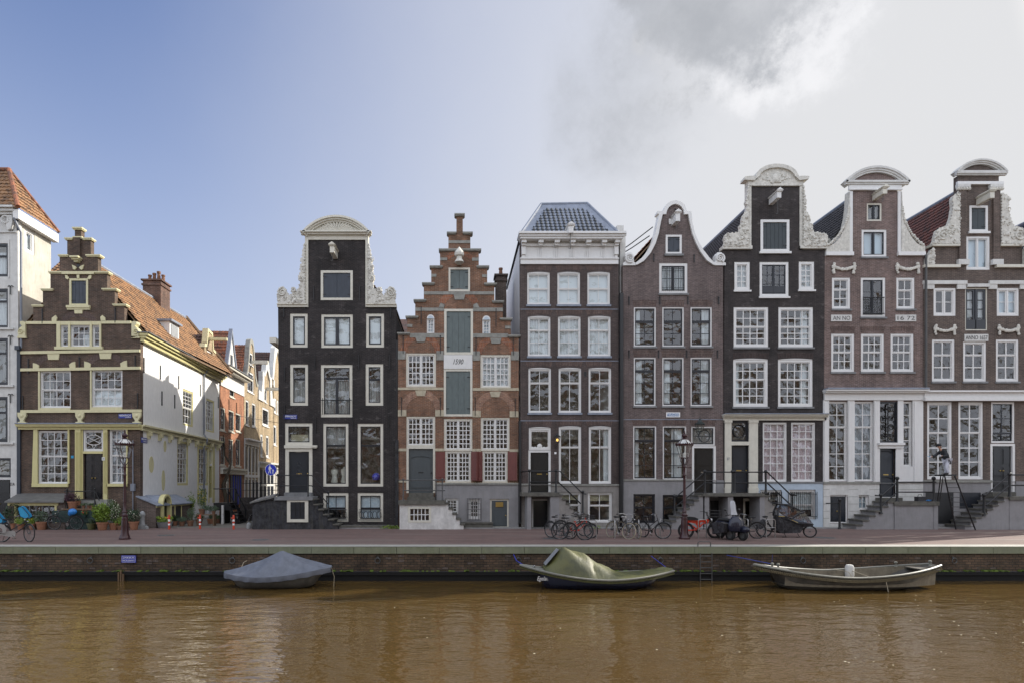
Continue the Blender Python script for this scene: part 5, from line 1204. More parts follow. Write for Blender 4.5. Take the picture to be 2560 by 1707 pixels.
for u0 in (1397, 1472): H4.win(u0, 1067, u0+56, 1208, 2, (1, 1), 1117.5, fw=.09, frame='white', arch=.05, curtain=None if u0 == 1397 else [('curtain_white', (.72, 0, 1, 1))])
H4.door(1321, 1124.5, 1377, 1230, 'door_black', 1, ((.06, .2), (.28, .46), (.5, .95)), 'white', .12)
H4.win(1397, 1230, 1452, 1292, 2, (1, 1), 1262, fw=.09, frame='white', curtain='blind_tan', crect=(0, .72, 1, 1)); H4.win(1469, 1230, 1530, 1305, 2, (1, 1), 1263, fw=.09, frame='white', curtain='blind_tan', crect=(0, .75, 1, 1))
H4.win(1330, 1247, 1376, 1319, 1, 1, frame='white', fw=.07, name='cellar_door_frame'); H4.door(1333, 1250, 1373, 1319, 'door_black', 1, ((.1, .88),), None, hole=False, n=.03, slot=False)
H4.wall([(1302, 1322), (1300, 662), (1300, 600), (1546, 600), (1546, 662), (1548, 1322)], .3)
P_ = lambda *q: [FR.px(*p) for p in q]
H4.P('plinth', 'plinth_brown', H4.mb().wall(P_((1303, 1320), (1548, 1320), (1548, 1210), (1303, 1210)), [P_((a_, d_), (c_, d_), (c_, b_), (a_, b_)) for a_, b_, c_, d_ in ((1321, 1211, 1377, 1230), (1397, 1230, 1452, 1292), (1469, 1230, 1530, 1305), (1330, 1247, 1376, 1319))], -.06, -.001))
H4.rect('plinth_cornice', 'greystone', 1303, 1207.5, 1321, 1212, -.12, 0); H4.rect('plinth_cornice', 'greystone', 1377, 1209, 1548, 1213, -.12, -.0)
for v in (773, 901, 1050): H4.rect('string_line', 'lead', 1301, v, 1547, v+1.6, -.02, 0)
# fancy fanlight head
mb = H4.mb()
for (u0, u1, v, k, dn) in ((1327, 1372, 1075, 8, 1), (1327, 1372, 1119, 6, -1)):
    for i in range(k): a, z = FR.px(u0+(u1-u0)*(i+.5)/k, v); mb.ball((a, .08, z), .085, 7, sy=.3)
a, z = FR.px(1349.5, 1114); mb.ball((a, .08, z), .14, 8, sy=.3)
H4.P('fretwork', 'white', mb)
# cornice
H4.P('cornice', 'white', H4.mb().pbox(1301, 650, 1545, 662, -.09, 0).pbox(1300, 647, 1546, 650, -.15, 0).pbox(1303, 607, 1543, 648, -.03, 0).pbox(1298, 602, 1551, 607, -.55, 0).pbox(1296, 597, 1554, 602, -.62, 0).pbox(1294, 592, 1557, 597, -.72, .35).pbox(1303, 612, 1543, 618, -.14, 0))
for uc in (1308, 1350, 1390, 1429, 1468, 1507, 1539):
    mb = H4.mb(); mb.pbox(uc-6, 607, uc+6, 614, -.45, 0); mb.pbox(uc-5, 614, uc+5, 619, -.3, 0)
    if uc in (1308, 1539): mb.pbox(uc-5, 619, uc+5, 640, -.2, 0); mb.pbox(uc-3.5, 640, uc+3.5, 648, -.14, 0)
    else:
        for d_ in (-4.5, 0, 4.5): mb.pbox(uc+d_-1.3, 621, uc+d_+1.3, 646, -.07, 0)
    H4.P('bracket', 'white', mb)
# side wall (pale, seen above the stepped house) and roof
aL, aR = gx(1300, 0), gx(1546, 0)
H4.shell(aL, aR, 15.7, 15.7, 9, 'plaster_white')
zE = gz(593, 0); 
T0 = Vector((gx(1353, 2.4), 2.4, gz(512, 2.4))); T1 = Vector((gx(1468, 2.4), 2.4, gz(510, 2.4))); E0 = Vector((aL-.05, -.1, zE)); E1 = Vector((aR+.15, -.1, zE))
mb = MB(); sl = Vector((0, T0.y-E0.y, T0.z-zE)); W_ = E1.x-E0.x
l_, r_ = (T0.x-E0.x)/W_, (E1.x-T1.x)/W_
tiles(mb, E0, E1-E0, sl*.86, .26, .34, inside=lambda u, v: l_*.86*v+.085 < u < 1-r_*.86*v-.085, amp=.05)
rf = mb.build('roof', 'tiles_slate', H4.o)
mb = MB(); off = Vector((0, -.03, .0))
mb.add([E0+off, E1+off, T1+off, T0+off, E0+Vector((0, 9, 0)), E1+Vector((0, 9, 0)), T1+Vector((0, 4.2, 0)), T0+Vector((0, 4.2, 0))], [(0, 1, 2, 3), (0, 3, 7, 4), (1, 5, 6, 2), (4, 7, 6, 5), (3, 2, 6, 7)])
mb.build('lead_roof', 'lead', rf)
for (p, q) in ((E0, T0), (E1, T1), (T0, T1)):
    mb = MB(); mb.tube([p+Vector((0, -.02, .02)), q+Vector((0, -.02, .02))], .08, 8); mb.build('hip_roll', 'lead', rf)
bo = H4.hoist(1420, 590, 1.0, .34, .45, 'white', .75)
mb = MB(); x0, x1 = gx(1535, .5), gx(1563, .5); mb.box(gx(1548.5, .5), gx(1562, .5), .35, 2.5, 9.5, gz(592, .5)); mb.box(gx(1545, .5), gx(1564, .5), .3, 2.6, gz(592, .5), gz(586, .5)); mb.box(gx(1541, .5), gx(1558, .5), .4, 1.4, gz(586, .5), gz(566, .5)); mb.build('parapet_pier', 'plinth_white', H4.o)
H4.pipe(1551.5, 1290, 736, .12, 'iron', n=-.14)
# wall lantern, lit
a, z = FR.px(1391, 1098); mb = MB(); mb.tube([(a-.02, -.02, z-.45), (a-.05, -.2, z-.42), (a, -.3, z-.3), (a, -.3, z-.18)], .02, 6); mb.lathe([(.001, .36), (.03, .3), (.06, .24), (.2, .14), (.2, .12)], (a, -.3, z), 6); mb.lathe([(.11, -.2), (.12, -.16), (.001, -.16)], (a, -.3, z), 6)
for k in range(6):
    th = R(60*k+30); mb.tube([(a+.17*math.cos(th), -.3+.17*math.sin(th), z+.12), (a+.11*math.cos(th), -.3+.11*math.sin(th), z-.16)], .008, 4)
wl = mb.build('wall_lantern', 'iron', H4.o); MB().lathe([(.105, -.15), (.165, .12)], (a, -.3, z), 6).build('lantern_glass', 'lamp_glass', wl); MB().ball((a, -.3, z-.04), .06, 8, sz=1.3).build('bulb', 'lamp_flame', wl)
a0, a1, z0, z1 = FR.R(1386, 1129, 1391, 1134); H4.P('number_plate', 'sign_white', H4.mb().box(a0, a1, -.02, -.001, z0, z1))
H4.rect('vent', 'iron', 1460, 928, 1466, 940, -.01, 0)
yf = -1.15; ZL = gz(1230, yf)
mb = MB(); mb.box(gx(1304, yf), gx(1398, yf), yf-.08, -.02, ZL-.2, ZL); mb.build('stoop_slab', 'stair', H4.o)
for a_, b_ in ((1318, 1328), (1376, 1398)): MB().box(gx(a_, yf), gx(b_, yf), yf, -.07, 0, ZL-.2).build('stoop_wall', 'plinth', H4.o)
steps(H4.o, gx(1474, yf), gx(1396, yf), .02, ZL-.1, yf, -.07, 8, 'stair', 'plinth_brown')
zr = gz(1177, yf)
railing(H4.o, [(gx(1323.5, yf), yf, ZL, zr), (gx(1390, yf), yf, ZL, zr), (gx(1457, yf), yf, gz(1282, yf), gz(1230, yf))], [[(gx(1305, 0), -.05, zr), (gx(1320, yf), yf, zr), (gx(1400, yf), yf, zr), (gx(1456, yf), yf, gz(1232, yf)), (gx(1466, yf), yf, gz(1234, yf))], [(gx(1323, yf), yf, gz(1204, yf)), (gx(1396, yf), yf, gz(1204, yf)), (gx(1452, yf), yf, gz(1258, yf))]], pr=.05, rr=.035)

# ================================================================== bell gable house
H5 = House('bell_gable_house', 'mauve grey brick house with white edged bell gable and curled volutes', FR, 1683, 'brick_mauve')
H5.shutters(1664, 588, 1704, 636, 'white', 'shutter_navy', 1, .11, 2, sill='bluestone')
w = H5.win(1648, 658, 1719, 734, 2, 2, frame='white', sash='frame_dark', fw=.15, leaves=2, curtain='curtain_white', sill='bluestone', mw=.02)
a0, a1, z0, z1 = FR.R(1655, 668, 1711, 729); mb = H5.mb()
for k in range(13): x = a0+(a1-a0)*k/12; mb.tube([(x, .0, z0), (x, .0, z1)], .009, 4)
for z in (z0+.1, z0+.2, z1-.1, z1-.22): mb.tube([(a0, 0, z), (a1, 0, z)], .012, 4)
H5.P('window_grille', 'iron', mb, w)
for c0, c1 in ((1584.5, 1640), (1656, 1710), (1726.5, 1780)):
    H5.win(c0, 768, c1, 866, 2, (1, 2), 804, frame='white', sash='frame_dark', fw=.07, sw=.06, leaves=1, mw=.03, sill='bluestone', curtain=('curtain_white' if c0 < 1600 else None), crect=(0, 0, .3, 1)) if c0 < 1700 else H5.win(c0, 768, c1, 866, 2, (1, 2), 804, frame='white', sash='frame_dark', fw=.07, sw=.06, mw=.03, sill='bluestone', curtain='curtain_white', crect=(.6, 0, 1, 1))
    H5.win(c0, 893, c1-.5, 1014, 2, (1, 3), 927, frame='white', sash='frame_dark', fw=.07, sw=.06, mw=.03, sill='bluestone', curtain='curtain_white', crect=(0, 0, .4, 1) if c0 < 1700 else (.5, 0, 1, 1))
    H5.lintel(c0, 752, c1, 766, flare=3, rise=2); H5.lintel(c0, 877, c1, 891, flare=3, rise=2)
for c0, c1 in ((1583, 1641), (1657, 1716)):
    H5.win(c0, 1064, c1, 1198, 2, (1, 3), 1101, frame='white', sash='frame_dark', fw=.07, sw=.06, mw=.03, curtain='curtain_white', crect=(0, 0, .25, 1) if c0 < 1600 else (.4, 0, .9, 1))
for c0, c1 in ((1583, 1641), (1658, 1714), (1728, 1787)): H5.lintel(c0, 1049, c1, 1062, 'brick_lintel', 4, 2)
H5.win(1728, 1065, 1788, 1113, 1, 1, frame='white', sash='frame_dark', fw=.08, name='fanlight', curtain='curtain_grey')
H5.P('fanlight_ironwork', 'iron', H5.mb().tube([(FR.px(1762, 1089)[0]+.3*math.cos(R(t_)), .06, FR.px(1762, 1089)[1]+.34*math.sin(R(t_))) for t_ in range(0, 360, 24)], .02, 5, True).tube([(FR.px(1735, 1089)[0], .06, FR.px(1735, 1089)[1]), (FR.px(1780, 1089)[0], .06, FR.px(1780, 1089)[1])], .02, 5))
H5.door(1730, 1113.5, 1790, 1231, 'door_black', 1, ((.05, .32), (.38, .55), (.6, .9)), 'white', .12, knob='chrome')
H5.win(1583, 1234, 1637, 1306, 2, (1, 1), 1268, frame='frame_dark', fw=.07); H5.win(1656, 1236, 1716, 1304, 2, (1, 1), 1268, frame='frame_dark', fw=.07)
H5.win(1771, 1245, 1821, 1319, 1, 1, frame='plinth', fw=.12, name='cellar_door_frame'); a0, a1, z0, z1 = FR.R(1776, 1250, 1816, 1319); H5.P('cellar_grille', 'iron', H5.mb().box(a0, a1, .02, .05, z0, z1))
gl = [(1587, 664), (1604, 652), (1620, 633), (1633, 610), (1641, 585), (1646, 560), (1650, 537), (1661, 537), (1663, 527), (1668, 518), (1676, 511), (1687, 508.5), (1698, 511), (1706, 518), (1710, 527), (1712, 537), (1723, 537), (1727, 560), (1733, 585), (1742, 608), (1755, 631), (1770, 650), (1785, 664)]
H5.wall([(1556, 1322), (1557, 664)]+gl+[(1811, 664), (1809, 1000), (1808, 1322)], .3)
inn = [(1587, 664), (1592, 664), (1609, 654), (1625, 635), (1637, 612), (1645, 587), (1650, 560), (1655, 538.5), (1663.5, 538.5), (1666, 528), (1671, 520.5), (1678, 515), (1687, 512.5), (1696, 515), (1703, 520.5), (1707.5, 528), (1709, 538.5), (1719, 538.5), (1723, 561), (1729, 587), (1738, 610), (1750, 633), (1765, 653), (1781, 664), (1785, 664)]
out_ = [(1784, 660), (1771, 646), (1757, 628), (1744, 606), (1735, 584), (1729, 560), (1727, 534), (1726, 531), (1716, 531), (1713, 524), (1709, 514), (1700, 507), (1687, 503.5), (1674, 507), (1664, 514), (1659, 524), (1655, 531), (1642, 531), (1641, 537), (1646, 538), (1642, 560), (1637, 584), (1629, 608), (1617, 630), (1602, 648), (1588, 659)]
H5.P('gable_trim', 'white', H5.mb().ppoly(inn+out_, -.12, .34))
for uc, d_ in ((1573, -1), (1798, 1)):
    mb = H5.mb(); mb.ppoly([(uc-16, 665), (uc+15, 665), (uc+15, 659), (uc+11, 657), (uc+10, 640), (uc+4, 633), (uc-6, 633), (uc-11, 640), (uc-10, 655), (uc-16, 659)], -.08, .3); a, z = FR.px(uc, 647); mb.spiral(a, z, .25, -.12, 2.1, .055, R(-60), d_); H5.P('volute', 'white', mb, smooth=False)
H5.hoist(1684, 556, .75, .3, .5, 'white', .3)
H5.rect('beam_plate', 'white', 1672, 548, 1686, 561, -.03, 0)
pl = H5.rect('plaque', 'sign_white', 1665, 1030, 1699.5, 1042, -.04, -.001); H5.rect('tile_picture', 'tile_blue', 1667.5, 1032, 1697, 1040, -.046, -.041, pl)
H5.P('plinth', 'plinth', H5.mb().wall(P_((1556, 1320), (1808, 1320), (1809, 1199), (1556, 1199)), [P_((a_, d_), (c_, d_), (c_, b_), (a_, b_)) for a_, b_, c_, d_ in ((1583, 1234, 1637, 1306), (1656, 1236, 1716, 1304), (1771, 1245, 1821-14, 1319), (1730, 1199.5, 1790, 1231))], -.05, -.001))
H5.rect('plinth_cornice', 'greystone', 1556, 1197, 1730, 1200.5, -.1, 0); H5.rect('string_line', 'lead', 1556, 1047, 1808, 1048.6, -.02, 0)
H5.anchors([(1572, 753), (1649, 753), (1719, 753), (1796, 753), (1634, 646), (1735, 648), (1572, 886), (1646, 886), (1716, 886), (1793, 886), (1688, 533)], 18, .05)
a, z = FR.px(1727+14, 1072); mb = MB(); mb.tube([(a, -.02, z-.15), (a, -.3, z-.35), (a, -.45, z-.28)], .02, 6); mb.lathe([(.001, .62), (.04, .5), (.10, .45), (.12, .36), (.27, .26), (.27, .22)], (a, -.45, z), 6); mb.lathe([(.13, -.2), (.14, -.16), (.001, -.16)], (a, -.45, z), 6)
for k in range(6): th = R(60*k+30); mb.tube([(a+.25*math.cos(th), -.45+.25*math.sin(th), z+.24), (a+.13*math.cos(th), -.45+.13*math.sin(th), z-.16)], .014, 4)
wl = mb.build('wall_lantern', 'lamp_green', H5.o); MB().lathe([(.125, -.15), (.24, .22)], (a, -.45, z), 6).build('lantern_glass', 'lamp_glass', wl)
aL, aR = gx(1557, 0), gx(1809, 0)
H5.shell(aL, aR, 14.0, 14.0, 10.6, ridge=17.2); gable_roof(H5.o, FR, aL, aR, 14.1, 17.2, .32, 10.6, 'tiles_rust', FR.px(1685, 600)[0])
# shared stoop of bell gable and soot-dark house
yf = -1.2; ZL = gz(1232, yf)
mb = MB(); mb.box(gx(1757, yf), gx(1910, yf), yf-.08, -.07, ZL-.16, ZL); mb.build('stoop_slab', 'stair', H5.o)
for a_, b_ in ((1762, 1773), (1820, 1833), (1900, 1912)): MB().box(gx(a_, yf), gx(b_, yf), yf, -.07, 0, ZL-.16).build('stoop_wall', 'plinth', H5.o)
steps(H5.o, gx(1668, yf), gx(1758, yf), .02, ZL-.1, yf, -.07, 8, 'stair', 'plinth')
zr = gz(1179, yf)
railing(H5.o, [(gx(1762, yf), yf, ZL, zr), (gx(1831, yf), yf, ZL, zr), (gx(1686, yf), yf, gz(1285, yf), gz(1240, yf))], [[(gx(1831, yf), yf, zr), (gx(1762, yf), yf, zr), (gx(1688, yf), yf, gz(1243, yf)), (gx(1675, yf), yf, gz(1245, yf))], [(gx(1831, yf), yf, gz(1206, yf)), (gx(1762, yf), yf, gz(1206, yf)), (gx(1690, yf), yf, gz(1265, yf))]], pr=.055, rr=.035)

# ================================================================== soot-dark neck gable
H6 = House('sooty_neck_gable_house', 'sooty dark brick house with ornate white neck gable and a crest pediment', FR, 1938, 'brick_soot')
w = H6.shutters(1901, 550, 1973, 630, 'white', 'shutter_green', 2, .14, 3, sill='white')
H6.win(1836, 655, 1875, 726, 2, 4, frame='white', fw=.14, sill='white', curtain='curtain_white', mw=.04); H6.win(1997, 654, 2036, 725, 2, 4, frame='white', fw=.14, sill='white', curtain='curtain_white', mw=.04)
w = H6.win(1899, 655, 1972, 742, 2, 3, frame='white', sash='frame_dark', fw=.15, leaves=2, sill='white', mw=.03)
a0, a1, z0, z1 = FR.R(1906, 715, 1962, 732); H6.P('door_panel', 'frame_dark', H6.mb().box(a0, a1, .05, .1, z0, z1), w)
for c0, c1 in ((1834, 1921), (1946, 2033)):
    H6.win(c0, 768, c1, 868, 4, (2, 3), 817, frame='white', fw=.14, mw=.045, sill='bluestone', curtain=None if c0 < 1900 else 'curtain_white', crect=(.72, 0, .95, 1))
    H6.win(c0-1, 898, c1-1, 1016, 4, (2, 3), 948, frame='white', fw=.14, mw=.045, sill='bluestone', arch=.05, curtain='curtain_white', crect=(0, 0, .15, 1) if c0 < 1900 else (.72, 0, .95, 1))
    H6.lintel(c0, 882, c1, 896, 'brick_lintel_dark', 3, 2)
H6.cornice(1808, 2062, [(1036, 1039, .35), (1039, 1043, .24), (1043, 1050, .10)], 'offwhite')
H6.rect('cornice_flashing', 'lead', 1806, 1034, 2064, 1036, -.4, 0)
mb = H6.mb(); mb.pbox(1811, 1050, 1827, 1230, -.09, 0); mb.pbox(1871, 1050, 1893, 1230, -.09, 0); mb.pbox(1809.5, 1050, 1828.5, 1056, -.13, 0); mb.pbox(1870, 1050, 1894, 1056, -.13, 0); mb.pbox(1810, 1218, 1828, 1231, -.12, 0); mb.pbox(1870, 1218, 1894, 1231, -.12, 0); mb.pbox(1827, 1103, 1871, 1112, -.08, .12); H6.P('pilaster', 'offwhite', mb)
w = H6.win(1827.5, 1052, 1870.5, 1103, 1, 1, frame='frame_dark', fw=.05, name='fanlight'); a, z = FR.px(1849, 1077)
H6.P('fanlight_ironwork', 'iron', H6.mb().tube([(a+.33*math.cos(R(t_)), .03, z+.36*math.sin(R(t_))) for t_ in range(0, 360, 24)], .025, 5, True), w)
H6.door(1827.5, 1112, 1870.5, 1229, 'door_navy', 1, ((.05, .25), (.32, .9)), None)
H6.win(1907, 1055, 1967, 1203, 3, (2, 5), 1097, frame='white', fw=.07, mw=.04, curtain='curtain_pink'); H6.win(1978, 1055, 2038, 1203, 3, (2, 5), 1097, frame='white', fw=.07, mw=.04, curtain='curtain_pink')
H6.win(1900, 1224, 1953, 1262, 2, 1, frame='white', fw=.08); H6.win(1971, 1223, 2038, 1297, 2, (1, 1), 1262, frame='white', fw=.1, curtain='blind_white', crect=(0, .3, 1, 1))
H6.win(1858, 1245, 1889, 1319, 1, 1, frame='offwhite', fw=.1, name='cellar_door_frame')
H6.wall([(1808, 1322), (1808, 625), (1877, 625), (1877, 460), (1998, 460), (1998, 625), (2062, 625), (2060, 1000), (2056, 1322)], .3)
for q in ((1868, 466, 1877, 624), (1998, 466, 2006, 624)): H6.rect('neck_trim', 'carved', *q, -.07, .3)
mb = H6.mb(); rim = [(1856, 455), (1858, 447), (1872, 445), (1884, 446)]+[(1938+52*math.cos(R(t_)), 446-31*math.sin(R(t_))) for t_ in range(168, 11, -12)]+[(1992, 446), (2005, 445), (2018, 446), (2016, 453), (1994, 456)]+[(1938+45*math.cos(R(t_)), 450-26*math.sin(R(t_))) for t_ in range(12, 169, 12)]+[(1882, 456)]
mb.ppoly(rim, -.22, .28); H6.P('pediment', 'carved', mb)
mb = H6.mb(); mb.ppoly([(1868, 467), (1868, 455), (1890, 452)]+[(1938+46*math.cos(R(t_)), 450-27*math.sin(R(t_))) for t_ in range(168, 11, -12)]+[(1988, 452), (2006, 455), (2006, 467)], -.1, .29)
rr = random.Random(9)
for k in range(46):
    th = rr.uniform(0, math.pi*2); r_ = rr.uniform(.5, 1); a, z = FR.px(1938+34*r_*math.cos(th), 448-13*r_*math.sin(th)); mb.ball((a, -.11, z), rr.uniform(.05, .1), 7, sy=.6)
a, z = FR.px(1938, 449); mb.ball((a, -.12, z), .26, 12, sy=.3); H6.P('crest_relief', 'carved', mb, smooth=True)
scr = [(1868, 467), (1866, 486), (1864, 500), (1861, 508), (1865, 518), (1862, 532), (1856, 540), (1852, 552), (1854, 560), (1846, 566), (1848, 576), (1842, 584), (1832, 586), (1824, 586), (1812, 588), (1808, 598), (1810, 608), (1806, 618), (1868, 618)]
H6.carve(scr, 'carved', seed=11, dens=46); H6.carve([(2*1937-u, v) for u, v in scr], 'carved', seed=13, dens=46)
for q in ((1804, 617, 1878, 625), (1998, 616, 2065, 624)): H6.rect('shoulder_cornice', 'carved', *q, -.14, .3)
H6.hoist(1927, 506, 1.0, .28, .38, 'white', .75)
H6.P('plinth', 'plinth_blue', H6.mb().wall(P_((1893, 1320), (2057, 1320), (2057, 1206), (1893, 1206)), [P_((a_, d_), (c_, d_), (c_, b_), (a_, b_)) for a_, b_, c_, d_ in ((1900, 1224, 1953, 1262), (1971, 1223, 2038, 1297))], -.05, -.001))
H6.rect('plinth_cornice', 'bluestone', 1893, 1203, 2057, 1207, -.09, 0)
for (u0, v0, u1, v1, k) in ((1969, 1228, 2040, 1295, 15), (1899, 1228, 1952, 1260, 11)):
    a0, a1, z0, z1 = FR.R(u0, v0, u1, v1); mb = H6.mb()
    for i in range(k): x = a0+(a1-a0)*i/(k-1); mb.tube([(x, -.1, z0), (x, -.1, z1)], .016, 4)
    for z in (z0+.12, z1-.12): mb.tube([(a0, -.1, z), (a1, -.1, z)], .02, 4)
    H6.P('window_grille', 'iron', mb)
aL, aR = gx(1808, 0), gx(2062, 0)
H6.shell(aL, aR, 15.0, 15.0, 11.6, ridge=18.9); gable_roof(H6.o, FR, aL, aR, 15.1, 18.9, .32, 11.6, 'tiles_grey')
zr = gz(1179, yf)
railing(H6.o, [(gx(1836, yf), yf, ZL, zr), (gx(1914.5, yf), yf, ZL, zr), (gx(1981, yf), yf, gz(1285, yf), gz(1236, yf))], [[(gx(1836, yf), yf, zr), (gx(1918, yf), yf, zr), (gx(1978, yf), yf, gz(1237, yf)), (gx(1992, yf), yf, gz(1237, yf))], [(gx(1836, yf), yf, gz(1206, yf)), (gx(1918, yf), yf, gz(1206, yf)), (gx(1978, yf), yf, gz(1262, yf))]], pr=.055, rr=.035)
steps(H6.o, gx(1990, yf), gx(1912, yf), .02, ZL-.1, yf, -.07, 8, 'stair', 'plinth_brown')
a, z = FR.px(1819, 1146); text('87', a, z, .15, .14, -.1, FR, H6.o, 'pipe_grey')
mb = MB(); mb.lathe([(.22, 0), (.2, .5), (.26, .55), (.28, .8)], (gx(2037-3, .8), 3.5, 17.1), 12); mb.build('chimney', 'iron_grey', H6.o)

# ================================================================== rose brick house 1672
H7 = House('rose_neck_gable_house', 'rose brick house with plain white neck gable, two garlands and the date 1672', FR, 2186, 'brick_rose')
H7.win(2167, 508, 2205, 553, 1, 1, frame='offwhite', sash='frame_dark', fw=.09, leaves=2, curtain='curtain_grey')
H7.win(2154, 574, 2217, 643, 1, 1, frame='white', sash='frame_dark', fw=.13, leaves=2, sill='bluestone', curtain='blind_blue')
H7.win(2080, 694, 2126, 773, 2, (1, 2), 724, frame='white', fw=.12, mw=.04, sill='bluestone'); H7.win(2241, 694, 2287, 773, 2, (1, 2), 726, frame='white', fw=.12, mw=.04, sill='bluestone')
w = H7.win(2152, 694, 2214, 793, 1, 3, frame='white', sash='frame_dark', fw=.13, leaves=2, sill='bluestone', mw=.02)
a0, a1, z0, z1 = FR.R(2156, 745, 2209, 785); mb = H7.mb(); mb.tube([(a0, -.06, z1), (a1, -.06, z1)], .03, 5); mb.tube([(a0, -.06, z0), (a1, -.06, z0)], .03, 5)
for k in range(14): x = a0+(a1-a0)*(k+.5)/14; mb.tube([(x, -.06, z0), (x, -.06, z1)], .01, 4)
H7.P('balcony_rail', 'iron', mb, w)
for c0, c1 in ((2078, 2136), (2152.5, 2210.5), (2226.5, 2284.5)):
    H7.win(c0, 834, c1, 929, 3, (2, 2), 880, frame='white', fw=.12, mw=.045, sill='bluestone'); H7.lintel(c0, 818, c1, 831, 'brick_lintel', 3, 2)
H7.festoon(2081, 661, 2135, 683, 3); H7.festoon(2240, 661, 2295, 683, 5)
for u0, u1, tx in ((2077, 2128, 'AN NO'), (2238, 2289, '16 72')):
    pl = H7.rect('date_stone', 'plinth_white', u0, 788, u1, 804, -.05, 0); a, z = FR.px((u0+u1)/2, 796); text(tx, a, z, .22, .95, -.056, FR, pl, 'iron_grey')
# tall shop-front
cols_ = ((2071, 2124, 2), (2137, 2189, 2), (2262, 2279, 1))
H7.win(2071, 1003, 2118, 1202, 2, (2, 4), 1067, frame='white', fw=.05, mw=.04); H7.win(2135, 1003, 2183, 1202, 2, (2, 4), 1067, frame='white', fw=.05, mw=.04, curtain='net'); H7.win(2257, 1003, 2280, 1165, 1, (2, 3), 1067, frame='white', fw=.05, mw=.04)
w = H7.win(2198, 1003, 2243, 1106, 1, 1, frame='frame_dark', fw=.05, name='fanlight'); a, z0 = FR.px(2220, 1103); mb = H7.mb(); mb.tube([(a, .02, z0), (a, .02, z0+2.1)], .035, 5)
for k in range(4):
    zz = z0+.25+k*.5
    for sg in (-1, 1): mb.tube([(a, .02, zz), (a+sg*.22, .02, zz+.18), (a+sg*.4, .02, zz+.1), (a+sg*.36, .02, zz-.08)], .028, 5); mb.spiral(a+sg*.22, zz, .12, .02, 1.2, .02, R(90), sg)
H7.P('fanlight_ironwork', 'iron', mb, w)
H7.door(2197, 1120, 2238, 1241, 'door_navy', 1, ((.05, .36), (.42, .9)), None, arched=True)
mb = H7.mb()
for q in ((2057, 1000, 2071, 1203), (2118, 1000, 2135, 1203), (2183, 1000, 2198, 1203), (2243, 1000, 2257, 1203), (2280, 1000, 2306, 1203), (2238, 1120, 2243, 1240), (2257, 1165, 2280, 1203)): mb.pbox(*q, -.06, .1)
mb.pbox(2192, 1106, 2256, 1112, -.22, .1); mb.pbox(2195, 1112, 2253, 1120, -.12, .1)
for q in ((2120, 1005, 2124, 1203), (2185, 1005, 2189, 1203), (2283, 1005, 2290, 1203), (2059, 1005, 2067, 1203)): mb.pbox(*q, -.1, -.06)
H7.P('shopfront', 'white', mb)
H7.cornice(2060, 2306, [(975, 979, .4), (979, 983, .28), (983, 1000, .12)], 'white'); H7.rect('cornice_flashing', 'lead', 2058, 971, 2308, 975, -.44, 0)
H7.win(2073, 1236, 2119, 1307, 1, 1, frame='white', fw=.08, name='cellar_door_frame'); H7.door(2077, 1240, 2115, 1308, 'door_navy', 2, ((.1, .3), (.38, .6), (.66, .9)), None, hole=False, n=.04)
H7.arch(2096, 1240, 19, 24, 'plinth_white', 0, 180, 12); H7.win(2145, 1236, 2171, 1273, 2, 2, frame='white', fw=.06, curtain='blind_blue'); H7.arch(2158, 1240, 12, 16, 'plinth_white', 0, 180, 10)
H7.wall([(2057, 1322), (2062, 640), (2130, 640), (2130, 476), (2243, 476), (2243, 640), (2309, 640), (2306, 1322)], .3)
H7.P('plinth', 'plinth_white', H7.mb().wall(P_((2056, 1320), (2306, 1320), (2306, 1206), (2056, 1206)), [P_((a_, d_), (c_, d_), (c_, b_), (a_, b_)) for a_, b_, c_, d_ in ((2073, 1236, 2119, 1308), (2145, 1236, 2171, 1273), (2197, 1206.5, 2243, 1241))], -.05, -.001))
mb = H7.mb()
for v in (1222, 1240, 1258, 1276, 1294): mb.pbox(2057, v, 2072, v+.8, -.056, -.05); mb.pbox(2120, v, 2144, v+.8, -.056, -.05); mb.pbox(2172, v, 2196, v+.8, -.056, -.05); mb.pbox(2244, v, 2305, v+.8, -.056, -.05)
H7.P('masonry_joint', 'greystone', mb)
H7.rect('plinth_cornice', 'greystone', 2056, 1203, 2197, 1208, -.12, 0); H7.rect('plinth_cornice', 'greystone', 2244, 1203, 2306, 1206, -.12, 0)
for q in ((2121, 480, 2130, 632), (2243, 480, 2251, 632)): H7.rect('neck_trim', 'white', *q, -.07, .3)
sm = [(2121, 482), (2119, 520), (2115, 548), (2108, 575), (2096, 597), (2084, 611), (2072, 617), (2063, 617), (2063, 632), (2121, 632)]
H7.P('sweep_ornament', 'carved', H7.mb().ppoly(sm, -.12, .3)); H7.P('sweep_ornament', 'carved', H7.mb().ppoly([(2*2186-u, v) for u, v in sm], -.12, .3))
rr = random.Random(21)
for sg in (0, 1):
    mb = H7.mb()
    for i in range(22):
        f = i/21; u = 2119-50*f**2.2; v = 520+95*f; u = u if not sg else 2*2186-u; a, z = FR.px(u, v); mb.ball((a, -.1, z), rr.uniform(.06, .1), 7)
    H7.P('leaf_carving', 'carved', mb, smooth=True)
for q in ((2062, 632, 2131, 641), (2242, 632, 2310, 641)): H7.rect('shoulder_cornice', 'white', *q, -.14, .3)
for uc in (2070, 2289): a, z = FR.px(uc, 603); mb = H7.mb(); mb.lathe([(.1, -.32), (.12, -.24), (.07, -.2), (.15, -.14), (.19, 0), (.15, .13), (.001, .19)], (a, .1, z), 14); H7.P('stone_ball', 'greystone', mb, smooth=True)
H7.pediment(2108, 2271, 457, 419, 14, None, 'plinth_white', 'brick_rose', .2); H7.cornice(2112, 2267, [(455, 460, .2), (460, 464, .14)], 'plinth_white'); H7.cornice(2121, 2251, [(464, 475, .08), (475, 478, .14)], 'white')
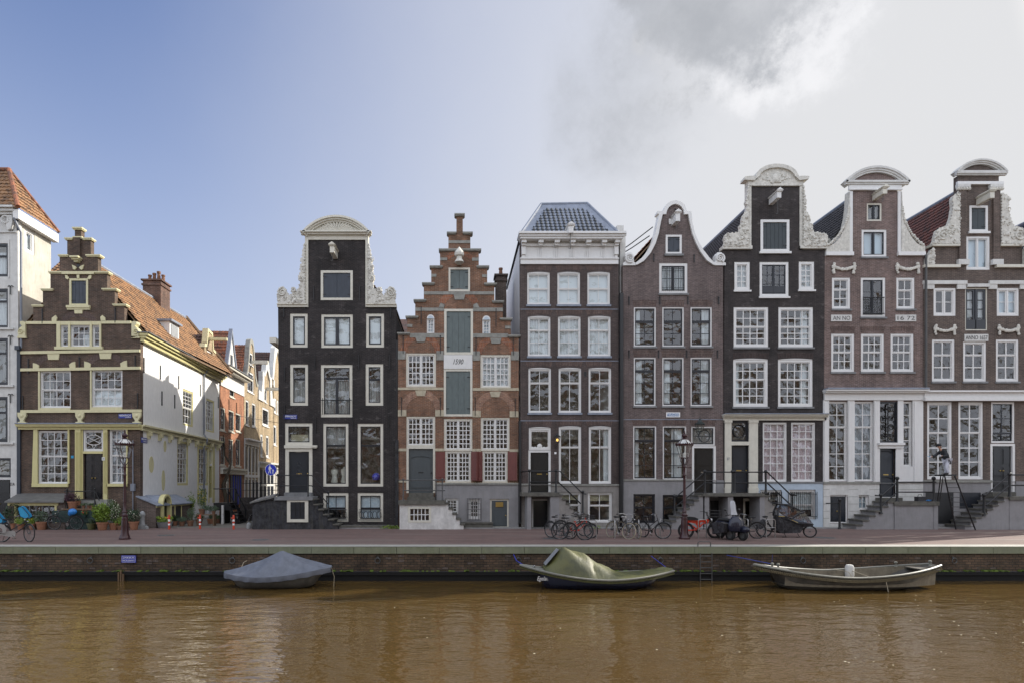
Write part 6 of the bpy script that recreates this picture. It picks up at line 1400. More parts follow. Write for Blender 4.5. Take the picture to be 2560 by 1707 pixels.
H7.hoist(2186, 496, .95, .3, .34, 'offwhite', .3)
aL, aR = gx(2062, 0), gx(2309, 0)
H7.shell(aL, aR, 14.9, 14.9, 10.6, ridge=19.0); gable_roof(H7.o, FR, aL, aR, 14.95, 19.0, .32, 10.6, 'tiles_grey')
yf = -1.2; ZL = gz(1252, yf)
mb = MB(); mb.box(gx(2234, yf), gx(2346, yf), yf-.08, -.06, ZL-.22, ZL); mb.build('stoop_slab', 'stair', H7.o)
mb = MB(); mb.box(gx(2236, yf), gx(2344, yf), yf, yf+.3, 0, ZL-.22); mb.box(gx(2236, yf), gx(2240, yf), yf-.03, yf, 0, ZL-.22); mb.box(gx(2334, yf), gx(2344, yf), yf-.03, yf, 0, ZL-.22); mb.build('stoop_wall', 'plinth', H7.o)
mb = MB(); mb.box(gx(2196, -.3), gx(2250, -.3), -.5, -.06, ZL, gz(1243, -.3)); mb.build('doorstep', 'stair', H7.o)
steps(H7.o, gx(2141, yf), gx(2236, yf), .02, ZL-.0, yf, -.07, 6, 'stair', 'plinth')
zr = gz(1204, yf)
railing(H7.o, [(gx(2243, yf), yf, ZL, gz(1196, yf)), (gx(2334, yf), yf, ZL, gz(1196, yf)), (gx(2202, yf), yf, gz(1283, yf), gz(1238, yf))], [[(gx(2340, yf), yf, zr), (gx(2243, yf), yf, zr), (gx(2205, yf), yf, gz(1238, yf)), (gx(2188, yf), yf, gz(1237, yf))], [(gx(2334, yf), yf, gz(1229, yf)), (gx(2243, yf), yf, gz(1229, yf)), (gx(2205, yf), yf, gz(1262, yf))]], pr=.06, rr=.035)
railing(H7.o, [(gx(2099, -1.0), -1.0, 0, gz(1250, -1))], [[(gx(2065, -1), -1.0, gz(1257, -1)), (gx(2099, -1), -1.0, gz(1257, -1))]], pr=.06)

# ================================================================== umber brick house 1657
H8 = House('raised_neck_gable_house', 'umber brick house at the right edge with white bands, garlands and the date 1657', FR, 2446, 'brick_umber')
H8.shutters(2423, 515, 2469, 580, 'white', 'shutter_green', 2, .12, 1, sill='white')
H8.win(2416, 591, 2475, 675, 1, 1, frame='white', fw=.12, leaves=2, curtain='blind_blue')
H8.win(2334, 720, 2390, 790, 1, 2, frame='white', fw=.12, leaves=2, sw=.06); H8.win(2492, 720, 2548, 790, 1, 2, frame='white', fw=.12, leaves=2, sw=.06, curtain='blind_blue')
w = H8.win(2413, 720, 2469, 826, 1, 4, frame='offwhite', sash='frame_dark', fw=.06, leaves=2, sw=.11, mw=.05, curtain='curtain_white', crect=(0, .3, 1, 1)); a0, a1, z0, z1 = FR.R(2416, 799, 2466, 824); H8.P('door_panel', 'frame_dark', H8.mb().box(a0, a1, .04, .1, z0, z1), w)
for q in ((2330, 848, 2387, 953), (2408, 853, 2466, 953), (2490, 848, 2547, 953)): H8.win(*q, 2, (1, 2), 887, frame='white', fw=.12, mw=.06, sill='bluestone')
pl = H8.rect('date_stone', 'plinth_white', 2410, 836, 2469, 853, -.05, 0); a, z = FR.px(2439.5, 844.5); text('ANNO 1657', a, z, .22, 1.2, -.056, FR, pl, 'iron_grey')
H8.festoon(2335, 815, 2386, 836, 7); H8.festoon(2494, 815, 2545, 836, 8)
for u0 in (2318, 2396): H8.win(u0, 1004, u0+62, 1197, 2, (2, 3), 1081, frame='white', fw=.12, mw=.06)
H8.win(2478, 1004, 2537, 1106, 2, (2, 1), 1082, frame='white', sash='frame_dark', fw=.1, name='fanlight', mw=.05)
mb = H8.mb(); a, z = FR.px(2504, 1094)
for sx in (1, -1): mb.tube([(a-.5, .04, z-.14*sx), (a, .04, z+.14*sx), (a+.5, .04, z-.14*sx)], .02, 5)
H8.P('fanlight_ironwork', 'iron', mb)
H8.door(2476, 1108, 2538, 1228, 'door_black', 2, ((.05, .2), (.26, .55), (.6, .95)), 'white', .13)
H8.wall([(2306, 1322), (2308, 667), (2331, 667), (2331, 618), (2395, 618), (2395, 440), (2497, 440), (2497, 618), (2555, 618), (2555, 667), (2582, 667), (2582, 1322)], .3)
H8.pediment(2385, 2512, 432, 402, 11, None, 'plinth_white', 'brick_umber', .22)
H8.cornice(2388, 2510, [(431, 438, .2), (438, 441, .14)], 'plinth_white'); H8.cornice(2391, 2502, [(457, 464, .14)], 'white')
for uc in (2405, 2487): mb = H8.mb(); mb.pbox(uc-17, 464, uc+15, 472, -.18, 0); H8.P('capital', 'plinth_white', mb); mb = H8.mb(); [mb.ball((FR.px(uc-14+i*7, 475)[0], -.1, FR.px(uc, 475)[1]), .1, 7) for i in range(5)]; H8.P('capital_scroll', 'carved', mb, smooth=True)
for u0 in (2395, 2480): H8.rect('pilaster', 'brick_umber', u0, 478, u0+17, 655, -.1, 0); H8.rect('pilaster_base', 'plinth_white', u0-4, 651, u0+23, 664, -.16, 0)
scr = [(2394, 486), (2380, 492), (2376, 500), (2378, 520), (2374, 545), (2368, 562), (2362, 570), (2350, 571), (2338, 578), (2334, 592), (2331, 606), (2326, 613), (2394, 613)]
H8.carve(scr, 'carved', seed=31, dens=26, spirals=((2352, 592, .3, 1),)); H8.carve([(2*2446-u+1, v) for u, v in scr], 'carved', seed=33, dens=26, spirals=((2541, 592, .3, -1),))
for q in ((2325, 612, 2395, 618), (2497, 612, 2555, 618), (2306, 664, 2396, 671), (2306+180, 664, 2584, 671)): mb = H8.mb(); mb.pbox(*q, -.16, .3); H8.P('stone_cornice', 'offwhite', mb)
H8.carve([(2309, 664), (2311, 650), (2318, 640), (2325, 626), (2331, 624), (2331, 664)], 'carved', seed=35, dens=8); H8.carve([(2582, 664), (2580, 650), (2573, 640), (2566, 626), (2556, 624), (2556, 664)], 'carved', seed=36, dens=8)
for q in ((2306, 703, 2415, 712), (2308, 712, 2334, 724), (2391, 712, 2413, 724), (2471, 703, 2584, 712), (2470, 712, 2491, 724), (2548, 712, 2584, 724), (2415, 711, 2471, 719)): H8.rect('stone_band', 'plinth_white', *q, -.10 if q[1] < 712 else -.07, 0)
H8.cornice(2307, 2584, [(977, 981, .34), (981, 994, .18), (994, 1002, .26)], 'white')
H8.hoist(2446, 506, 1.0, .3, .4, 'offwhite', .35)
H8.P('plinth', 'plinth', H8.mb().wall(P_((2306, 1320), (2582, 1320), (2582, 1202), (2306, 1202)), [P_((2312, 1308), (2382, 1308), (2382, 1230), (2312, 1230)), P_((2397, 1270), (2450, 1270), (2450, 1230), (2397, 1230)), P_((2476, 1202.5), (2476, 1228), (2538, 1228), (2538, 1202.5))], -.05, -.001))
H8.rect('plinth_cornice', 'greystone', 2306, 1199, 2476, 1205, -.12, 0); H8.rect('cellar_opening', 'iron', 2312, 1230, 2382, 1308, -.045, -.02); H8.rect('cellar_opening', 'frame_dark', 2397, 1230, 2450, 1270, -.045, -.02)
aL, aR = gx(2309, 0), gx(2582, 0)
H8.shell(aL, aR, 14.4, 14.4, 10.6, ridge=19.1); gable_roof(H8.o, FR, aL, aR, 14.45, 19.1, .32, 10.6, 'tiles_darkred')
H8.pipe(2310, 977, 640, .06, 'iron_grey', n=-.14)
yf = -1.3; ZL = gz(1240, yf)
mb = MB(); mb.box(gx(2522, yf), gx(2640, yf), yf-.08, -.06, ZL-.18, ZL); mb.box(gx(2478, -.4), gx(2536, -.4), -.5, -.06, ZL-.05, gz(1229, -.4)); mb.build('stoop_slab', 'stair', H8.o)
mb = MB(); mb.box(gx(2524, yf), gx(2640, yf), yf, yf+.3, 0, ZL-.18); mb.build('stoop_wall', 'plinth', H8.o)
steps(H8.o, gx(2412, yf), gx(2524, yf), .02, ZL-.0, yf, -.07, 8, 'stair', 'plinth')
zr = gz(1186, yf)
railing(H8.o, [(gx(2524, yf), yf, ZL, zr), (gx(2460, yf), yf, gz(1288, yf), gz(1238, yf))], [[(gx(2640, yf), yf, zr), (gx(2524, yf), yf, zr), (gx(2463, yf), yf, gz(1238, yf)), (gx(2450, yf), yf, gz(1238, yf))], [(gx(2640, yf), yf, gz(1212, yf)), (gx(2524, yf), yf, gz(1212, yf)), (gx(2466, yf), yf, gz(1262, yf))]], pr=.06, rr=.04)
# sliver of the next house
H9 = House('next_house', 'navy tiled roof and brick front cut off by the right edge of the picture', FR, 2700, 'brick_umber')
for c0 in (2604, 2694, 2784):
    for v0, v1 in ((740, 830), (880, 990), (1040, 1190)): H9.win(c0, v0, c0+58, v1, 2, (1, 1), v0+(v1-v0)*.4, frame='white', sill='bluestone', curtain='curtain_white', crect=(0, 0, .4, 1))
H9.win(2712, 590, 2750, 650, 1, 1, frame='white')
H9.wall([(2584, 1322), (2584, 690), (2700, 690), (2700, 520), (2760, 520), (2760, 690), (2860, 690), (2860, 1322)], .3)
gable_roof(H9.o, FR, gx(2584, 0), gx(2860, 0), 13.6, 18.3, .32, 10.6, 'tiles_navy')
mb = MB(); mb.box(gx(2584, 0)+.02, gx(2584, 0)+.3, .3, 10, 0, 13.5); mb.build('side_wall', 'plaster_beige', H9.o)

# ================================================================== side-street houses
def street_house(name, label, u0, u1, wallmat, ztop, extra):
    aa = ST.px(u0, 1000)[0]; ab = ST.px(u1, 1000)[0]
    x, y, _ = ST.w((aa+ab)/2, 0, 0); h = House.__new__(House); h.fr = ST; h.holes = []; h.mat = wallmat; h.o = thing(name, label, 'house', (x, y, 0), 'narrow houses down the side street')
    extra(h, aa+.02, ab-.02)
    return h
def orange(h, a, b):
    for (u0, v0, u1, v1) in ((551, 1018, 563, 1075), (571, 1025, 585, 1078), (589, 1033, 602, 1078), (551, 1090, 563, 1162), (571, 1097, 583, 1164), (589, 1097, 601, 1164), (574, 951, 586, 992)):
        h.win(u0, v0, u1, v1, cols=2, rows=(1, 2), split=v0+(v1-v0)*.38, frame='offwhite', sash='frame_dark', fw=.10, sill='offwhite', curtain='curtain_white', crect=(0, 0, .4, 1))
    h.win(563, 1190, 573, 1235, cols=1, rows=1, frame='offwhite', fw=.12)
    h.P('wall', 'brick_terracotta', h.mb().wall([(a, 0), (b, 0), (b, 11.0), (a, 11.0)], h.holes, 0, .3))
    h.P('side_wall', 'brick_terracotta', h.mb().box(b-.25, b, .3, 6, 0, 11))
    mb = h.mb(); mb.box(a, b, -.06, 0, 10.0, 11.2); h.P('frieze', 'white', mb)
    mb = h.mb(); mb.box(a-.1, b+.1, -.75, 0, 11.35, 11.5); mb.box(a-.05, b+.05, -.55, 0, 11.2, 11.35); h.P('cornice', 'offwhite', mb)
    mb = h.mb(); mb.box(a-.1, b+.1, -.82, .1, 11.5, 11.58); h.P('gutter', 'galvanised', mb)
    mb = h.mb(); mb.box(a, b, -.35, 0, 3.55, 3.7); mb.box(a, b, -.2, 0, 3.2, 3.55); h.P('shop_cornice', 'offwhite', mb)
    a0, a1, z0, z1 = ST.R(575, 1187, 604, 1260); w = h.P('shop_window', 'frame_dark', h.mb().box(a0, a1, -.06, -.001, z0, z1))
    mb = h.mb()
    for k in range(1, 5): x = a0+(a1-a0)*k/5; mb.box(x-.04, x+.04, -.11, -.06, z0, z1)
    h.P('glazing_bar', 'sign_blue', mb, w)
    mb = MB(); P0 = Vector(ST.w(a, .1, 11.5)); tiles(mb, P0, Vector(ST.w(b, .1, 11.5))-P0, Vector(ST.w(a, 3.2, 15.2))-P0); h.P('roof', 'tiles_rust', mb)
    # white clapboard gable dormer
    am = (a+b)/2+.3; mb = h.mb(); mb.poly([(am-1.3, 11.5), (am+1.3, 11.5), (am, 14.9)], .2, .32); g = h.P('dormer', 'white_plaster_old', mb)
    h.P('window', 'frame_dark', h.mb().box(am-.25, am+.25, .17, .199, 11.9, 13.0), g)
    mb = h.mb(); mb.poly([(am-1.45, 11.5), (am, 15.15), (am+1.45, 11.5), (am+1.25, 11.5), (am, 14.8), (am-1.25, 11.5)], .1, .4); h.P('verge', 'lead', mb, g)
    mb = MB(); P0 = Vector(ST.w(am-1.4, .35, 11.5)); tiles(mb, P0, Vector(ST.w(am-1.4, 3.4, 11.5))-P0, Vector(ST.w(am, .35, 14.95))-P0); h.P('dormer_roof', 'tiles_rust', mb, g)
    mb = h.mb()
    for k in (0.33, .66): x = a+(b-a)*k; mb.box(x-.02, x+.02, -.05, 0, 8.3, 9.2); mb.box(x-.02, x+.02, -.05, 0, 4.3, 5.0)
    h.P('wall_anchor', 'iron', mb)
street_house('orange_street_house', 'orange brick side street house with white frieze and clapboard dormer beside the white wall', 550.5, 609.5, 'brick_terracotta', 11, orange)
def bell(h, a, b):
    m = (a+b)/2
    for q in ((614, 1000, 622, 1062), (630, 1008, 639, 1066), (618.5, 930, 634, 980), (623, 882, 632, 912)): h.win(*q, cols=2, rows=(1, 2), split=q[1]+(q[3]-q[1])*.35, frame='white', sash='frame_dark', fw=.14, sill='white')
    out = [(a, 0), (b, 0), (b, 11.6), (b-.5, 11.7), (b-.9, 12.3), (m+.9, 13.6), (m+.7, 14.6), (m+.45, 15.2), (m, 15.4), (m-.45, 15.2), (m-.7, 14.6), (m-.9, 13.6), (a+.9, 12.3), (a+.5, 11.7), (a, 11.6)]
    h.P('wall', 'brick_tan', h.mb().wall(out, h.holes, 0, .3)); h.P('side_wall', 'brick_tan', h.mb().box(a, a+.25, .3, 6, 8, 11.5))
    inner = [(a+.02, 11.6), (a+.6, 11.5), (a+1.05, 12.2), (m-.72, 13.6), (m-.52, 14.5), (m-.3, 15.0), (m, 15.15), (m+.3, 15.0), (m+.52, 14.5), (m+.72, 13.6), (b-1.05, 12.2), (b-.6, 11.5), (b-.02, 11.6)]
    h.P('gable_trim', 'greystone', h.mb().poly(out[2:][::-1]+inner[::-1] if 0 else [(a, 11.75), (a+.4, 11.85), (a+.8, 12.4), (m-1.0, 13.6), (m-.82, 14.7), (m-.5, 15.35), (m, 15.55), (m+.5, 15.35), (m+.82, 14.7), (m+1.0, 13.6), (b-.8, 12.4), (b-.4, 11.85), (b, 11.75)]+inner[::-1], -.06, .34))
    h.P('hoist_beam', 'offwhite', h.mb().box(m-.14, m+.14, -1.5, 0, 13.3, 13.6))
    mb = h.mb(); mb.box(a, b, -.45, 0, 6.3, 6.42); mb.box(a, b, -.12, 0, 5.9, 6.3)
    for k in range(5): x = a+(b-a)*k/4*.96; mb.box(x, x+.16, -.06, 0, 0.2, 5.9)
    mb.box(a, b, -.07, 0, 3.0, 3.25); h.P('shopfront', 'white', mb)
    for k in range(4):
        x = a+(b-a)*k/4*.96+.2
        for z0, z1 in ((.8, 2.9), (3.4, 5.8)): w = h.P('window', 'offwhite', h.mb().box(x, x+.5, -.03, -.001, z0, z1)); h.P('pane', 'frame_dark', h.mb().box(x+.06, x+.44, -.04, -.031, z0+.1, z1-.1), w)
    P0 = Vector(ST.w(a, .3, 11.4)); mb = MB(); tiles(mb, P0, Vector(ST.w(a, 6, 11.4))-P0, Vector(ST.w(m, .3, 15.0))-P0); h.P('roof', 'tiles_rust', mb)
street_house('bell_street_house', 'tan brick side street house with bell gable and long projecting hoist beam', 610, 645.5, 'brick_tan', 12, bell)
def neck(h, a, b):
    m = (a+b)/2
    for q in ((656, 1020, 672, 1064), (651, 1085, 657, 1140), (665, 1088, 672, 1142), (661.5, 972, 667, 1005)): h.win(*q, cols=2, rows=(1, 1), split=q[1]+(q[3]-q[1])*.35, frame='white', sash='frame_dark', fw=.2, sill='white')
    out = [(a, 0), (b, 0), (b, 10.4), (m+1.3, 10.4), (m+1.2, 13.0), (m+.6, 13.5), (m, 14.2), (m-.6, 13.5), (m-1.2, 13.0), (m-1.3, 10.4), (a, 10.4)]
    h.P('wall', 'brick_tan', h.mb().wall(out, h.holes, 0, .3))
    for sg in (-1, 1): h.P('gable_ornament', 'plinth_white', h.mb().poly([(m+sg*1.15, 10.4), (m+sg*3.1, 10.4), (m+sg*3.0, 11.3), (m+sg*2.1, 11.2), (m+sg*1.7, 12.4), (m+sg*1.75, 13.3), (m+sg*1.1, 13.2)], -.12, .3))
    h.P('gable_ornament', 'plinth_white', h.mb().poly([(m-1.3, 13.0), (m-.7, 13.6), (m-.4, 14.6), (m+.4, 14.6), (m+.7, 13.6), (m+1.3, 13.0), (m+.9, 12.9), (m, 13.8), (m-.9, 12.9)], -.15, .3))
    h.P('hoist_beam', 'offwhite', h.mb().box(m-.14, m+.14, -1.5, 0, 11.7, 12.0))
    mb = h.mb(); mb.box(a, b, -.45, 0, 4.4, 4.55); mb.box(a, b, -.12, 0, 4.0, 4.4)
    for k in range(5): x = a+(b-a)*k/4*.97; mb.box(x, x+.2, -.06, 0, 0.2, 4.0)
    mb.box(a, b, -.07, 0, 2.2, 2.4); h.P('shopfront', 'plinth_white', mb)
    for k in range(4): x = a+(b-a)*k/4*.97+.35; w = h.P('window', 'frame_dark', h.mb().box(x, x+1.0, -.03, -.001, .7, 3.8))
    P0 = Vector(ST.w(a, .3, 10.3)); mb = MB(); tiles(mb, P0, Vector(ST.w(a, 6, 10.3))-P0, Vector(ST.w(m, .3, 14.6))-P0); h.P('roof', 'tiles_brown', mb)
street_house('ornate_street_house', 'tan brick side street house with white scrolled neck gable beyond the bell gable', 646, 683.5, 'brick_tan', 10, neck)
def far(h, a, b):
    m = (a+b)/2
    for q in ((685, 995, 691, 1032), (684, 1062, 691, 1112), (692.5, 1000, 696, 1035)): h.win(*q, cols=1, rows=1, frame='white', sash='frame_dark', fw=.22, sill='white')
    h.P('wall', 'brick_tan', h.mb().wall([(a, 0), (b, 0), (b, 12.2), (m+2, 12.6), (m+1.2, 15.5), (m, 16.8), (m-1.2, 15.5), (m-2, 12.6), (a, 12.2)], h.holes, 0, .3))
    h.P('gable_trim', 'plinth_white', h.mb().poly([(a, 12.2), (a, 13.2), (m-2.2, 13.2), (m-1.6, 15.4), (m-1.2, 16.6), (m, 17.4), (m+1.2, 16.6), (m+2, 13.2), (m+1.6, 13.2), (m+.9, 15.4), (m, 16.6), (m-.9, 15.4), (m-1.8, 12.7)], -.12, .34))
    mb = h.mb(); mb.box(a, b, -.45, 0, 4.4, 4.6)
    for k in range(4): x = a+(b-a)*k/4; mb.box(x, x+.3, -.06, 0, .2, 4.4)
    h.P('shopfront', 'plinth_white', mb)
    P0 = Vector(ST.w(a, .3, 12.2)); mb = MB(); tiles(mb, P0, Vector(ST.w(a, 7, 12.2))-P0, Vector(ST.w(m, .3, 16.4))-P0); h.P('roof', 'tiles_brown', mb)
street_house('last_street_house', 'tan brick side street house with white gable half hidden behind the black house', 684, 699, 'brick_tan', 12, far)
FE = Frame(-24, 37, 1, 0, 0, 1); E_ = House.__new__(House); E_.fr = FE; E_.holes = []; E_.mat = 'brick_umber'; E_.o = thing('lane_end_house', 'brown brick house closing the far end of the side street', 'house', (-17, 37, 0), 'narrow houses down the side street')
hs = [[(a, z), (a+1.1, z), (a+1.1, z+1.9), (a, z+1.9)] for a in (1.2, 3.9, 6.6, 9.3, 12) for z in (1, 4.2, 7.4)]
w = MB(FE); w.wall([(0, 0), (14.5, 0), (14.5, 10.5), (10, 13), (4.5, 13), (0, 10.5)], hs, 0, .3); w.build('wall', 'brick_umber', E_.o)
for h_ in hs:
    (a, z), (a1, z1) = h_[0], h_[2]; mb = MB(FE)
    for q in ((a, a+.1, z, z1), (a1-.1, a1, z, z1), (a+.1, a1-.1, z1-.1, z1), (a+.1, a1-.1, z, z+.1), (a+.5, a+.56, z+.1, z1-.1)): mb.box(q[0], q[1], .05, .15, q[2], q[3])
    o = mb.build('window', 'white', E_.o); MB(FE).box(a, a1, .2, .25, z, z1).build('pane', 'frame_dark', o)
# right side of the side street, behind the black house (casts the shade on the lane)
hh = thing('back_lane_house', 'brick house behind the black house whose gable shades the white side wall', 'house', (-5.5, 15, 0))
mb = MB(); mb.box(-9.9, -1, 10.5, 19, 0, 12.2); mb.build('wall', 'brick_umber', hh)
mb = MB(); mb.add([(-9.9, 10.5, 12.2), (-9.9, 19, 12.2), (-1, 10.5, 12.2), (-1, 19, 12.2), (-9.9, 15, 15.6), (-1, 15, 15.6)], [(0, 4, 5, 2), (1, 3, 5, 4), (0, 1, 4), (2, 5, 3)]); mb.build('roof', 'tiles_brown', hh)
hh = thing('back_lane_house', 'taller brick house further down the right side of the lane', 'house', (-5.5, 24, 0))
mb = MB(); mb.box(-9.9, -1, 19.4, 30, 0, 11.0); mb.build('wall', 'brick_tan', hh)
mb = MB(); mb.add([(-9.9, 19.4, 11), (-9.9, 30, 11), (-1, 19.4, 11), (-1, 30, 11), (-9.9, 24.7, 14.5), (-1, 24.7, 14.5)], [(0, 4, 5, 2), (1, 3, 5, 4), (0, 1, 4), (2, 5, 3)]); mb.build('roof', 'tiles_brown', hh)
# ------------------------------------------------------------------ street furniture, plants, vehicles, boats, people
def gp(u, v): y = -CD+F*CH/(v-VH); return Vector((gx(u, y), y, 0))
# street lamps
def lamp(u, v, label):
    p = gp(u, v); k = (CD+p.y)/F
    t = thing('street_lamp', label, 'street lamp', p, 'crowned maroon street lamps on the quay')
    H = lambda vv: (v-vv)*k          # height from photo row
    if u < 1000: rows = (1073, 1093, 1120, 1150, 1276)
    else: rows = (1070, 1090, 1098, 1130, 1262)
    s_ = 4.55/4.75
    mb = MB(); c = (p.x, p.y, 0)
    mb.lathe([(.24, 0), (.24, .06), (.21, .09), (.20, .16), (.16, .25), (.145, .55), (.14, .80), (.125, .86), (.135, .90), (.10, .97), (.10, 1.0), (.145, 1.02), (.15, 1.05), (.085, 1.10), (.07, 1.16), (.10, 1.18), (.10, 1.21), (.06, 1.26), (.055, 1.6)], c, 12)
    mb.build('base', 'lamp_maroon', t, True)
    mb = MB(); mb.lathe([(.065, 1.6), (.07, 1.62), (.064, 1.65), (.055, 2.6), (.055, 2.75), (.07, 2.77), (.07, 2.81), (.052, 2.84), (.05, 3.1), (.06, 3.12), (.065, 3.17), (.05, 3.2), (.03, 3.3)], c, 12); mb.build('pole', 'lamp_maroon', t, True)
    mb = MB(); mb.tube([(p.x-.27, p.y, 3.13), (p.x+.27, p.y, 3.13)], .013, 6); mb.ball((p.x-.27, p.y, 3.13), .035, 8); mb.ball((p.x+.27, p.y, 3.13), .035, 8); mb.build('ladder_bar', 'lamp_maroon', t, True)
    mb = MB()
    for i in range(4):
        th = R(90*i+45); cx, cy = math.cos(th), math.sin(th)
        mb.tube([(p.x+.03*cx, p.y+.03*cy, 3.2), (p.x+.17*cx, p.y+.17*cy, 3.42), (p.x+.16*cx, p.y+.16*cy, 3.50), (p.x+.10*cx, p.y+.10*cy, 3.54)], .016, 6)
    mb.build('cradle', 'lamp_maroon', t, True)
    mb = MB(); B_, T_ = 3.55, 4.10; r0, r1 = .185, .335
    mb.lathe([(r0+.02, B_-.02), (r0+.02, B_+.01), (r0-.03, B_+.01), (r0-.03, B_-.02)], c, 6)
    for i in range(6): th = R(60*i+30); mb.tube([(p.x+r0*math.cos(th), p.y+r0*math.sin(th), B_), (p.x+r1*math.cos(th), p.y+r1*math.sin(th), T_)], .011, 5)
    mb.lathe([(r1-.02, T_-.02), (r1+.035, T_-.02), (r1+.045, T_+.04), (r1+.01, T_+.06), (r1-.03, T_+.03)], c, 6)
    for i in range(24):      # crown of palmettes
        th = R(15*i); rr_ = r1*.93+.045; hh = .09 if i % 4 == 2 else .055
        mb.lathe([(.018, 0), (.028, hh*.4), (.001, hh)], (p.x+rr_*math.cos(th), p.y+rr_*math.sin(th), T_+.04), 5)
    hd = mb.build('lantern', 'lamp_maroon', t, True)
    MB().lathe([(r0-.005, B_), (r1-.01, T_)], c, 6).build('lantern_glass', 'lamp_glass', hd)
    mb = MB(); mb.lathe([(.335, T_+.04), (.17, T_+.22), (.10, T_+.25)], c, 6); mb.build('hood', 'plinth_white', t)
    mb = MB(); mb.lathe([(.10, T_+.25), (.12, T_+.27), (.10, T_+.30), (.06, T_+.32), (.11, T_+.36), (.125, T_+.42), (.08, T_+.48), (.04, T_+.51), (.045, T_+.55), (.025, T_+.58), (.03, T_+.61), (.001, T_+.68)], c, 10)
    for i in range(6): th = R(60*i+30); mb.tube([(p.x+.33*math.cos(th), p.y+.33*math.sin(th), T_+.05), (p.x+.17*math.cos(th), p.y+.17*math.sin(th), T_+.225)], .012, 5)
    mb.build('finial', 'lamp_maroon', t, True)
    mb = MB(); mb.lathe([(.06, B_), (.06, B_+.04), (.035, B_+.06), (.05, B_+.12), (.05, B_+.2), (.001, B_+.24)], c, 8); mb.build('burner', 'sign_white', hd, True)
    mb = MB(); mb.add([(p.x-.1, p.y-.06, 1.86), (p.x-.03, p.y-.05, 1.98), (p.x-.03, p.y-.05, 1.84)], [(0, 1, 2)]) ; 
    return t
lamp(312, 1347, 'left crowned maroon street lamp before the cream trimmed corner house')
lamp(1711, 1346, 'right crowned maroon street lamp beside the red electric bicycle')
# hanging lamp over the lane
p = Vector(ST.w(21, -3.0, 7.3)); t = thing('hanging_lamp', 'dark bell shaped lamp hanging on a wire across the side street', 'street lamp', p)
MB().lathe([(.04, .55), (.08, .45), (.10, .3), (.3, .12), (.42, -.1), (.4, -.1), (.28, .1), (.001, .2)], p, 14).build('shade', 'lamp_maroon', t, True)
a_ = Vector(ST.w(13, 0, 7.9)); b_ = Vector((-9.8, 19, 8.6)); MB().tube([a_, p+Vector((0, 0, .55)), b_], .02, 5).build('wire', 'iron', t)
MB().lathe([(.07, -.1), (.12, 0), (.001, .1)], p, 8).build('bulb', 'petal_white', t)
# red and white bollards
def bollard(p, label=None):
    t = thing('bollard', label, 'bollard', p, 'red and white bollards closing the side street')
    z = 0; seg = [(.19, 'red_paint'), (.10, 'sign_white'), (.12, 'red_paint'), (.10, 'sign_white'), (.16, 'red_paint')]
    mb = MB(); mb.lathe([(.055, 0), (.055, .72), (.045, .76), (.001, .77)], p, 12); mb.lathe([(.001, .045), (.035, .04), (.035, -.06)], (p.x-.06, p.y, .60), 8, 'x'); mb.build('post', 'red_paint', t, True)
    for z0, z1 in ((.22, .31), (.42, .53)):
        m2 = MB(); m2.lathe([(.0575, z0), (.0575, z1)], p, 12); m2.build('white_band', 'sign_white', t, True)
    return t
bol = bollard(gp(423, 1322), 'left red and white bollard beside the zinc flower tub')
for u, v, l in ((500, 1321, 'middle red and white bollard before the plant shelf'), (584, 1322, 'right red and white bollard before the black steps')): dup(bol, gp(u, v), 0, l)
# stone posts
p = gp(356, 1321); t = thing('stone_bollard', 'round headed grey stone post beside the cellar lean-to', 'stone post', p)
MB().box(p.x-.17, p.x+.17, p.y-.17, p.y+.17, 0, .22).build('base', 'bollard_stone', t); MB().lathe([(.15, .22), (.13, .28), (.115, .66), (.13, .70), (.15, .72), (.15, .80), (.13, .86), (.06, .95), (.001, .97)], p, 14).build('shaft', 'bollard_stone', t, True)
for u, v, w_, h_, l, nm, rd in ((367, 1321, .20, .16, 'small rough boulder at the foot of the round stone post', 'boulder', 1), (623, 1320, .30, .33, 'rounded pale guard stone left of the black house steps', 'guard_stone', 1), (644, 1320, .34, .31, 'square white guard block against the dark rubble stoop', 'guard_stone', 0)):
    p = gp(u, v); mb = MB()
    if rd: mb.lathe([(w_*.48, 0), (w_*.5, h_*.5), (w_*.42, h_*.8), (w_*.22, h_*.97), (.001, h_)], p, 12)
    else: mb.box(p.x-w_*.4, p.x+w_*.45, p.y-.15, p.y+.15, 0, h_)
    tag(mb.build(nm, 'bollard_stone', None, bool(rd), org=p), l, 'stone')
# signs
def plate(name, label, cat, u0, v0, u1, v1, lines, fr=FR, n=-.03, mat='street_sign_blue', tm='sign_white', y=0, border=False):
    a0, a1, z0, z1 = fr.R(u0, v0, u1, v1, y); c = fr.w((a0+a1)/2, y+n, (z0+z1)/2)
    t = thing(name, label, cat, c); MB(fr).box(a0, a1, y+n, y+n+.02, z0, z1).build('plate', mat, t)
    if border: mb = MB(fr); e = .01; [mb.box(*q) for q in ((a0+.02, a1-.02, y+n-.004, y+n, z0+.02, z0+.02+e), (a0+.02, a1-.02, y+n-.004, y+n, z1-.02-e, z1-.02), (a0+.02, a0+.02+e, y+n-.004, y+n, z0+.04+.002, z1-.042), (a1-.02-e, a1-.02, y+n-.004, y+n, z0+.042, z1-.042))]; mb.build('border', tm, t)
    for (s_, fx, fz, fw_, fh) in lines: text(s_, a0+(a1-a0)*fx, z0+(z1-z0)*fz, (z1-z0)*fh, (a1-a0)*fw_, y+n-.005, fr, t, tm)
    return t
plate('street_name_sign', 'blue street name sign on the brown corner house above the cornice', 'sign', 297, 1033.5, 330, 1044.5, (('HERENGRACHT', .5, .64, .92, .42), ('CENTRUM', .72, .2, .42, .2)))
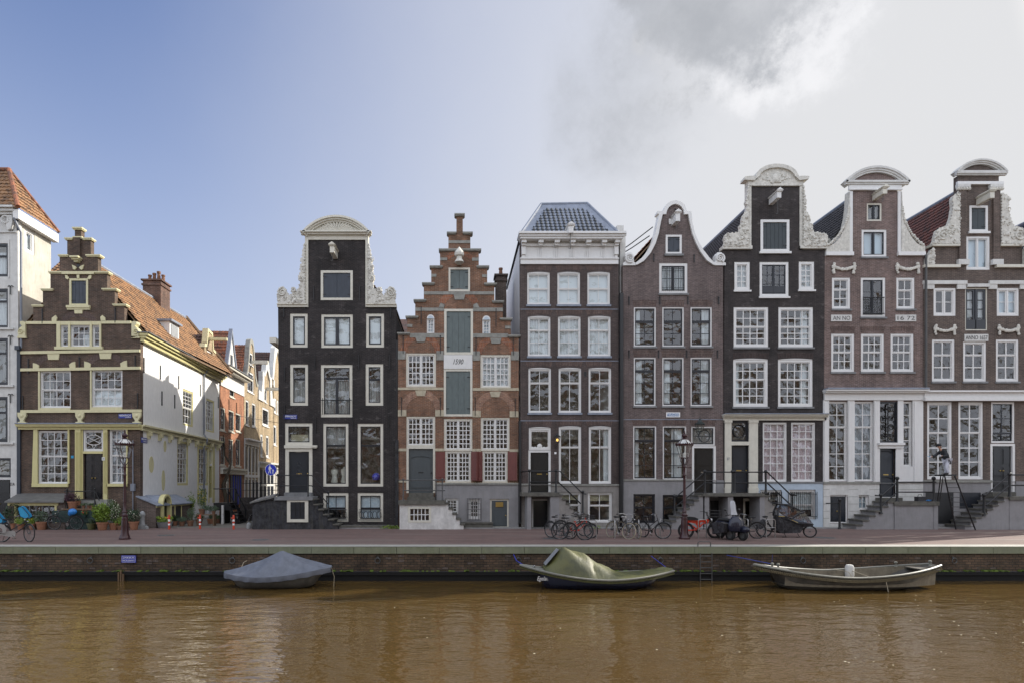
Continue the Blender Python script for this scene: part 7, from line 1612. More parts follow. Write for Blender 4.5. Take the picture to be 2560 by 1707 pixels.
plate('street_name_sign', 'blue street name sign on the black brick house above its door', 'sign', 710, 1036, 743, 1046.5, (('HERENGRACHT', .5, .64, .92, .42), ('CENTRUM', .72, .2, .42, .2)))
plate('street_name_sign', 'dark blue sign on the white side wall near the corner', 'sign', 352, 1093, 367, 1106, (('BERGSTRAAT', .5, .68, .88, .3), ('CENTRUM', .6, .25, .6, .2)), ST)
plate('quay_sign', 'bright blue ZINKBUIS RIOLERING sign on the quay wall', 'sign', 304.5, 1387, 340.5, 1405, (('ZINKBUIS', .5, .68, .8, .22), ('RIOLERING', .5, .32, .8, .22)), FR, -.03, 'sign_blue', y=QY, border=True)
p = at(677, 1173, -.9); t = thing('footpath_sign', 'round blue pedestrian sign with adult and child on the stoop railing', 'sign', p)
MB().lathe([(.001, 0), (.31, 0), (.31, .02), (.001, .02)], p, 32, 'y').build('rim', 'sign_white', t); MB().lathe([(.001, -.004), (.292, -.004), (.292, .0), (.001, .001)], p, 32, 'y').build('disc', 'sign_blue', t)
def figure(cx, cz, s_, par):
    mb = MB(); y0, y1 = p.y-.012, p.y-.006
    def P2(pts): mb.poly([(cx+x*s_, cz+z*s_) for x, z in pts], y0, y1)
    P2([(.05*math.cos(R(k)), .40+.05*math.sin(R(k))) for k in range(0, 360, 30)])
    P2([(-.07, .33), (.06, .33), (.09, .12), (.06, .0), (-.05, .0), (-.05, .12)])
    P2([(-.05, .02), (.0, .02), (-.03, -.16), (-.10, -.38), (-.16, -.38), (-.09, -.14)]); P2([(.0, .02), (.06, .02), (.07, -.16), (.13, -.38), (.07, -.38), (.02, -.14)])
    P2([(-.07, .33), (-.05, .26), (-.11, .12), (-.08, .02), (-.12, .0), (-.15, .12)]); P2([(.06, .33), (.13, .2), (.21, .08), (.18, .04), (.11, .13), (.05, .24)])
    mb.build('pictogram', 'sign_white', par)
figure(p.x-.05, p.z-.0, .52, t); figure(p.x+.12, p.z-.10, .30, t)
MB().tube([(p.x+.28, p.y+.03, p.z), (p.x+.55, p.y+.03, p.z)], .02, 6).build('bracket', 'iron', t)
# quay ladder
xq = gx(1762, QY); t = thing('quay_ladder', 'steel rung ladder with a curved grab hoop on the quay wall', 'ladder', (xq, QY-.08, 0))
mb = MB()
for dx in (-.22, .22): mb.tube([(xq+dx, QY-.12, -1.5), (xq+dx, QY-.12, -.2)], .018, 6)
mb.build('rail', 'iron_grey', t, True)
for k in range(5): MB().tube([(xq-.22, QY-.12, -1.2+k*.22), (xq+.22, QY-.12, -1.2+k*.22)], .016, 6).build('rung', 'iron_grey', t, True)
MB().tube([(xq-.24, QY+.05, 0), (xq-.24, QY+.05, .17), (xq-.19, QY+.05, .21), (xq+.19, QY+.05, .21), (xq+.24, QY+.05, .17), (xq+.24, QY+.05, 0)], .018, 6).build('grab_hoop', 'iron_grey', t, True)
# bicycle racks (steel hoops)
def rack(u0, u1, v, h_, label, yaw=0.0):
    p0, p1 = gp(u0, v), gp(u1, v); w_ = max(.18, p1.x-p0.x); t = MB(); y = p0.y
    d = Vector((w_, .0, 0)) if u1-u0 > 17 else Vector((w_, .75, 0))
    a = p0; b = p0+d; r_ = .07
    q = lambda f, z: (a.x+d.x*f, a.y+d.y*f, z)
    L_ = d.length; pts = [q(0, 0), q(0, h_-r_), q(r_*.3/L_, h_-r_*.3), q(r_/L_, h_), q(1-r_/L_, h_), q(1-r_*.3/L_, h_-r_*.3), q(1, h_-r_), q(1, 0)]
    t.tube(pts, .024, 8)
    if h_ > .7 and d.length < 1: t.tube([q(0, h_*.55), q(1, h_*.55)], .018, 6)
    tag(t.build('bicycle_rack', 'steel', None, True, org=a), label, 'bicycle rack', 'steel hoop bicycle racks on the quay')
for a in ((1433, 1491, 1345, .80, 'steel hoop rack amid the left bicycle cluster'), (1537, 1549, 1345, .80, 'steel hoop rack holding the white handled bicycle'), (1597, 1609, 1345, .80, 'steel hoop rack behind the cream tyred bicycle'), (1650, 1665, 1343, .80, 'steel hoop rack left of the right street lamp'),
          (1746, 1766, 1344, .82, 'steel hoop rack in front of the red electric bicycle'), (1801, 1823, 1344, .82, 'steel hoop rack left of the dark scooter'), (1870, 1881, 1343, .82, 'steel hoop rack right of the dark scooter'), (1916, 1938, 1343, .82, 'steel hoop rack before the hooded cargo bicycle')): rack(*a)

# bicycles ------------------------------------------------------------
def wheel(parent, cx, cz, r=.345, steer=0., tyre='rubber', tw=.024, rim='galvanised', pivot=None, spokes=14, name='wheel', disc=False):
    rot = Matrix.Rotation(steer, 4, 'Z'); pv = Vector(pivot or (cx, 0, 0))
    T = lambda x, y, z: tuple(pv+rot @ (Vector((x, y, z))-pv)) if steer else (x, y, z)
    mb = MB(); mb.tube([T(cx+r*math.cos(R(a)), 0, cz+r*math.sin(R(a))) for a in range(0, 360, 12)], tw, 6, True); w = mb.build(name, tyre, parent, True)
    mb = MB(); mb.tube([T(cx+(r-.03)*math.cos(R(a)), 0, cz+(r-.03)*math.sin(R(a))) for a in range(0, 360, 12)], .011, 5, True)
    mb.tube([T(cx, -.05, cz), T(cx, .05, cz)], .03, 8)
    for k in range(spokes): a = 2*math.pi*k/spokes; mb.tube([T(cx+.02*math.cos(a+.8), .02*(-1)**k, cz+.02*math.sin(a+.8)), T(cx+(r-.03)*math.cos(a), 0, cz+(r-.03)*math.sin(a))], .0035 if spokes > 8 else .012, 3, caps=False)
    if disc: mb.lathe([(.001, .03), (.09, .03), (.09, .035), (.001, .035)], (cx, 0, cz), 14, 'y') if not steer else None
    mb.build('rim', rim, w, True)
    return w
def bike(label, u, v, yaw, lean=0., steer=0., col='bike_black', tyre='rubber', bars='chrome', step=True, basket=None, chaincase=None, fender=True, rack_=True, saddle='rubber', at_='rear', r=.345, group='bicycles parked on the quay', seats=(), cover=None, crate=False, name='bicycle', tw=.021, base=1.08, loc=None, lights=True):
    """Bicycle built along +x (rear wheel at 0); (u, v) is the ground point of the wheel named by at_."""
    p = Vector(loc) if loc else gp(u, v); t = thing(name, label, 'bicycle', p, group, local=True)
    off = Vector((-base, 0, 0)) if at_ == 'front' else Vector((0, 0, 0))
    rotm = Matrix.Rotation(yaw, 4, 'Z'); t.location = p+rotm @ off; t.rotation_euler = (lean, 0, yaw); t.rotation_mode = 'XYZ'
    HT = Vector((base-.25, 0, .90)); HB = Vector((base-.18, 0, .68)); pv = (base-.2, 0, 0)
    rot = Matrix.Rotation(steer, 4, 'Z'); S = lambda x, y, z: tuple(Vector(pv)+rot @ (Vector((x, y, z))-Vector(pv)))
    BBk = Vector((.44, 0, .29)); ST_ = Vector((.27, 0, .78))
    mb = MB(); mb.tube([HT, HB], .022, 8); mb.tube([HB, BBk], .018, 8)
    mb.tube([HT+Vector((.02, 0, -.07)), (BBk+ST_)/2+Vector((.0, 0, -.05)) if step else ST_], .016, 8); mb.tube([BBk, ST_], .017, 8)
    for s_ in (-1, 1): mb.tube([BBk+Vector((0, .03*s_, 0)), Vector((0, .06*s_, r))], .010, 6); mb.tube([ST_+Vector((0, .02*s_, -.05)), Vector((0, .06*s_, r))], .009, 6)
    mb.build('frame', col, t, True)
    wheel(t, 0, r, r, tyre=tyre, tw=tw); wheel(t, base, r, r, steer, tyre=tyre, tw=tw, pivot=pv)
    mb = MB(); mb.tube([HB, S(base-.14, 0, .62)], .02, 6)
    for s_ in (-1, 1): mb.tube([S(base-.16, .045*s_, .66), S(base-.06, .055*s_, .5), S(base, .055*s_, r)], .011, 6)
    mb.build('fork', col if col != 'bike_red' else 'bike_black', t, True)
    mb = MB(); mb.tube([HT, S(base-.28, 0, 1.04)], .014, 6)
    mb.tube([S(base-.55, -.29, 1.02), S(base-.42, -.28, 1.05), S(base-.3, -.16, 1.09), S(base-.26, 0, 1.06), S(base-.3, .16, 1.09), S(base-.42, .28, 1.05), S(base-.55, .29, 1.02)], .012, 6); hb = mb.build('handlebar', bars, t, True)
    mb = MB(); mb.tube([S(base-.56, -.29, 1.02), S(base-.44, -.28, 1.048)], .017, 6); mb.tube([S(base-.56, .29, 1.02), S(base-.44, .28, 1.048)], .017, 6); mb.build('grip', 'rubber', hb, True)
    mb = MB(); mb.tube([ST_, ST_+Vector((-.03, 0, .12))], .012, 6); mb.build('seat_post', 'chrome', t, True)
    mb = MB(); mb.ball((.17, 0, .93), .11, 8, sx=1.1, sy=.95, sz=.38); mb.ball((.30, 0, .935), .06, 8, sx=1.9, sy=.7, sz=.45); mb.build('saddle', saddle, t, True)
    if fender:
        for (cx, st_, a0, a1) in ((0, 0, 10, 190), (base, steer, 20, 160)):
            mb = MB(); ang = [R(a) for a in range(a0, a1, 12)]
            for s_ in (0,):
                pts = [(cx+(r+.035)*math.cos(a), 0, r+(r+.035)*math.sin(a)) for a in ang]; pts = [S(*q) if st_ else q for q in pts]; mb.tube(pts, .017, 4)
            mb.build('mudguard', col if col != 'bike_red' else 'bike_black', t, True)
    mb = MB(); mb.lathe([(.001, .04), (.085, .04), (.085, .045), (.001, .045)], (BBk.x, 0, BBk.z), 14, 'y'); mb.tube([BBk+Vector((0, -.05, 0)), BBk+Vector((.09, -.07, -.14))], .01, 5); mb.tube([BBk+Vector((0, .05, 0)), BBk+Vector((-.09, .07, .14))], .01, 5); mb.box(BBk.x+.04, BBk.x+.14, -.15, -.07, BBk.z-.16, BBk.z-.13); mb.box(BBk.x-.14, BBk.x-.04, .07, .15, BBk.z+.13, BBk.z+.16); mb.build('crank', 'chrome', t, True)
    if chaincase: mb = MB(); mb.poly([(-.08, r-.04), (-.08, r+.04), (.3, r+.1), (.5, r+.1), (.56, r), (.54, r-.12), (.4, r-.16)], -.055, -.03); mb.build('chain_case', chaincase, t)
    if rack_:
        mb = MB()
        for s_ in (-1, 1): mb.tube([(.2, .06*s_, .74), (-.25, .07*s_, .74)], .007, 5); mb.tube([(-.2, .07*s_, .74), (0, .07*s_, r)], .006, 5)
        for k in range(4): mb.tube([(.1-.11*k, -.065, .74), (.1-.11*k, .065, .74)], .006, 4)
        mb.build('luggage_rack', 'iron', t, True)
    mb = MB(); mb.tube([(.1, .06, .25), (.0, .16, .02)], .01, 5); mb.build('kickstand', 'iron', t, True)
    if lights: mb = MB(); c = S(base-.1, 0, .84); mb.ball(c, .04, 8); mb.build('headlight', 'chrome', t, True)
    if basket or crate:
        mb = MB(); x0, x1, y0, y1, z0, z1 = base-.18, base+.14, -.18, .18, .80, 1.0
        for z in (z0, (z0+z1)/2, z1): mb.tube([S(x0, y0, z), S(x1, y0, z), S(x1, y1, z), S(x0, y1, z)], .008, 4, True)
        for f in range(5):
            x = x0+(x1-x0)*f/4; y = y0+(y1-y0)*f/4
            for yy_ in (y0, y1): mb.tube([S(x, yy_, z0), S(x, yy_, z1)], .006, 4)
            for xx_ in (x0, x1): mb.tube([S(xx_, y, z0), S(xx_, y, z1)], .006, 4)
        if crate: mb.add([S(x0+.02, y0+.02, z0+.02), S(x1-.02, y0+.02, z0+.02), S(x1-.02, y1-.02, z0+.02), S(x0+.02, y1-.02, z0+.02), S(x0+.02, y0+.02, z1-.03), S(x1-.02, y0+.02, z1-.03), S(x1-.02, y1-.02, z1-.03), S(x0+.02, y1-.02, z1-.03)], [(0, 1, 2, 3), (4, 5, 6, 7), (0, 1, 5, 4), (1, 2, 6, 5), (2, 3, 7, 6), (3, 0, 4, 7)])
        mb.build('basket', 'grey_plastic' if crate else 'bike_black', t, False)
    return t
def child_seat(t, x, z, s_=1.0, front=True, turn=0):
    """Blue padded child seat."""
    mb = MB(); k = s_
    back = [(x-.02, z), (x-.17*k, z+.08*k), (x-.26*k, z+.42*k), (x-.18*k, z+.50*k), (x-.08*k, z+.46*k), (x+.14*k, z+.16*k), (x+.16*k, z+.06*k), (x+.06*k, z)]
    mb.poly(back, -.14*k, -.11*k); mb.poly(back, .11*k, .14*k); mb.poly([(x-.26*k, z+.42*k), (x-.18*k, z+.5*k), (x-.13*k, z+.46*k), (x-.1*k, z+.1*k), (x-.17*k, z+.08*k)], -.11*k, .11*k)
    o = mb.build('child_seat', 'sky_blue', t)
    mb = MB(); mb.tube([(q[0], -.145*k, q[1]) for q in back], .014, 5, True); mb.tube([(q[0], .145*k, q[1]) for q in back], .014, 5, True); mb.build('seat_trim', 'bike_black', o)
    if not front: mb = MB(); mb.poly([(x+.0, z), (x+.20*k, z-.05), (x+.30*k, z-.2), (x+.26*k, z-.38), (x+.16*k, z-.38), (x+.14*k, z-.22), (x, z-.12)], -.17*k, -.14*k); mb.build('foot_rest', 'grey_plastic', o)
bk = bike('bicycle with two blue child seats and grey chain case at the left edge', 2, 1354, R(14), 0, R(-38), chaincase='grey_plastic', base=1.12, r=.36)
child_seat(bk, .62+.3, .98, 1.0, True); child_seat(bk, -.02, .78, 1.0, False)
bk = bike('dark bicycle with a bright blue saddle cover before the corner house', 136, 1323, R(3), 0, R(0), at_='rear', col='bike_black', bars='chrome', base=1.16, r=.36, loc=None)
# (its front wheel is on the left: turn it round)
bk.location = gp(191, 1323); bk.rotation_euler = (R(-4), 0, R(180)); mb = MB(); mb.ball((.16, 0, .95), .21, 10, sx=1.1, sy=.7, sz=.85); mb.ball((.30, 0, .87), .12, 8, sx=.9, sy=.6, sz=1.2); mb.build('saddle_cover', 'blue_plastic', bk, True)
bike('black bicycle with a wire front basket, leftmost of the bicycle cluster', 1402, 1338, R(-12), R(0), R(12), basket=True, base=1.10)
bike('black bicycle with a grey crate facing the viewer in the bicycle cluster', 1424, 1346, R(-48), R(0), R(8), at_='front', crate=True, base=1.05)
bike('bicycle with a silver fork and big bare front wheel in the bicycle cluster', 1462, 1349, R(-22), 0, R(20), at_='front', tyre='rubber', rack_=False, fender=False, bars='bike_black', r=.36, tw=.026, lights=False)
bike('red framed bicycle half hidden at the right of the bicycle cluster', 1476, 1344, R(-40), 0, R(10), at_='front', col='bike_red', base=1.05, basket=True, r=.31)
bike('black bicycle with pale handlebar and cream tyres leaning on its hoop rack', 1569, 1346, R(-62), R(-9), R(10), at_='front', tyre='rubber_cream', bars='bike_white', base=1.05)
bike('dark bicycle with a white saddle and cream front tyre seen head on', 1595, 1346, R(-68), R(6), R(-8), at_='front', tyre='rubber_cream', saddle='grey_plastic', base=1.05)
bike('dark blue town bicycle with its front wheel turned sideways, left of the lamp', 1655, 1346, R(-58), R(0), R(52), at_='front', base=1.05)
bk = bike('road bicycle wheel and frame leaning behind the dark scooter', 1893, 1345, R(172), R(0), R(10), rack_=True, base=1.02, at_='rear', loc=gp(1893, 1345)); 
# red electric bicycle
p = gp(1715, 1343); t = thing('electric_bicycle', 'red electric bicycle with fat tyres and a long black seat', 'bicycle', p, 'bicycles parked on the quay', rotz=R(-3), local=True)
wheel(t, 0, .33, .31, tw=.055, spokes=16); wheel(t, 1.28, .33, .31, tw=.055, spokes=16, disc=True)
mb = MB(); mb.tube([(-.0, .07, .33), (.45, .05, .36), (.46, .0, .34)], .025, 6); mb.tube([(-.0, -.07, .33), (.45, -.05, .36)], .025, 6)
mb.poly([(-.15, .74), (.1, .80), (.62, .78), (.98, .84), (1.02, .78), (.95, .66), (.85, .62), (.78, .70), (.62, .70), (.60, .48), (.52, .34), (.44, .34), (.50, .50), (.42, .64), (.2, .68), (-.12, .66)], -.035, .035)
mb.tube([(0.0, 0, .6), (.3, 0, .52), (.5, 0, .36)], .035, 6); mb.tube([(.5, 0, .36), (.72, 0, .62), (.9, 0, .70)], .03, 6); mb.build('frame', 'bike_red', t, False)
mb = MB()
for s_ in (-1, 1): mb.tube([(1.0, .08*s_, .9), (1.12, .08*s_, .62), (1.28, .08*s_, .33)], .025, 6)
mb.tube([(1.0, -.08, .84), (1.0, .08, .84)], .03, 6); mb.tube([(1.0, -.08, .66), (1.08, 0, .70), (1.0, .08, .66)], .02, 5); mb.build('fork', 'bike_black', t, True)
mb = MB()
for s_ in (-1, 1): mb.tube([(.98, .06*s_, .88), (.9, .07*s_, 1.14), (.84, .26*s_, 1.17), (.72, .32*s_, 1.15)], .014, 6)
mb.tube([(.9, -.07, 1.13), (.9, .07, 1.13)], .014, 6); mb.tube([(.94, -.065, 1.0), (.94, .065, 1.0)], .012, 6); mb.build('handlebar', 'bike_black', t, True)
mb = MB(); mb.poly([(-.15, .80), (-.2, .92), (-.1, .97), (.35, .93), (.5, .86), (.48, .80)], -.12, .12); mb.build('seat', 'rubber', t)
mb = MB(); mb.ball((1.1, 0, .80), .075, 10, sx=.7); mb.build('headlight', 'sign_white', t, True); mb = MB(); mb.ball((.5, 0, .32), .1, 10, sy=.8); mb.tube([(.5, -.1, .32), (.45, -.14, .17)], .014, 5); mb.build('crank', 'bike_black', t, True)
# dark three-wheeled scooter
p = gp(1857, 1350); t = thing('scooter', 'dark blue three wheeled scooter with white windscreen and saddle bags', 'scooter', p, rotz=R(-70), local=True)
def lump(cx, cy, cz, sx, sy, sz, name, mat, seg=14): mb = MB(); mb.ball((cx, cy, cz), 1.0, seg, sx=sx, sy=sy, sz=sz); return mb.build(name, mat, t, True)
for (cx, cy) in ((0, .0), (-.34, -.34), (-1.25, -.0)):
    mb = MB(); mb.tube([(cx+.205*math.cos(R(a)), cy, .255+.205*math.sin(R(a))) for a in range(0, 360, 20)], .065, 8, True); w = mb.build('wheel', 'rubber', t, True); mb = MB(); mb.lathe([(.001, -.03), (.14, -.05), (.14, .05), (.001, .03)], (cx, cy, .235), 14, 'y'); mb.build('rim', 'iron_grey', w, True)
lump(.0, -.0, .47, .36, .14, .16, 'mudguard', 'scooter_blue')
mb = MB(); prof = [(.42, -.16), (.46, .0), (.40, .16), (.30, .42), (.18, .56), (.12, .62)]
vs = []; fs = []; K = 13
for r_, h_ in ((.34, .40), (.39, .52), (.38, .70), (.34, .86), (.25, .97), (.13, 1.04)):
    for i in range(K): th = R(-90+180*i/(K-1)); vs.append((-.22+.26*r_/.34*math.cos(th), -.18+r_*math.sin(th), h_))
for j in range(5):
    for i in range(K-1): fs.append((j*K+i, j*K+i+1, (j+1)*K+i+1, (j+1)*K+i))
for j in range(5): fs.append((j*K, (j+1)*K, (j+1)*K+K-1, j*K+K-1))
fs.append(tuple(range(5*K, 6*K))); mb.add(vs, fs); mb.build('front_shield', 'scooter_blue', t, True)
lump(-.95, -.18, .60, .48, .22, .25, 'body', 'scooter_blue'); lump(-.85, -.18, .84, .40, .16, .09, 'seat', 'rubber'); mb = MB(); mb.box(-.75, -.2, -.36, .0, .32, .38); mb.build('footboard', 'rubber', t)
for cy in (-.62, .26): mb = MB(); mb.poly([(-.95, .22), (-.35, .34), (-.28, .7), (-.5, .78), (-1.0, .72)], cy-.12, cy+.12); mb.build('saddle_bag', 'tarp_bag', t)
mb = MB(); mb.tube([(-.3, -.18, .9), (-.36, -.18, 1.06)], .04, 8); mb.tube([(-.46, -.52, 1.05), (-.36, -.36, 1.08), (-.32, -.18, 1.08), (-.36, .0, 1.08), (-.46, .16, 1.05)], .018, 6); mb.build('handlebar', 'bike_black', t, True)
mb = MB(); vs = []; K = 9
for j, (z, wd, dx) in enumerate(((1.08, .19, 0), (1.16, .17, -.01), (1.25, .15, -.03), (1.5, .15, -.07), (1.62, .135, -.09), (1.69, .08, -.1))):
    for i in range(K): f = i/(K-1)*2-1; vs.append((-.22+dx-.07*f*f, -.18+wd*f, z))
mb.add(vs, [(j*K+i, j*K+i+1, (j+1)*K+i+1, (j+1)*K+i) for j in range(5) for i in range(K-1)]); mb.build('windscreen', 'screen_grey', t, True)
for cy in (-.55, .2):
    mb = MB(); mb.tube([(-.4, cy*.75, 1.07), (-.38, cy, 1.25)], .01, 5); mb.ball((-.37, cy-.03, 1.3), .075, 8, sx=.3, sz=.65); mb.build('mirror', 'bike_black', t, True)
mb = MB(); mb.ball((-.12, -.18, .96), .07, 10, sx=.5); mb.build('headlight', 'chrome', t, True)
mb = MB()
for k in range(4): mb.tube([(-1.2-.12*0, -.36+.12*k, .92), (-1.2, -.36+.12*k, 1.22)], .009, 4)
for z in (.95, 1.08, 1.22): mb.tube([(-1.2, -.42, z), (-1.2, .04, z), (-1.5, .04, z), (-1.5, -.42, z)], .009, 4, True)
mb.build('rear_rack', 'iron', t)
# hooded cargo bicycle
p = gp(1910, 1341); t = thing('cargo_bicycle', 'black cargo bicycle with a clear rain hood over its box', 'bicycle', p, 'bicycles parked on the quay', rotz=R(-9), local=True)
wheel(t, 0, .33, .32, tw=.03); wheel(t, 1.93, .27, .25, R(-20), tw=.028, pivot=(1.93, 0, 0))
mb = MB(); out = [(.45, .32), (.50, .95), (.75, .93), (1.3, .66), (1.95, .60), (1.92, .52), (1.6, .48), (1.45, .22), (.7, .18)]
w0, w1 = .20, .32
vs = [(x, s_*(w1 if z > .5 else w0), z) for s_ in (-1, 1) for x, z in out]; n_ = len(out)
fs = [tuple(range(n_)), tuple(range(2*n_-1, n_-1, -1))]+[(i, (i+1) % n_, n_+(i+1) % n_, n_+i) for i in range(n_)]
mb.add(vs, fs); mb.build('cargo_box', 'tarp_bag', t)
mb = MB(); mb.tube([(.5, -.325, .96), (.76, -.325, .95), (1.3, -.325, .68)], .014, 5); mb.tube([(.5, .325, .96), (.76, .325, .95), (1.3, .325, .68)], .014, 5); mb.build('box_trim', 'brass', t)
hood = [(.50, .97), (.48, 1.18), (.62, 1.50), (.95, 1.46), (1.35, 1.24), (1.62, 1.15), (1.95, .62), (1.3, .70), (.76, .97)]
mb = MB(); n_ = len(hood); vs = [(x, s_*(.31 if z < 1.1 else .22), z) for s_ in (-1, 1) for x, z in hood]; mb.add(vs, [tuple(range(n_)), tuple(range(2*n_-1, n_-1, -1))]+[(i, i+1, n_+i+1, n_+i) for i in range(2, 6)]); h_ = mb.build('rain_hood', 'plastic_screen', t)
mb = MB()
for s_ in (-1, 1):
    Q = lambda pts: [(x, s_*(.315 if z < 1.1 else .226), z) for x, z in pts]
    mb.tube(Q([(.5, .97), (.50, 1.18), (.64, 1.5), (.97, 1.46), (1.37, 1.25), (1.62, 1.15)]), .045, 6); mb.tube(Q([(1.62, 1.15), (1.35, 1.08), (1.05, .85), (.76, .97)]), .05, 6); mb.tube(Q([(.5, .97), (.76, .97), (1.3, .7), (1.95, .62)]), .02, 5); mb.tube(Q([(.36, 1.56), (.62, 1.5)]), .03, 5)
mb.add([(.36, -.2, 1.56), (.36, .2, 1.56), (.66, .22, 1.5), (.66, -.22, 1.5)], [(0, 1, 2, 3)]); mb.build('hood_frame', 'tarp_bag', h_)
mb = MB(); mb.tube([(0, 0, .33), (.35, 0, .25), (.7, 0, .2), (1.5, 0, .26), (1.85, 0, .55)], .03, 6); mb.tube([(.35, 0, .25), (.1, 0, .85)], .02, 6); mb.tube([(.35, 0, .25), (.5, 0, .95)], .022, 6); mb.tube([(0, 0, .33), (.12, 0, .75)], .016, 6); mb.build('frame', 'bike_black', t, True)
mb = MB(); mb.ball((.05, 0, .92), .12, 8, sx=1.1, sy=.9, sz=.4); mb.build('saddle', 'rubber', t, True)
mb = MB(); mb.tube([(.5, 0, .9), (.46, 0, 1.1)], .014, 5); mb.tube([(.3, -.3, 1.08), (.42, -.2, 1.12), (.46, 0, 1.1), (.42, .2, 1.12), (.3, .3, 1.08)], .014, 5); mb.build('handlebar', 'bike_black', t, True)
mb = MB(); mb.poly([(-.42, .55), (-.1, .82), (.0, .78), (-.06, .45), (-.2, .36)], -.22, -.06); mb.build('saddle_bag', 'tarp_bag', t)
mb = MB(); mb.tube([(.8, -.16, .2), (.86, -.2, .03), (.7, -.2, .02)], .016, 5); mb.tube([(1.35, -.16, .2), (1.42, -.2, .03), (1.3, -.2, .02)], .016, 5); mb.build('parking_stand', 'iron', t, True)

# boats ------------------------------------------------------------
def hull(parent, L_, beam, sheer, stem=.25, depth=.55, mat='boat_steel', name='hull', rake=.45, transom=.0, K=28, inside=None):
    """Hull along x from 0 (bow) to L_; sheer(f) = gunwale height above the water."""
    def half(f):
        w_ = beam/2*min(1, math.sin(math.pi*min(1, max(0, f)*.5/.42))**.75 if f < .42 else 1)
        if f > .55: w_ *= 1-(1-transom)*((f-.55)/.45)**2.2
        return max(.012, w_)
    vs = []; fs = []; secs = [(1.0, 1.0), (.97, .72), (.90, .42), (.72, .08), (.35, -.12)]
    for i in range(K+1):
        f = i/K; h_ = sheer(f); w_ = half(f); lift = h_*(.85*max(0, (.2-f)/.2)**1.25+.68*max(0, (f-.7)/.3)**1.5)
        for s_ in (-1, 1):
            for ws, hs_ in secs: x = L_*f+(rake*(1-hs_)*(max(0, .15-f)/.15)) - (rake*.95*(1-hs_)*(max(0, f-.8)/.2)**1.5); vs.append((x, s_*w_*ws, h_*hs_+lift*(1-hs_) if lift > .002 or hs_ > 0 else -.15))
    n_ = len(secs)
    for i in range(K):
        for s_ in (0, 1):
            for j in range(n_-1): a = i*2*n_+s_*n_+j; b_ = a+2*n_; fs.append((a, b_, b_+1, a+1))
        a = i*2*n_+n_-1; fs.append((a, a+2*n_, a+3*n_, a+n_))
    fs.append(tuple(range(n_))+tuple(range(2*n_-1, n_-1, -1))); e = K*2*n_; fs.append(tuple(e+j for j in range(n_))+tuple(e+j for j in range(2*n_-1, n_-1, -1)))
    mb = MB(); mb.add(vs, fs); o = mb.build(name, mat, parent, True)
    return o, half
def rope_fender(parent, L_, half, sheer, r_=.045, mat='rubber_cream', drop=.10, sides=(-1, 1), name='rope_fender', f0=0, f1=1, K=90):
    for s_ in sides:
        mb = MB()
        for i in range(K):       # short slanted coils
            f = f0+(f1-f0)*(i+.5)/K; x = L_*f; y = s_*(half(f)+.03); z = sheer(f)-drop
            mb.tube([(x-L_/K*.35, y-s_*.01, z+r_*.9), (x+L_/K*.35, y-s_*.01, z-r_*.9)], r_*.62, 5)
        mb.build(name, mat, parent, True)
def gunwale(parent, L_, half, sheer, r_=.03, mat='boat_rail', f0=0, f1=1, sides=(-1, 1), name='gunwale'):
    for s_ in sides: mb = MB(); mb.tube([(L_*(f0+(f1-f0)*i/36), s_*half(f0+(f1-f0)*i/36), sheer(f0+(f1-f0)*i/36)) for i in range(37)], r_, 6); mb.build(name, mat, parent, True)
# 1: boat under a grey tent cover
yb1 = -11.35; x0 = gx(561, yb1); x1 = gx(829, yb1); L1 = x1-x0
t = thing('covered_boat', 'small boat under a grey tent shaped cover at the left of the quay', 'boat', (x0, yb1, WZ), 'boats moored along the quay', local=True)
sh1 = lambda f: .50-.14*math.sin(math.pi*min(1, f*1.1))*.5+.22*max(0, f-.35)**1.4*1.6
o, hf = hull(t, L1, 1.55, lambda f: sh1(f)-.12, mat='white_plaster_old', stem=.35, transom=.12, rake=.5)
o.data.materials.clear(); o.data.materials.append(M('boat_steel'))
vs = []; fs = []; K = 40; Jn = 18; pf = .54
for i in range(K+1):
    f = i/K; h_ = sh1(f); w_ = hf(f)+.05; top = h_+.80*max(0, 1-(abs(f-pf)/(.54 if f < pf else .46)))**1.12 + .03
    for j in range(Jn+1):
        q = j/Jn*2-1; yy_ = q*w_; a_ = 1-abs(q)**1.15
        fold = .006*math.sin(f*30+3*abs(q))*(1-abs(q))*a_ + .038*math.sin(math.atan2(q*1.5, (f-pf)*4)*8)*min(1, 4*math.hypot(f-pf, q*.4))*(1-abs(q)**3)
        vs.append((L1*f, yy_, h_+(top-h_)*a_+fold))
for i in range(K):
    for j in range(Jn): a = i*(Jn+1)+j; fs.append((a, a+1, a+Jn+2, a+Jn+1))
mb = MB(); mb.add(vs, fs); cv = mb.build('cover', 'tarp_grey', t, True)
mb = MB()      # hanging skirt of the cover
for s_ in (-1, 1):
    vs = [];
    for i in range(K*2+1):
        f = i/(K*2); w_ = hf(f)+.05; vs += [(L1*f, s_*w_, sh1(f)+.01), (L1*f, s_*(w_+.012*math.sin(i*.6)+.01), sh1(f)-.09), (L1*f, s_*(w_+.02*math.sin(i*.6+.5)-.01), sh1(f)-.17-.008*math.sin(i*.7))]
    mb.add(vs, [(3*i+k, 3*i+3+k, 3*i+4+k, 3*i+1+k) for i in range(K*2) for k in (0, 1)])
mb.build('cover_skirt', 'tarp_grey', cv, True)
mb = MB(); mb.tube([(.45, .3, .52), (.40, .8, .75), (.42, 1.1, .78)], .012, 5); mb.tube([(L1-.02, .02, sh1(1)), (L1+.1, -.02, .35), (L1+.08, -.02, 0)], .01, 5); mb.build('mooring_rope', 'rubber_cream', t, True)
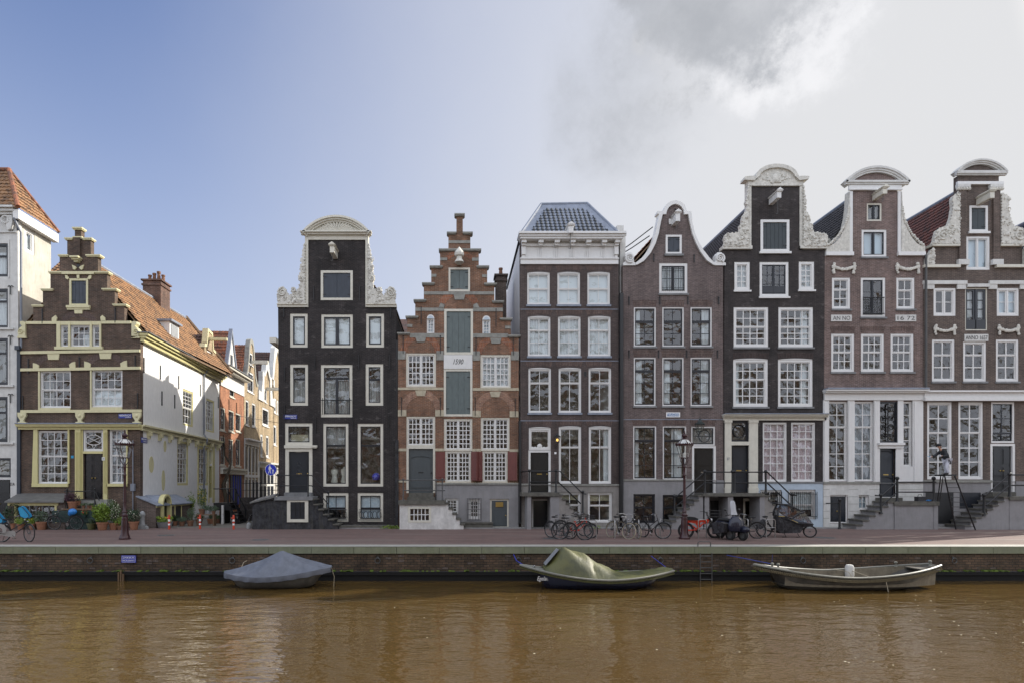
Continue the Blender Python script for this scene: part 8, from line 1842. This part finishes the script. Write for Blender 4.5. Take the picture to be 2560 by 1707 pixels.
# 2: navy sloop with green tarpaulin
yb2 = -11.45; x0 = gx(1300, yb2); x1 = gx(1683, yb2); L2 = x1-x0
t = thing('green_tarpaulin_sloop', 'navy sloop with rope fender and a sagging mossy green tarpaulin in the middle', 'boat', (x0, yb2, WZ), 'boats moored along the quay', local=True)
sh2 = lambda f: .36+.42*max(0, 1-f/.55)**1.7+.22*max(0, (f-.55)/.45)**1.5
o, hf = hull(t, L2, 1.75, sh2, mat='boat_navy', stem=.5, transom=.1, rake=.75)
gunwale(t, L2, hf, lambda f: sh2(f)+.01, .04, 'boat_rail'); rope_fender(t, L2, hf, sh2, .036, 'olive_glaze', .07)
vs = []; fs = []; K = 60; Jn = 18
prof = [(0.08, 0), (.155, .06), (.26, .92), (.285, 1.0), (.31, .97), (.38, .84), (.42, .78), (.455, .64), (.52, .50), (.6, .20), (.66, .09), (.75, .04), (.85, .10), (.93, .13), (1.0, 0.02)]
def ip(f):
    for (a, b), (c, d) in zip(prof, prof[1:]):
        if a <= f <= c: return b+(d-b)*(f-a)/(c-a)
    return 0
for i in range(K+1):
    f = .15+.845*i/K; h_ = sh2(f)+.03; w_ = hf(f)*(.92 if f < .6 else 1.0); pk = ip(f)*.98
    for j in range(Jn+1):
        q = j/Jn*2-1; arch = (1-abs(q)**(2.6 if f < .45 else 1.6)); fold = .055*math.sin(f*34+q*6)*arch*min(1, pk*3+.3)+.025*math.sin(q*14+f*20)*(1-abs(q))
        vs.append((L2*f, q*w_, h_+pk*arch*(.92)+fold*.9))
for i in range(K):
    for j in range(Jn): a = i*(Jn+1)+j; fs.append((a, a+1, a+Jn+2, a+Jn+1))
mb = MB(); mb.add(vs, fs); cv = mb.build('tarpaulin', 'tarp_green', t, True)
# clear front panel of the hood
f0, f1 = .165, .262; mb = MB(); mb.add([(L2*f0-.03, -.30, sh2(f0)+.22), (L2*f0-.03, .3, sh2(f0)+.22), (L2*f1-.09, .28, sh2(f1)+.86), (L2*f1-.09, -.28, sh2(f1)+.86)], [(0, 1, 2, 3)]); mb.build('clear_panel', 'zinc', cv)
mb = MB(); K = 10; vs = []
for i in range(K+1):
    f = .012+.17*i/K; 
    for q in (-1, -.5, 0, .5, 1): vs.append((L2*f, q*hf(f)*.97, sh2(f)+.015+.04*(1-q*q)))
mb.add(vs, [(i*5+j, i*5+j+1, i*5+j+6, i*5+j+5) for i in range(K) for j in range(4)]); mb.build('foredeck', 'boat_rail', t, True)
mb = MB(); mb.tube([(.1, 0, sh2(0)+.02), (-.1, .3, .9), (-.14, .9, 1.05)], .014, 5); mb.tube([(L2-.1, 0, sh2(1)), (L2-.5, .9, 1.0)], .01, 5); mb.build('mooring_rope', 'sign_blue', t, True)
mb = MB(); mb.ball((L2*.09, -.1, sh2(.09)+.07), .05, 8); mb.tube([(L2*.09, -.2, sh2(.09)+.08), (L2*.09, .05, sh2(.09)+.08)], .02, 6); mb.build('cleat', 'chrome', t, True)
fr2 = Frame(x0, yb2, 1, 0, 0, 1); ORG[t.name] = (x0, yb2, WZ)
a_ = L2*.155; yn = -(hf(.155)*.93)-.02; text('Egelantier', a_, WZ+sh2(.15)*.6, *(.19, .62), yn, fr2, t, 'sign_white', shear=.35); ORG[t.name] = (0, 0, 0)
# 3: long open grey work boat
yb3 = -11.55; x0 = gx(1885, yb3); x1 = gx(2341, yb3); L3 = x1-x0
t = thing('open_work_boat', 'long open grey steel boat with rope fender at the right of the quay', 'boat', (x0, yb3, WZ), 'boats moored along the quay', local=True)
sh3 = lambda f: .46+.34*max(0, 1-f/.5)**1.8+.34*max(0, (f-.45)/.55)**1.6
o, hf = hull(t, L3, 1.9, sh3, mat='boat_steel', stem=.6, transom=.22, rake=.8)
gunwale(t, L3, hf, lambda f: sh3(f)+.015, .038, 'boat_rail'); rope_fender(t, L3, hf, sh3, .05, 'rope', .10, K=110)
mb = MB(); K = 30; vs = []
for i in range(K+1):
    f = .13+.83*i/K
    for s_ in (-1, 1): vs += [(L3*f, s_*(hf(f)-.03), sh3(f)+.0), (L3*f, s_*(hf(f)-.08)*.97, .14)]
fs = []
for i in range(K): a = i*4; fs += [(a, a+4, a+5, a+1), (a+2, a+3, a+7, a+6), (a+1, a+5, a+7, a+3)]
mb.add(vs, fs); mb.build('inner_lining', 'boat_inside', t, True)
mb = MB(); K = 10; vs = []
for i in range(K+1):
    f = .004+.17*i/K
    for q in (-1, -.5, 0, .5, 1): vs.append((L3*f-.18*q*q*(i/K)+ (0.0), q*hf(f)*.98, sh3(f)+.02+.05*(1-q*q)))
mb.add(vs, [(i*5+j, i*5+j+1, i*5+j+6, i*5+j+5) for i in range(K) for j in range(4)]); mb.build('foredeck', 'boat_steel', t, True)
mb = MB(); mb.lathe([(.001, 0), (.13, .04), (.15, .12), (.15, .42), (.11, .5), (.001, .52)], (L3*.6, hf(.6)-.2, .2), 12); mb.build('fender', 'plinth_white', t, True)
for f in (.35, .8): mb = MB(); mb.box(L3*f-.03, L3*f+.03, -hf(f)+.12, hf(f)-.07, .14, .2); mb.build('rib', 'boat_steel', t)
mb = MB(); mb.box(L3*.88, L3*.97, -hf(.9)+.1, hf(.9)-.05, sh3(.9)-.06, sh3(.9)-.02); mb.build('stern_deck', 'boat_steel', t)
for f, y_ in ((.09, -.12), (.145, .15), (.965, 0), (.84, .55)): mb = MB(); mb.lathe([(.05, 0), (.035, .04), (.035, .12), (.06, .15), (.05, .19), (.001, .2)], (L3*f, y_, sh3(f)), 10); mb.build('mooring_bitt', 'boat_rail', t, True)
mb = MB(); mb.tube([(L3*.09, -.12, sh3(.09)+.15), (-.2, .6, .98), (-.42, 1.2, 1.0)], .013, 5); mb.tube([(L3*.09, -.1, sh3(.09)+.15), (.6, -.1, 1.18)], .006, 4); mb.build('mooring_rope', 'street_sign_blue', t, True)
mb = MB(); mb.tube([(L3*.535, hf(.535)-.02, sh3(.535)+.03), (L3*.55, .3, .5), (L3*.56, 0, .16)], .012, 5); mb.tube([(L3*.60, hf(.6), sh3(.6)+.03), (L3*.61, -.3, .4), (L3*.615, -hf(.61)-.02, sh3(.61)-.1), (L3*.62, -hf(.62)-.1, .02)], .012, 5); mb.build('loose_rope', 'rubber_cream', t, True)

rr = random.Random(44); mb = MB()  # white specks painted as sun glints, with some froth, on the water
for k in range(70):
    y = rr.uniform(-21, -12.5); u = rr.gauss(2330, 160) if k % 3 else rr.uniform(100, 2500); x = gx(u, y); a = rr.uniform(.007, .02)
    mb.add([(x+a*1.6*math.cos(t_)*rr.uniform(.7, 1.2), y+a*math.sin(t_), WZ+.006) for t_ in (0, 1.2, 2.4, 3.7, 5)], [(0, 1, 2, 3, 4)])
tag(mb.build('glint_foam', 'petal_white'), 'white specks painted for sun glints, with froth and petals scattered on the brown water', 'glint_foam', kind='stuff')
# plants and pots --------------------------------------------------
def foliage(mb, c, rx, ry, rz, n, s_, rr, up=0.):
    for _ in range(n):
        while True:
            a, b, d = rr.uniform(-1, 1), rr.uniform(-1, 1), rr.uniform(-1, 1)
            if a*a+b*b+d*d < 1: break
        q = Vector((c[0]+a*rx, c[1]+b*ry, c[2]+d*rz)); n1 = Vector((rr.uniform(-1, 1), rr.uniform(-1, 1), rr.uniform(-.4, 1)+up)).normalized(); n2 = n1.orthogonal().normalized(); n2.rotate(Quaternion(n1, rr.uniform(0, 6.28))); k = s_*rr.uniform(.6, 1.3)
        if up > 1: n1, n2 = n2, n1
        n3 = n1.cross(n2)
        mb.add([q-n2*k*.5, q+n3*k*.28, q+n2*k*.6, q-n3*k*.28], [(0, 1, 2, 3)])
    return mb
PG = 'potted plants along the corner house'
def pot_plant(u, v, r_, h_, label, leaf='leaf_green', pot='terracotta', fr_=.3, fh=.5, n=220, ls=.07, petals=None, pn=40, shape='round', z0=0, name='potted_plant', y=None, seed=None):
    rr = random.Random(seed or int(u*7+v)); p = gp(u, v) if y is None else Vector((gx(u, y), y, z0)); p.z = z0
    t = thing(name, label, 'potted plant', p, PG)
    if shape == 'tub': MB().lathe([(r_*.75, 0), (r_*.8, .02), (r_, h_*.9), (r_*1.05, h_), (r_*.95, h_), (r_*.9, h_*.9), (.001, h_*.85)], p, 20).build('pot', pot, t, True)
    else: MB().lathe([(r_*.68, 0), (r_*.72, .02), (r_*.93, h_*.78), (r_*.93, h_*.8), (r_*1.05, h_*.81), (r_*1.05, h_), (r_*.92, h_), (r_*.88, h_*.88), (.001, h_*.86)], p, 16).build('pot', pot, t, True)
    mb = MB(); c = (p.x, p.y, z0+h_+fh*.45)
    if shape == 'grass':
        for k in range(n//3):
            th = rr.uniform(0, 6.28); l_ = fh*rr.uniform(.6, 1.1); sp = rr.uniform(.1, 1)*fr_; q0 = Vector((p.x+.3*sp*math.cos(th), p.y+.3*sp*math.sin(th), z0+h_*.9)); q1 = q0+Vector((sp*.6*math.cos(th), sp*.6*math.sin(th), l_*.75)); q2 = q0+Vector((sp*1.2*math.cos(th), sp*1.2*math.sin(th), l_)); w_ = Vector((-math.sin(th), math.cos(th), 0))*ls*.22
            mb.add([q0-w_, q0+w_, q1+w_, q1-w_, q2], [(0, 1, 2, 3), (3, 2, 4)])
    else:
        foliage(mb, c, fr_, fr_, fh*.55, n, ls, rr)
        for k in range(5): mb.tube([(p.x, p.y, z0+h_*.85), (p.x+rr.uniform(-.6, .6)*fr_, p.y+rr.uniform(-.6, .6)*fr_, z0+h_+fh*rr.uniform(.4, .9))], .007, 4)
        for k in range(6): a = rr.uniform(0, 6.28); foliage(mb, (c[0]+fr_*.85*math.cos(a), c[1]+fr_*.85*math.sin(a), c[2]+rr.uniform(-.2, .5)*fh), fr_*.4, fr_*.4, fh*.25, n//10, ls, rr)
    mb.build('foliage', leaf, t)
    if petals: mb = MB(); foliage(mb, (c[0], c[1]-.03, c[2]+fh*.12), fr_*.95, fr_*.95, fh*.45, pn, ls*.85, rr); mb.build('flowers', petals, t)
    return t
pot_plant(35, 1322, .17, .34, 'terracotta pot with a small conifer behind the blue seated bicycle', 'leaf_dark', fr_=.42, fh=1.1, n=520, ls=.09)
pot_plant(52, 1323, .17, .3, 'terracotta pot of lime leaves left of the cellar window', 'leaf_lime', fr_=.3, fh=.35, n=240)
pot_plant(80, 1323, .16, .32, 'small terracotta pot of yellowish leaves under the cellar window', 'leaf_lime', fr_=.24, fh=.3, n=200, petals='petal_yellow', pn=20)
pot_plant(104, 1323, .26, .42, 'wide square rimmed terracotta pot with wispy herbs', 'leaf_grey', fr_=.38, fh=.55, n=260, shape='round')
pot_plant(229, 1323, .23, .34, 'olive glazed pot of sparse shoots before the plank front', 'leaf_grey', 'olive_glaze', fr_=.24, fh=.3, n=130, shape='grass')
pot_plant(256, 1324, .27, .42, 'terracotta pot with tall bamboo like grass', 'leaf_lime', fr_=.40, fh=.95, n=620, ls=.13)
pot_plant(285, 1323, .25, .36, 'terracotta pot with a white flowering shrub', 'leaf_green', fr_=.36, fh=1.2, n=380, ls=.09, petals='petal_white', pn=160)
pot_plant(302, 1323, .20, .22, 'low dark pot of trailing greens behind the lamp foot', 'leaf_lime', 'terracotta_dark', fr_=.32, fh=.5, n=260)
pot_plant(335, 1323, .24, .44, 'terracotta pot with a white berried evergreen right of the lamp', 'leaf_dark', fr_=.36, fh=.6, n=420, ls=.08, petals='petal_white', pn=70)
pot_plant(182, 1277, .25, .40, 'big terracotta pot of purple leaved shrub on the stoop', 'leaf_purple', fr_=.34, fh=.45, n=380, y=-1.12, z0=gz(1271, -1.12))
pot_plant(196, 1277, .12, .24, 'orange pot tucked behind the purple shrub on the stoop', 'leaf_green', fr_=.1, fh=.1, n=40, y=-.95, z0=gz(1262, -.95))
for u, l, lf in ((175, 'tiny brown pot at the left end of the stoop shelf', 'leaf_green'), (209, 'dark bowl of seedlings on the stoop shelf', 'leaf_green'), (222, 'small clay pot in the middle of the stoop shelf', 'leaf_grey'), (231, 'small clay pot at the right end of the stoop shelf', 'leaf_green')):
    pot_plant(u, 0, .09, .16, l, lf, 'terracotta_dark', fr_=.13, fh=.14, n=70, ls=.05, y=-1.1, z0=gz(1270, -1.1))
pot_plant(212, 0, .08, .12, 'small pot of red tulips hanging on the green planks', 'leaf_green', 'green_planks', fr_=.16, fh=.3, n=90, ls=.07, petals='petal_red', pn=18, y=-1.38, z0=gz(1292, -1.38))
pot_plant(412, 1318, .40, .32, 'oval zinc tub of yellow daffodils and violets', 'leaf_lime', 'zinc', fr_=.36, fh=.28, n=300, ls=.09, petals='petal_yellow', pn=34, shape='tub', name='flower_tub')
pot_plant(438, 1313, .13, .26, 'small orange pot of dark needles right of the zinc tub', 'leaf_dark', fr_=.24, fh=.4, n=260, shape='grass')
pot_plant(455, 1314, .17, .26, 'squat brown pot of rosemary right of the small orange pot', 'leaf_grey', 'terracotta_dark', fr_=.26, fh=.3, n=200)
pot_plant(476, 1314, .19, .32, 'tall brown pot of bare twigs before the plant shelf', 'leaf_grey', 'terracotta_dark', fr_=.25, fh=.7, n=160)
pot_plant(498, 1311, .20, .34, 'round clay pot behind the middle bollard', 'leaf_green', 'terracotta_dark', fr_=.26, fh=.3, n=180)
pot_plant(527, 1308, .22, .3, 'bell shaped clay pot under the plant shelf', 'leaf_grey', 'terracotta', fr_=.22, fh=.35, n=160, shape='grass')
pot_plant(545, 1307, .20, .28, 'dark pot at the right end of the plant shelf', 'leaf_green', 'terracotta_dark', fr_=.22, fh=.25, n=150)
pot_plant(473, 1306, .18, .3, 'dark pot with a tall loose shrub against the lean-to', 'leaf_lime', 'terracotta_dark', fr_=.35, fh=1.5, n=420, ls=.08)
# plant shelf and its pots in the lane
yS = 1.6; xS0, xS1 = gx(494, yS), gx(538, yS); t = thing('plant_shelf', 'low dark wooden plant shelf in the side street before the black steps', 'plant shelf', ((xS0+xS1)/2, yS, 0))
MB().box(xS0, xS1, yS-.2, yS+.25, .62, .66).build('board', 'wood', t)
for xx_ in (xS0+.05, xS1-.05): MB().box(xx_-.03, xx_+.03, yS-.15, yS+.2, 0, .62).build('leg', 'wood', t)
pot_plant(505, 0, .18, .3, 'wide rusty pot of tall yellow blossom on the plant shelf', 'leaf_green', 'terracotta_dark', fr_=.28, fh=1.2, n=380, petals='petal_yellow', pn=60, y=yS, z0=.66)
pot_plant(521, 0, .14, .22, 'pale blue box of greens on the plant shelf', 'leaf_grey', 'zinc', fr_=.2, fh=.3, n=180, y=yS, z0=.66)
pot_plant(534, 0, .12, .2, 'small pot of grey leaves with blue flowers on the plant shelf', 'leaf_grey', 'terracotta_dark', fr_=.25, fh=.3, n=180, petals='petal_violet', pn=16, y=yS, z0=.66)
# climbing tree at the orange house
px, py, _ = ST.w(13.2, -.25, 0); t = thing('climbing_tree', 'bare twisted climber trunk growing up the orange street house', 'tree', (px, py, 0))
mb = MB(); mb.tube([(px, py, 0), (px+.1, py+.05, 1.2), (px-.1, py, 2.4), (px+.25, py+.2, 3.4), (px+.35, py+.3, 3.9), (px-.1, py+.3, 4.6), (px-.1, py, 6.2)], [.2, .17, .15, .1, .08, .06, .03], 7); mb.build('trunk', 'bark', t, True)
rr = random.Random(3); mb = MB()
for k in range(26):
    z = rr.uniform(2.5, 6.5); a = Vector((px, py, z)); b_ = a+Vector((rr.uniform(-.1, .3), rr.uniform(-.2, 2.2), rr.uniform(-.6, .9))); mb.tube([a, (a+b_)/2+Vector((.1, 0, rr.uniform(-.2, .2))), b_], .012, 4)
mb.build('branch', 'bark', t)
# black wooden steps in the lane
t = thing('black_lane_stoop', 'black painted stoop with steep steps and handrails in the side street', 'stoop', (gx(560, 3.2), 3.2, 0))
y0 = 3.2; xa, xb, xc = gx(534, y0), gx(560, y0), gx(596, y0); zt = gz(1256, y0)
mb = MB(); mb.box(xa, xb+.3, y0, y0+1.4, zt-.45, zt); mb.box(xa+.3, xb-.1, y0+.2, y0+1.3, .02, zt-.45); mb.build('landing', 'iron', t)
mb = MB(); k = 6
for i in range(k): f0, f1 = i/k, (i+1)/k; mb.box(xb+.3+(xc-xb-.3)*f0, xb+.3+(xc-xb-.3)*f1+.05, y0, y0+1.2, zt*(1-f1)+.02, zt*(1-f1)+.09)
mb.build('step', 'iron', t); mb = MB()
for yy_ in (y0, y0+1.2): mb = MB(); mb.add([(xb+.3, yy_, zt), (xb+.3, yy_, zt-.35), (xc-.35, yy_, 0), (xc+.05, yy_, 0), (xb+.3, yy_+.06, zt), (xb+.3, yy_+.06, zt-.35), (xc-.35, yy_+.06, 0), (xc+.05, yy_+.06, 0)], [(0, 1, 2, 3), (4, 7, 6, 5), (0, 3, 7, 4), (1, 5, 6, 2)]); mb.build('stringer', 'iron', t)
mb = MB()
for yy_ in (y0, y0+1.25): mb.tube([(xa, yy_, zt+.85), (xb+.2, yy_, zt+.85), (xc, yy_, .75)], .035, 6); mb.tube([(xb+.25, yy_, zt), (xb+.25, yy_, zt+.85)], .05, 6); mb.tube([(xc, yy_, 0), (xc, yy_, .85)], .05, 6)
mb.build('handrail', 'iron', t, True)
t = thing('white_post', 'short white post under the black steps in the side street', 'post', (gx(556, 3.0), 3.0, 0)); MB().box(gx(554, 3), gx(559, 3), 2.95, 3.1, 0, gz(1262, 3)).build('post', 'white_plaster_old', t)
# iron fence further down the lane and parked bicycle behind the black house corner
t = thing('lane_railing', 'thin black iron railing before the tan houses of the side street', 'railing', (gx(640, 6), 6, 0)); y0 = 6.0; mb = MB()
for u in (634, 643, 652): mb.tube([(gx(u, y0), y0, .0), (gx(u, y0), y0, gz(1204, y0))], .05, 6)
for v in (1207, 1224): mb.tube([(gx(604, y0), y0, gz(v, y0)), (gx(694, y0), y0, gz(v, y0))], .02, 5)
mb.build('rail', 'iron', t, True); MB().box(gx(600, y0), gx(694, y0), y0+.0, y0+.25, 0, gz(1242, y0)).build('low_wall', 'brick_soot', t)
bike('dark bicycle half hidden behind the rubble stoop of the black house', 0, 0, R(80), 0, 0, loc=(gx(629, -.2), -.1, 0), bars='chrome', group='bicycles parked on the quay')
# weeds along the foot of the houses
rr = random.Random(17)
for (u0, u1, dn, l) in ((800, 830, .9, 'tufts of weeds beside the lowest step of the black house'), (955, 1000, 1.1, 'tufts of weeds between the black and the red house'), (1140, 1165, .4, 'moss tufts at the foot of the white stoop'), (1480, 1500, .3, 'weeds below the plinth of the cornice house')):
    mb = MB(); 
    for k in range(int(9*dn)): u = rr.uniform(u0, u1); foliage(mb, (gx(u, -.72), -.78+rr.uniform(-.06, .06), .08), .16, .08, .13, 30, .07, rr)
    tag(mb.build('weeds', 'leaf_lime'), l, 'weeds', kind='stuff')

# painter on the ladder -----------------------------------------------
yl = -1.55
t = thing('step_ladder', 'tall black step ladder standing on the stoop and pavement before the window', 'ladder', (gx(2375, yl), yl, 0))
LT1, LB1 = Vector((gx(2361, yl), yl, gz(1186, yl))), Vector((gx(2390, yl), yl-.0, .03)); LT2, LB2 = Vector((gx(2372, yl), yl-.35, gz(1186, yl-.35))), Vector((gx(2420, yl), yl-.45, .03))
mb = MB(); mb.tube([LT1, LB1], .035, 6); mb.build('rail', 'bike_black', t, True); mb = MB(); mb.tube([LT2, LB2], .035, 6); mb.build('rail', 'bike_black', t, True)
for k in range(11): f = (k+.6)/11.3; mb = MB(); mb.tube([LT1.lerp(LB1, f), LT2.lerp(LB2, f)], .016, 5); mb.build('rung', 'iron_grey', t, True)
zlan = gz(1252, -1.2)
for (ut, ub, yy_) in ((2352, 2344, yl+.3), (2358, 2349, yl-.0)): mb = MB(); mb.tube([(gx(ut, yy_), yy_, gz(1188, yy_)), (gx(ub, yy_), yy_, zlan)], .028, 6); mb.build('rear_leg', 'bike_black', t, True)
mb = MB(); mb.box(gx(2348, yl), gx(2376, yl), yl-.38, yl+.3, gz(1188, yl)-.02, gz(1186, yl)+.02); mb.build('top_step', 'bike_black', t)
# person: skinned body, seen from its left side, bending toward the window and reaching left
def skin_obj(name, mat, parent, verts, edges, radii, sub=2, org=(0, 0, 0)):
    me = bpy.data.meshes.new(name); me.from_pydata([tuple(Vector(v_)-Vector(org)) for v_ in verts], edges, []); me.materials.append(M(mat)); o = bpy.data.objects.new(name, me); C.objects.link(o)
    if parent: o.parent = parent
    md = o.modifiers.new('skin', 'SKIN'); sv = me.skin_vertices[0].data
    for i, r_ in enumerate(radii): sv[i].radius = (r_, r_) if not isinstance(r_, tuple) else r_; sv[i].use_root = (i == 0)
    sb_ = o.modifiers.new('sub', 'SUBSURF'); sb_.levels = sub; sb_.render_levels = sub
    dg = bpy.context.evaluated_depsgraph_get(); m2 = bpy.data.meshes.new_from_object(o.evaluated_get(dg)); o.modifiers.clear(); o.data = m2
    if not m2.materials: m2.materials.append(M(mat))
    for p_ in m2.polygons: p_.use_smooth = True
    return o
yp = -1.55; zf = gz(1186, yp); xf = gx(2362, yp)
t = thing('person', 'person in dark jumper, cap and white trousers reaching left on the step ladder', 'person', (xf, yp, zf), local=True)
pel = (.08, -.05, .78); chest = (-.10, -.05, 1.16); neck = (-.26, -.05, 1.33); head = (-.34, -.05, 1.47); crown = (-.36, -.05, 1.58)
V_ = [pel, (.03, -.05, .92), chest, neck, (-.29, -.05, 1.38), head, crown,
      (.07, -.15, .74), (-.06, -.17, .42), (.03, -.18, .08), (-.10, -.18, .03),          # near leg
      (.08, .05, .74), (.12, .06, .42), (.10, .06, .08), (-.02, .06, .03),
      (-.13, -.22, 1.20), (-.18, -.30, .96), (-.40, -.30, .99), (-.47, -.30, 1.0),         # near arm
      (-.17, .12, 1.22), (-.38, .14, 1.02), (-.60, .10, .96), (-.68, .10, .95)]
E_ = [(0, 1), (1, 2), (2, 3), (3, 4), (4, 5), (5, 6), (0, 7), (7, 8), (8, 9), (9, 10), (0, 11), (11, 12), (12, 13), (13, 14), (2, 15), (15, 16), (16, 17), (17, 18), (2, 19), (19, 20), (20, 21), (21, 22)]
Rr = [.12, .11, .13, .05, .05, .082, .06, .075, .055, .04, .03, .075, .055, .04, .03, .055, .042, .03, .028, .055, .042, .03, .028]
body = skin_obj('body', 'skin', t, V_, E_, Rr)
def sub(name, mat, idx, grow, par=None, extra=None):
    m_ = {i: k for k, i in enumerate(idx)}; return skin_obj(name, mat, par or t, [V_[i] for i in idx], [(m_[a], m_[b]) for a, b in E_ if a in m_ and b in m_], [Rr[i]+grow for i in idx])
sub('jumper', 'cloth_dark', [2, 1, 0, 3, 15, 16, 17, 19, 20, 21], .028); sub('trousers', 'cloth_white', [0, 7, 8, 9, 11, 12, 13], .03)
for i0, i1 in ((9, 10), (13, 14)): skin_obj('shoe', 'rubber', t, [V_[i0], V_[i1]], [(0, 1)], [.06, .04])
# faces, cap and fingers
mb = MB(); mb.ball((-.36, -.05, 1.56), .115, 12, sz=.7); mb.ball((-.47, -.05, 1.545), .09, 10, sz=.15, sx=.9); mb.build('cap', 'cloth_dark', t, True)
mb = MB(); mb.ball((-.44, -.05, 1.46), .022, 7); mb.build('nose', 'skin', body, True); mb = MB(); mb.ball((-.30, -.13, 1.47), .03, 8, sx=.6, sy=.4); mb.build('ear', 'skin', body, True); mb = MB(); mb.ball((-.29, -.05, 1.47), .085, 10, sx=.8); mb.build('hair', 'cloth_dark', body, True)
for hx, hy, hz in ((-.47, -.30, 1.0), (-.68, .10, .95)):
    for k in range(5):
        if k < 4: skin_obj('finger', 'cloth_white', body, [(hx-.02, hy-.03+.02*k, hz), (hx-.06, hy-.03+.02*k, hz-.01), (hx-.08, hy-.03+.02*k, hz-.035)], [(0, 1), (1, 2)], [.010, .009, .008], 1)
        else: skin_obj('thumb', 'cloth_white', body, [(hx, hy-.035, hz+.01), (hx-.04, hy-.045, hz+.035)], [(0, 1)], [.011, .009], 1)
for hx, hy, hz in ((-.47, -.30, 1.0), (-.68, .10, .95)): mb = MB(); mb.ball((hx, hy, hz), .042, 8, sz=.6); mb.build('glove', 'sign_white', t, True)
mb = MB(); mb.tube([(-.70, .1, .96), (-.84, .1, 1.0)], .012, 5); tag(mb.build('paint_brush', 'sky_blue', None, org=(0, 0, 0)), 'thin blue handled brush held out in the painter\'s left hand', 'brush').location = (xf, yp, zf)
mb = MB(); mb.box(.0, .14, -.24, -.19, .55, .80); mb.build('tool_pouch', 'tarp_bag', t)
# tool bag and cloth on the stoop
yb_ = -1.0; zl = gz(1252, -1.2); xx_ = gx(2300, yb_); t = thing('tool_bag', 'open black tool bag on the stoop behind the railing', 'bag', (xx_, yb_, zl)); mb = MB(); mb.box(xx_-.2, xx_+.2, yb_-.14, yb_+.14, zl, zl+.24); mb.build('bag_body', 'tarp_bag', t); mb = MB(); mb.tube([(xx_-.12, yb_, zl+.24), (xx_-.08, yb_, zl+.36), (xx_+.08, yb_, zl+.36), (xx_+.12, yb_, zl+.24)], .014, 5); mb.build('handle', 'rubber', t)
xx_ = gx(2322, yb_); mb = MB(); mb.ball((xx_, yb_, zl+.04), .12, 8, sz=.4, sx=1.3); mb.ball((xx_+.16, yb_-.04, zl+.03), .1, 8, sz=.35); tag(mb.build('cloth', 'blue_plastic', None, True, org=(xx_, yb_, zl)), 'crumpled bright blue cloth beside the tool bag', 'cloth')
# stay wires between the cornice house and the bell gable
mb = MB(); 
mb.tube([at(1560, 622, .5), at(1580, 608, .6), at(1632, 568, .4)], .03, 5); mb.tube([at(1560, 632, .5), at(1580, 620, .6), at(1624, 590, .4)], .03, 5); tag(mb.build('stay_wire', 'iron'), 'two thin stay rods between the white cornice house and the bell gable', 'stay rod')
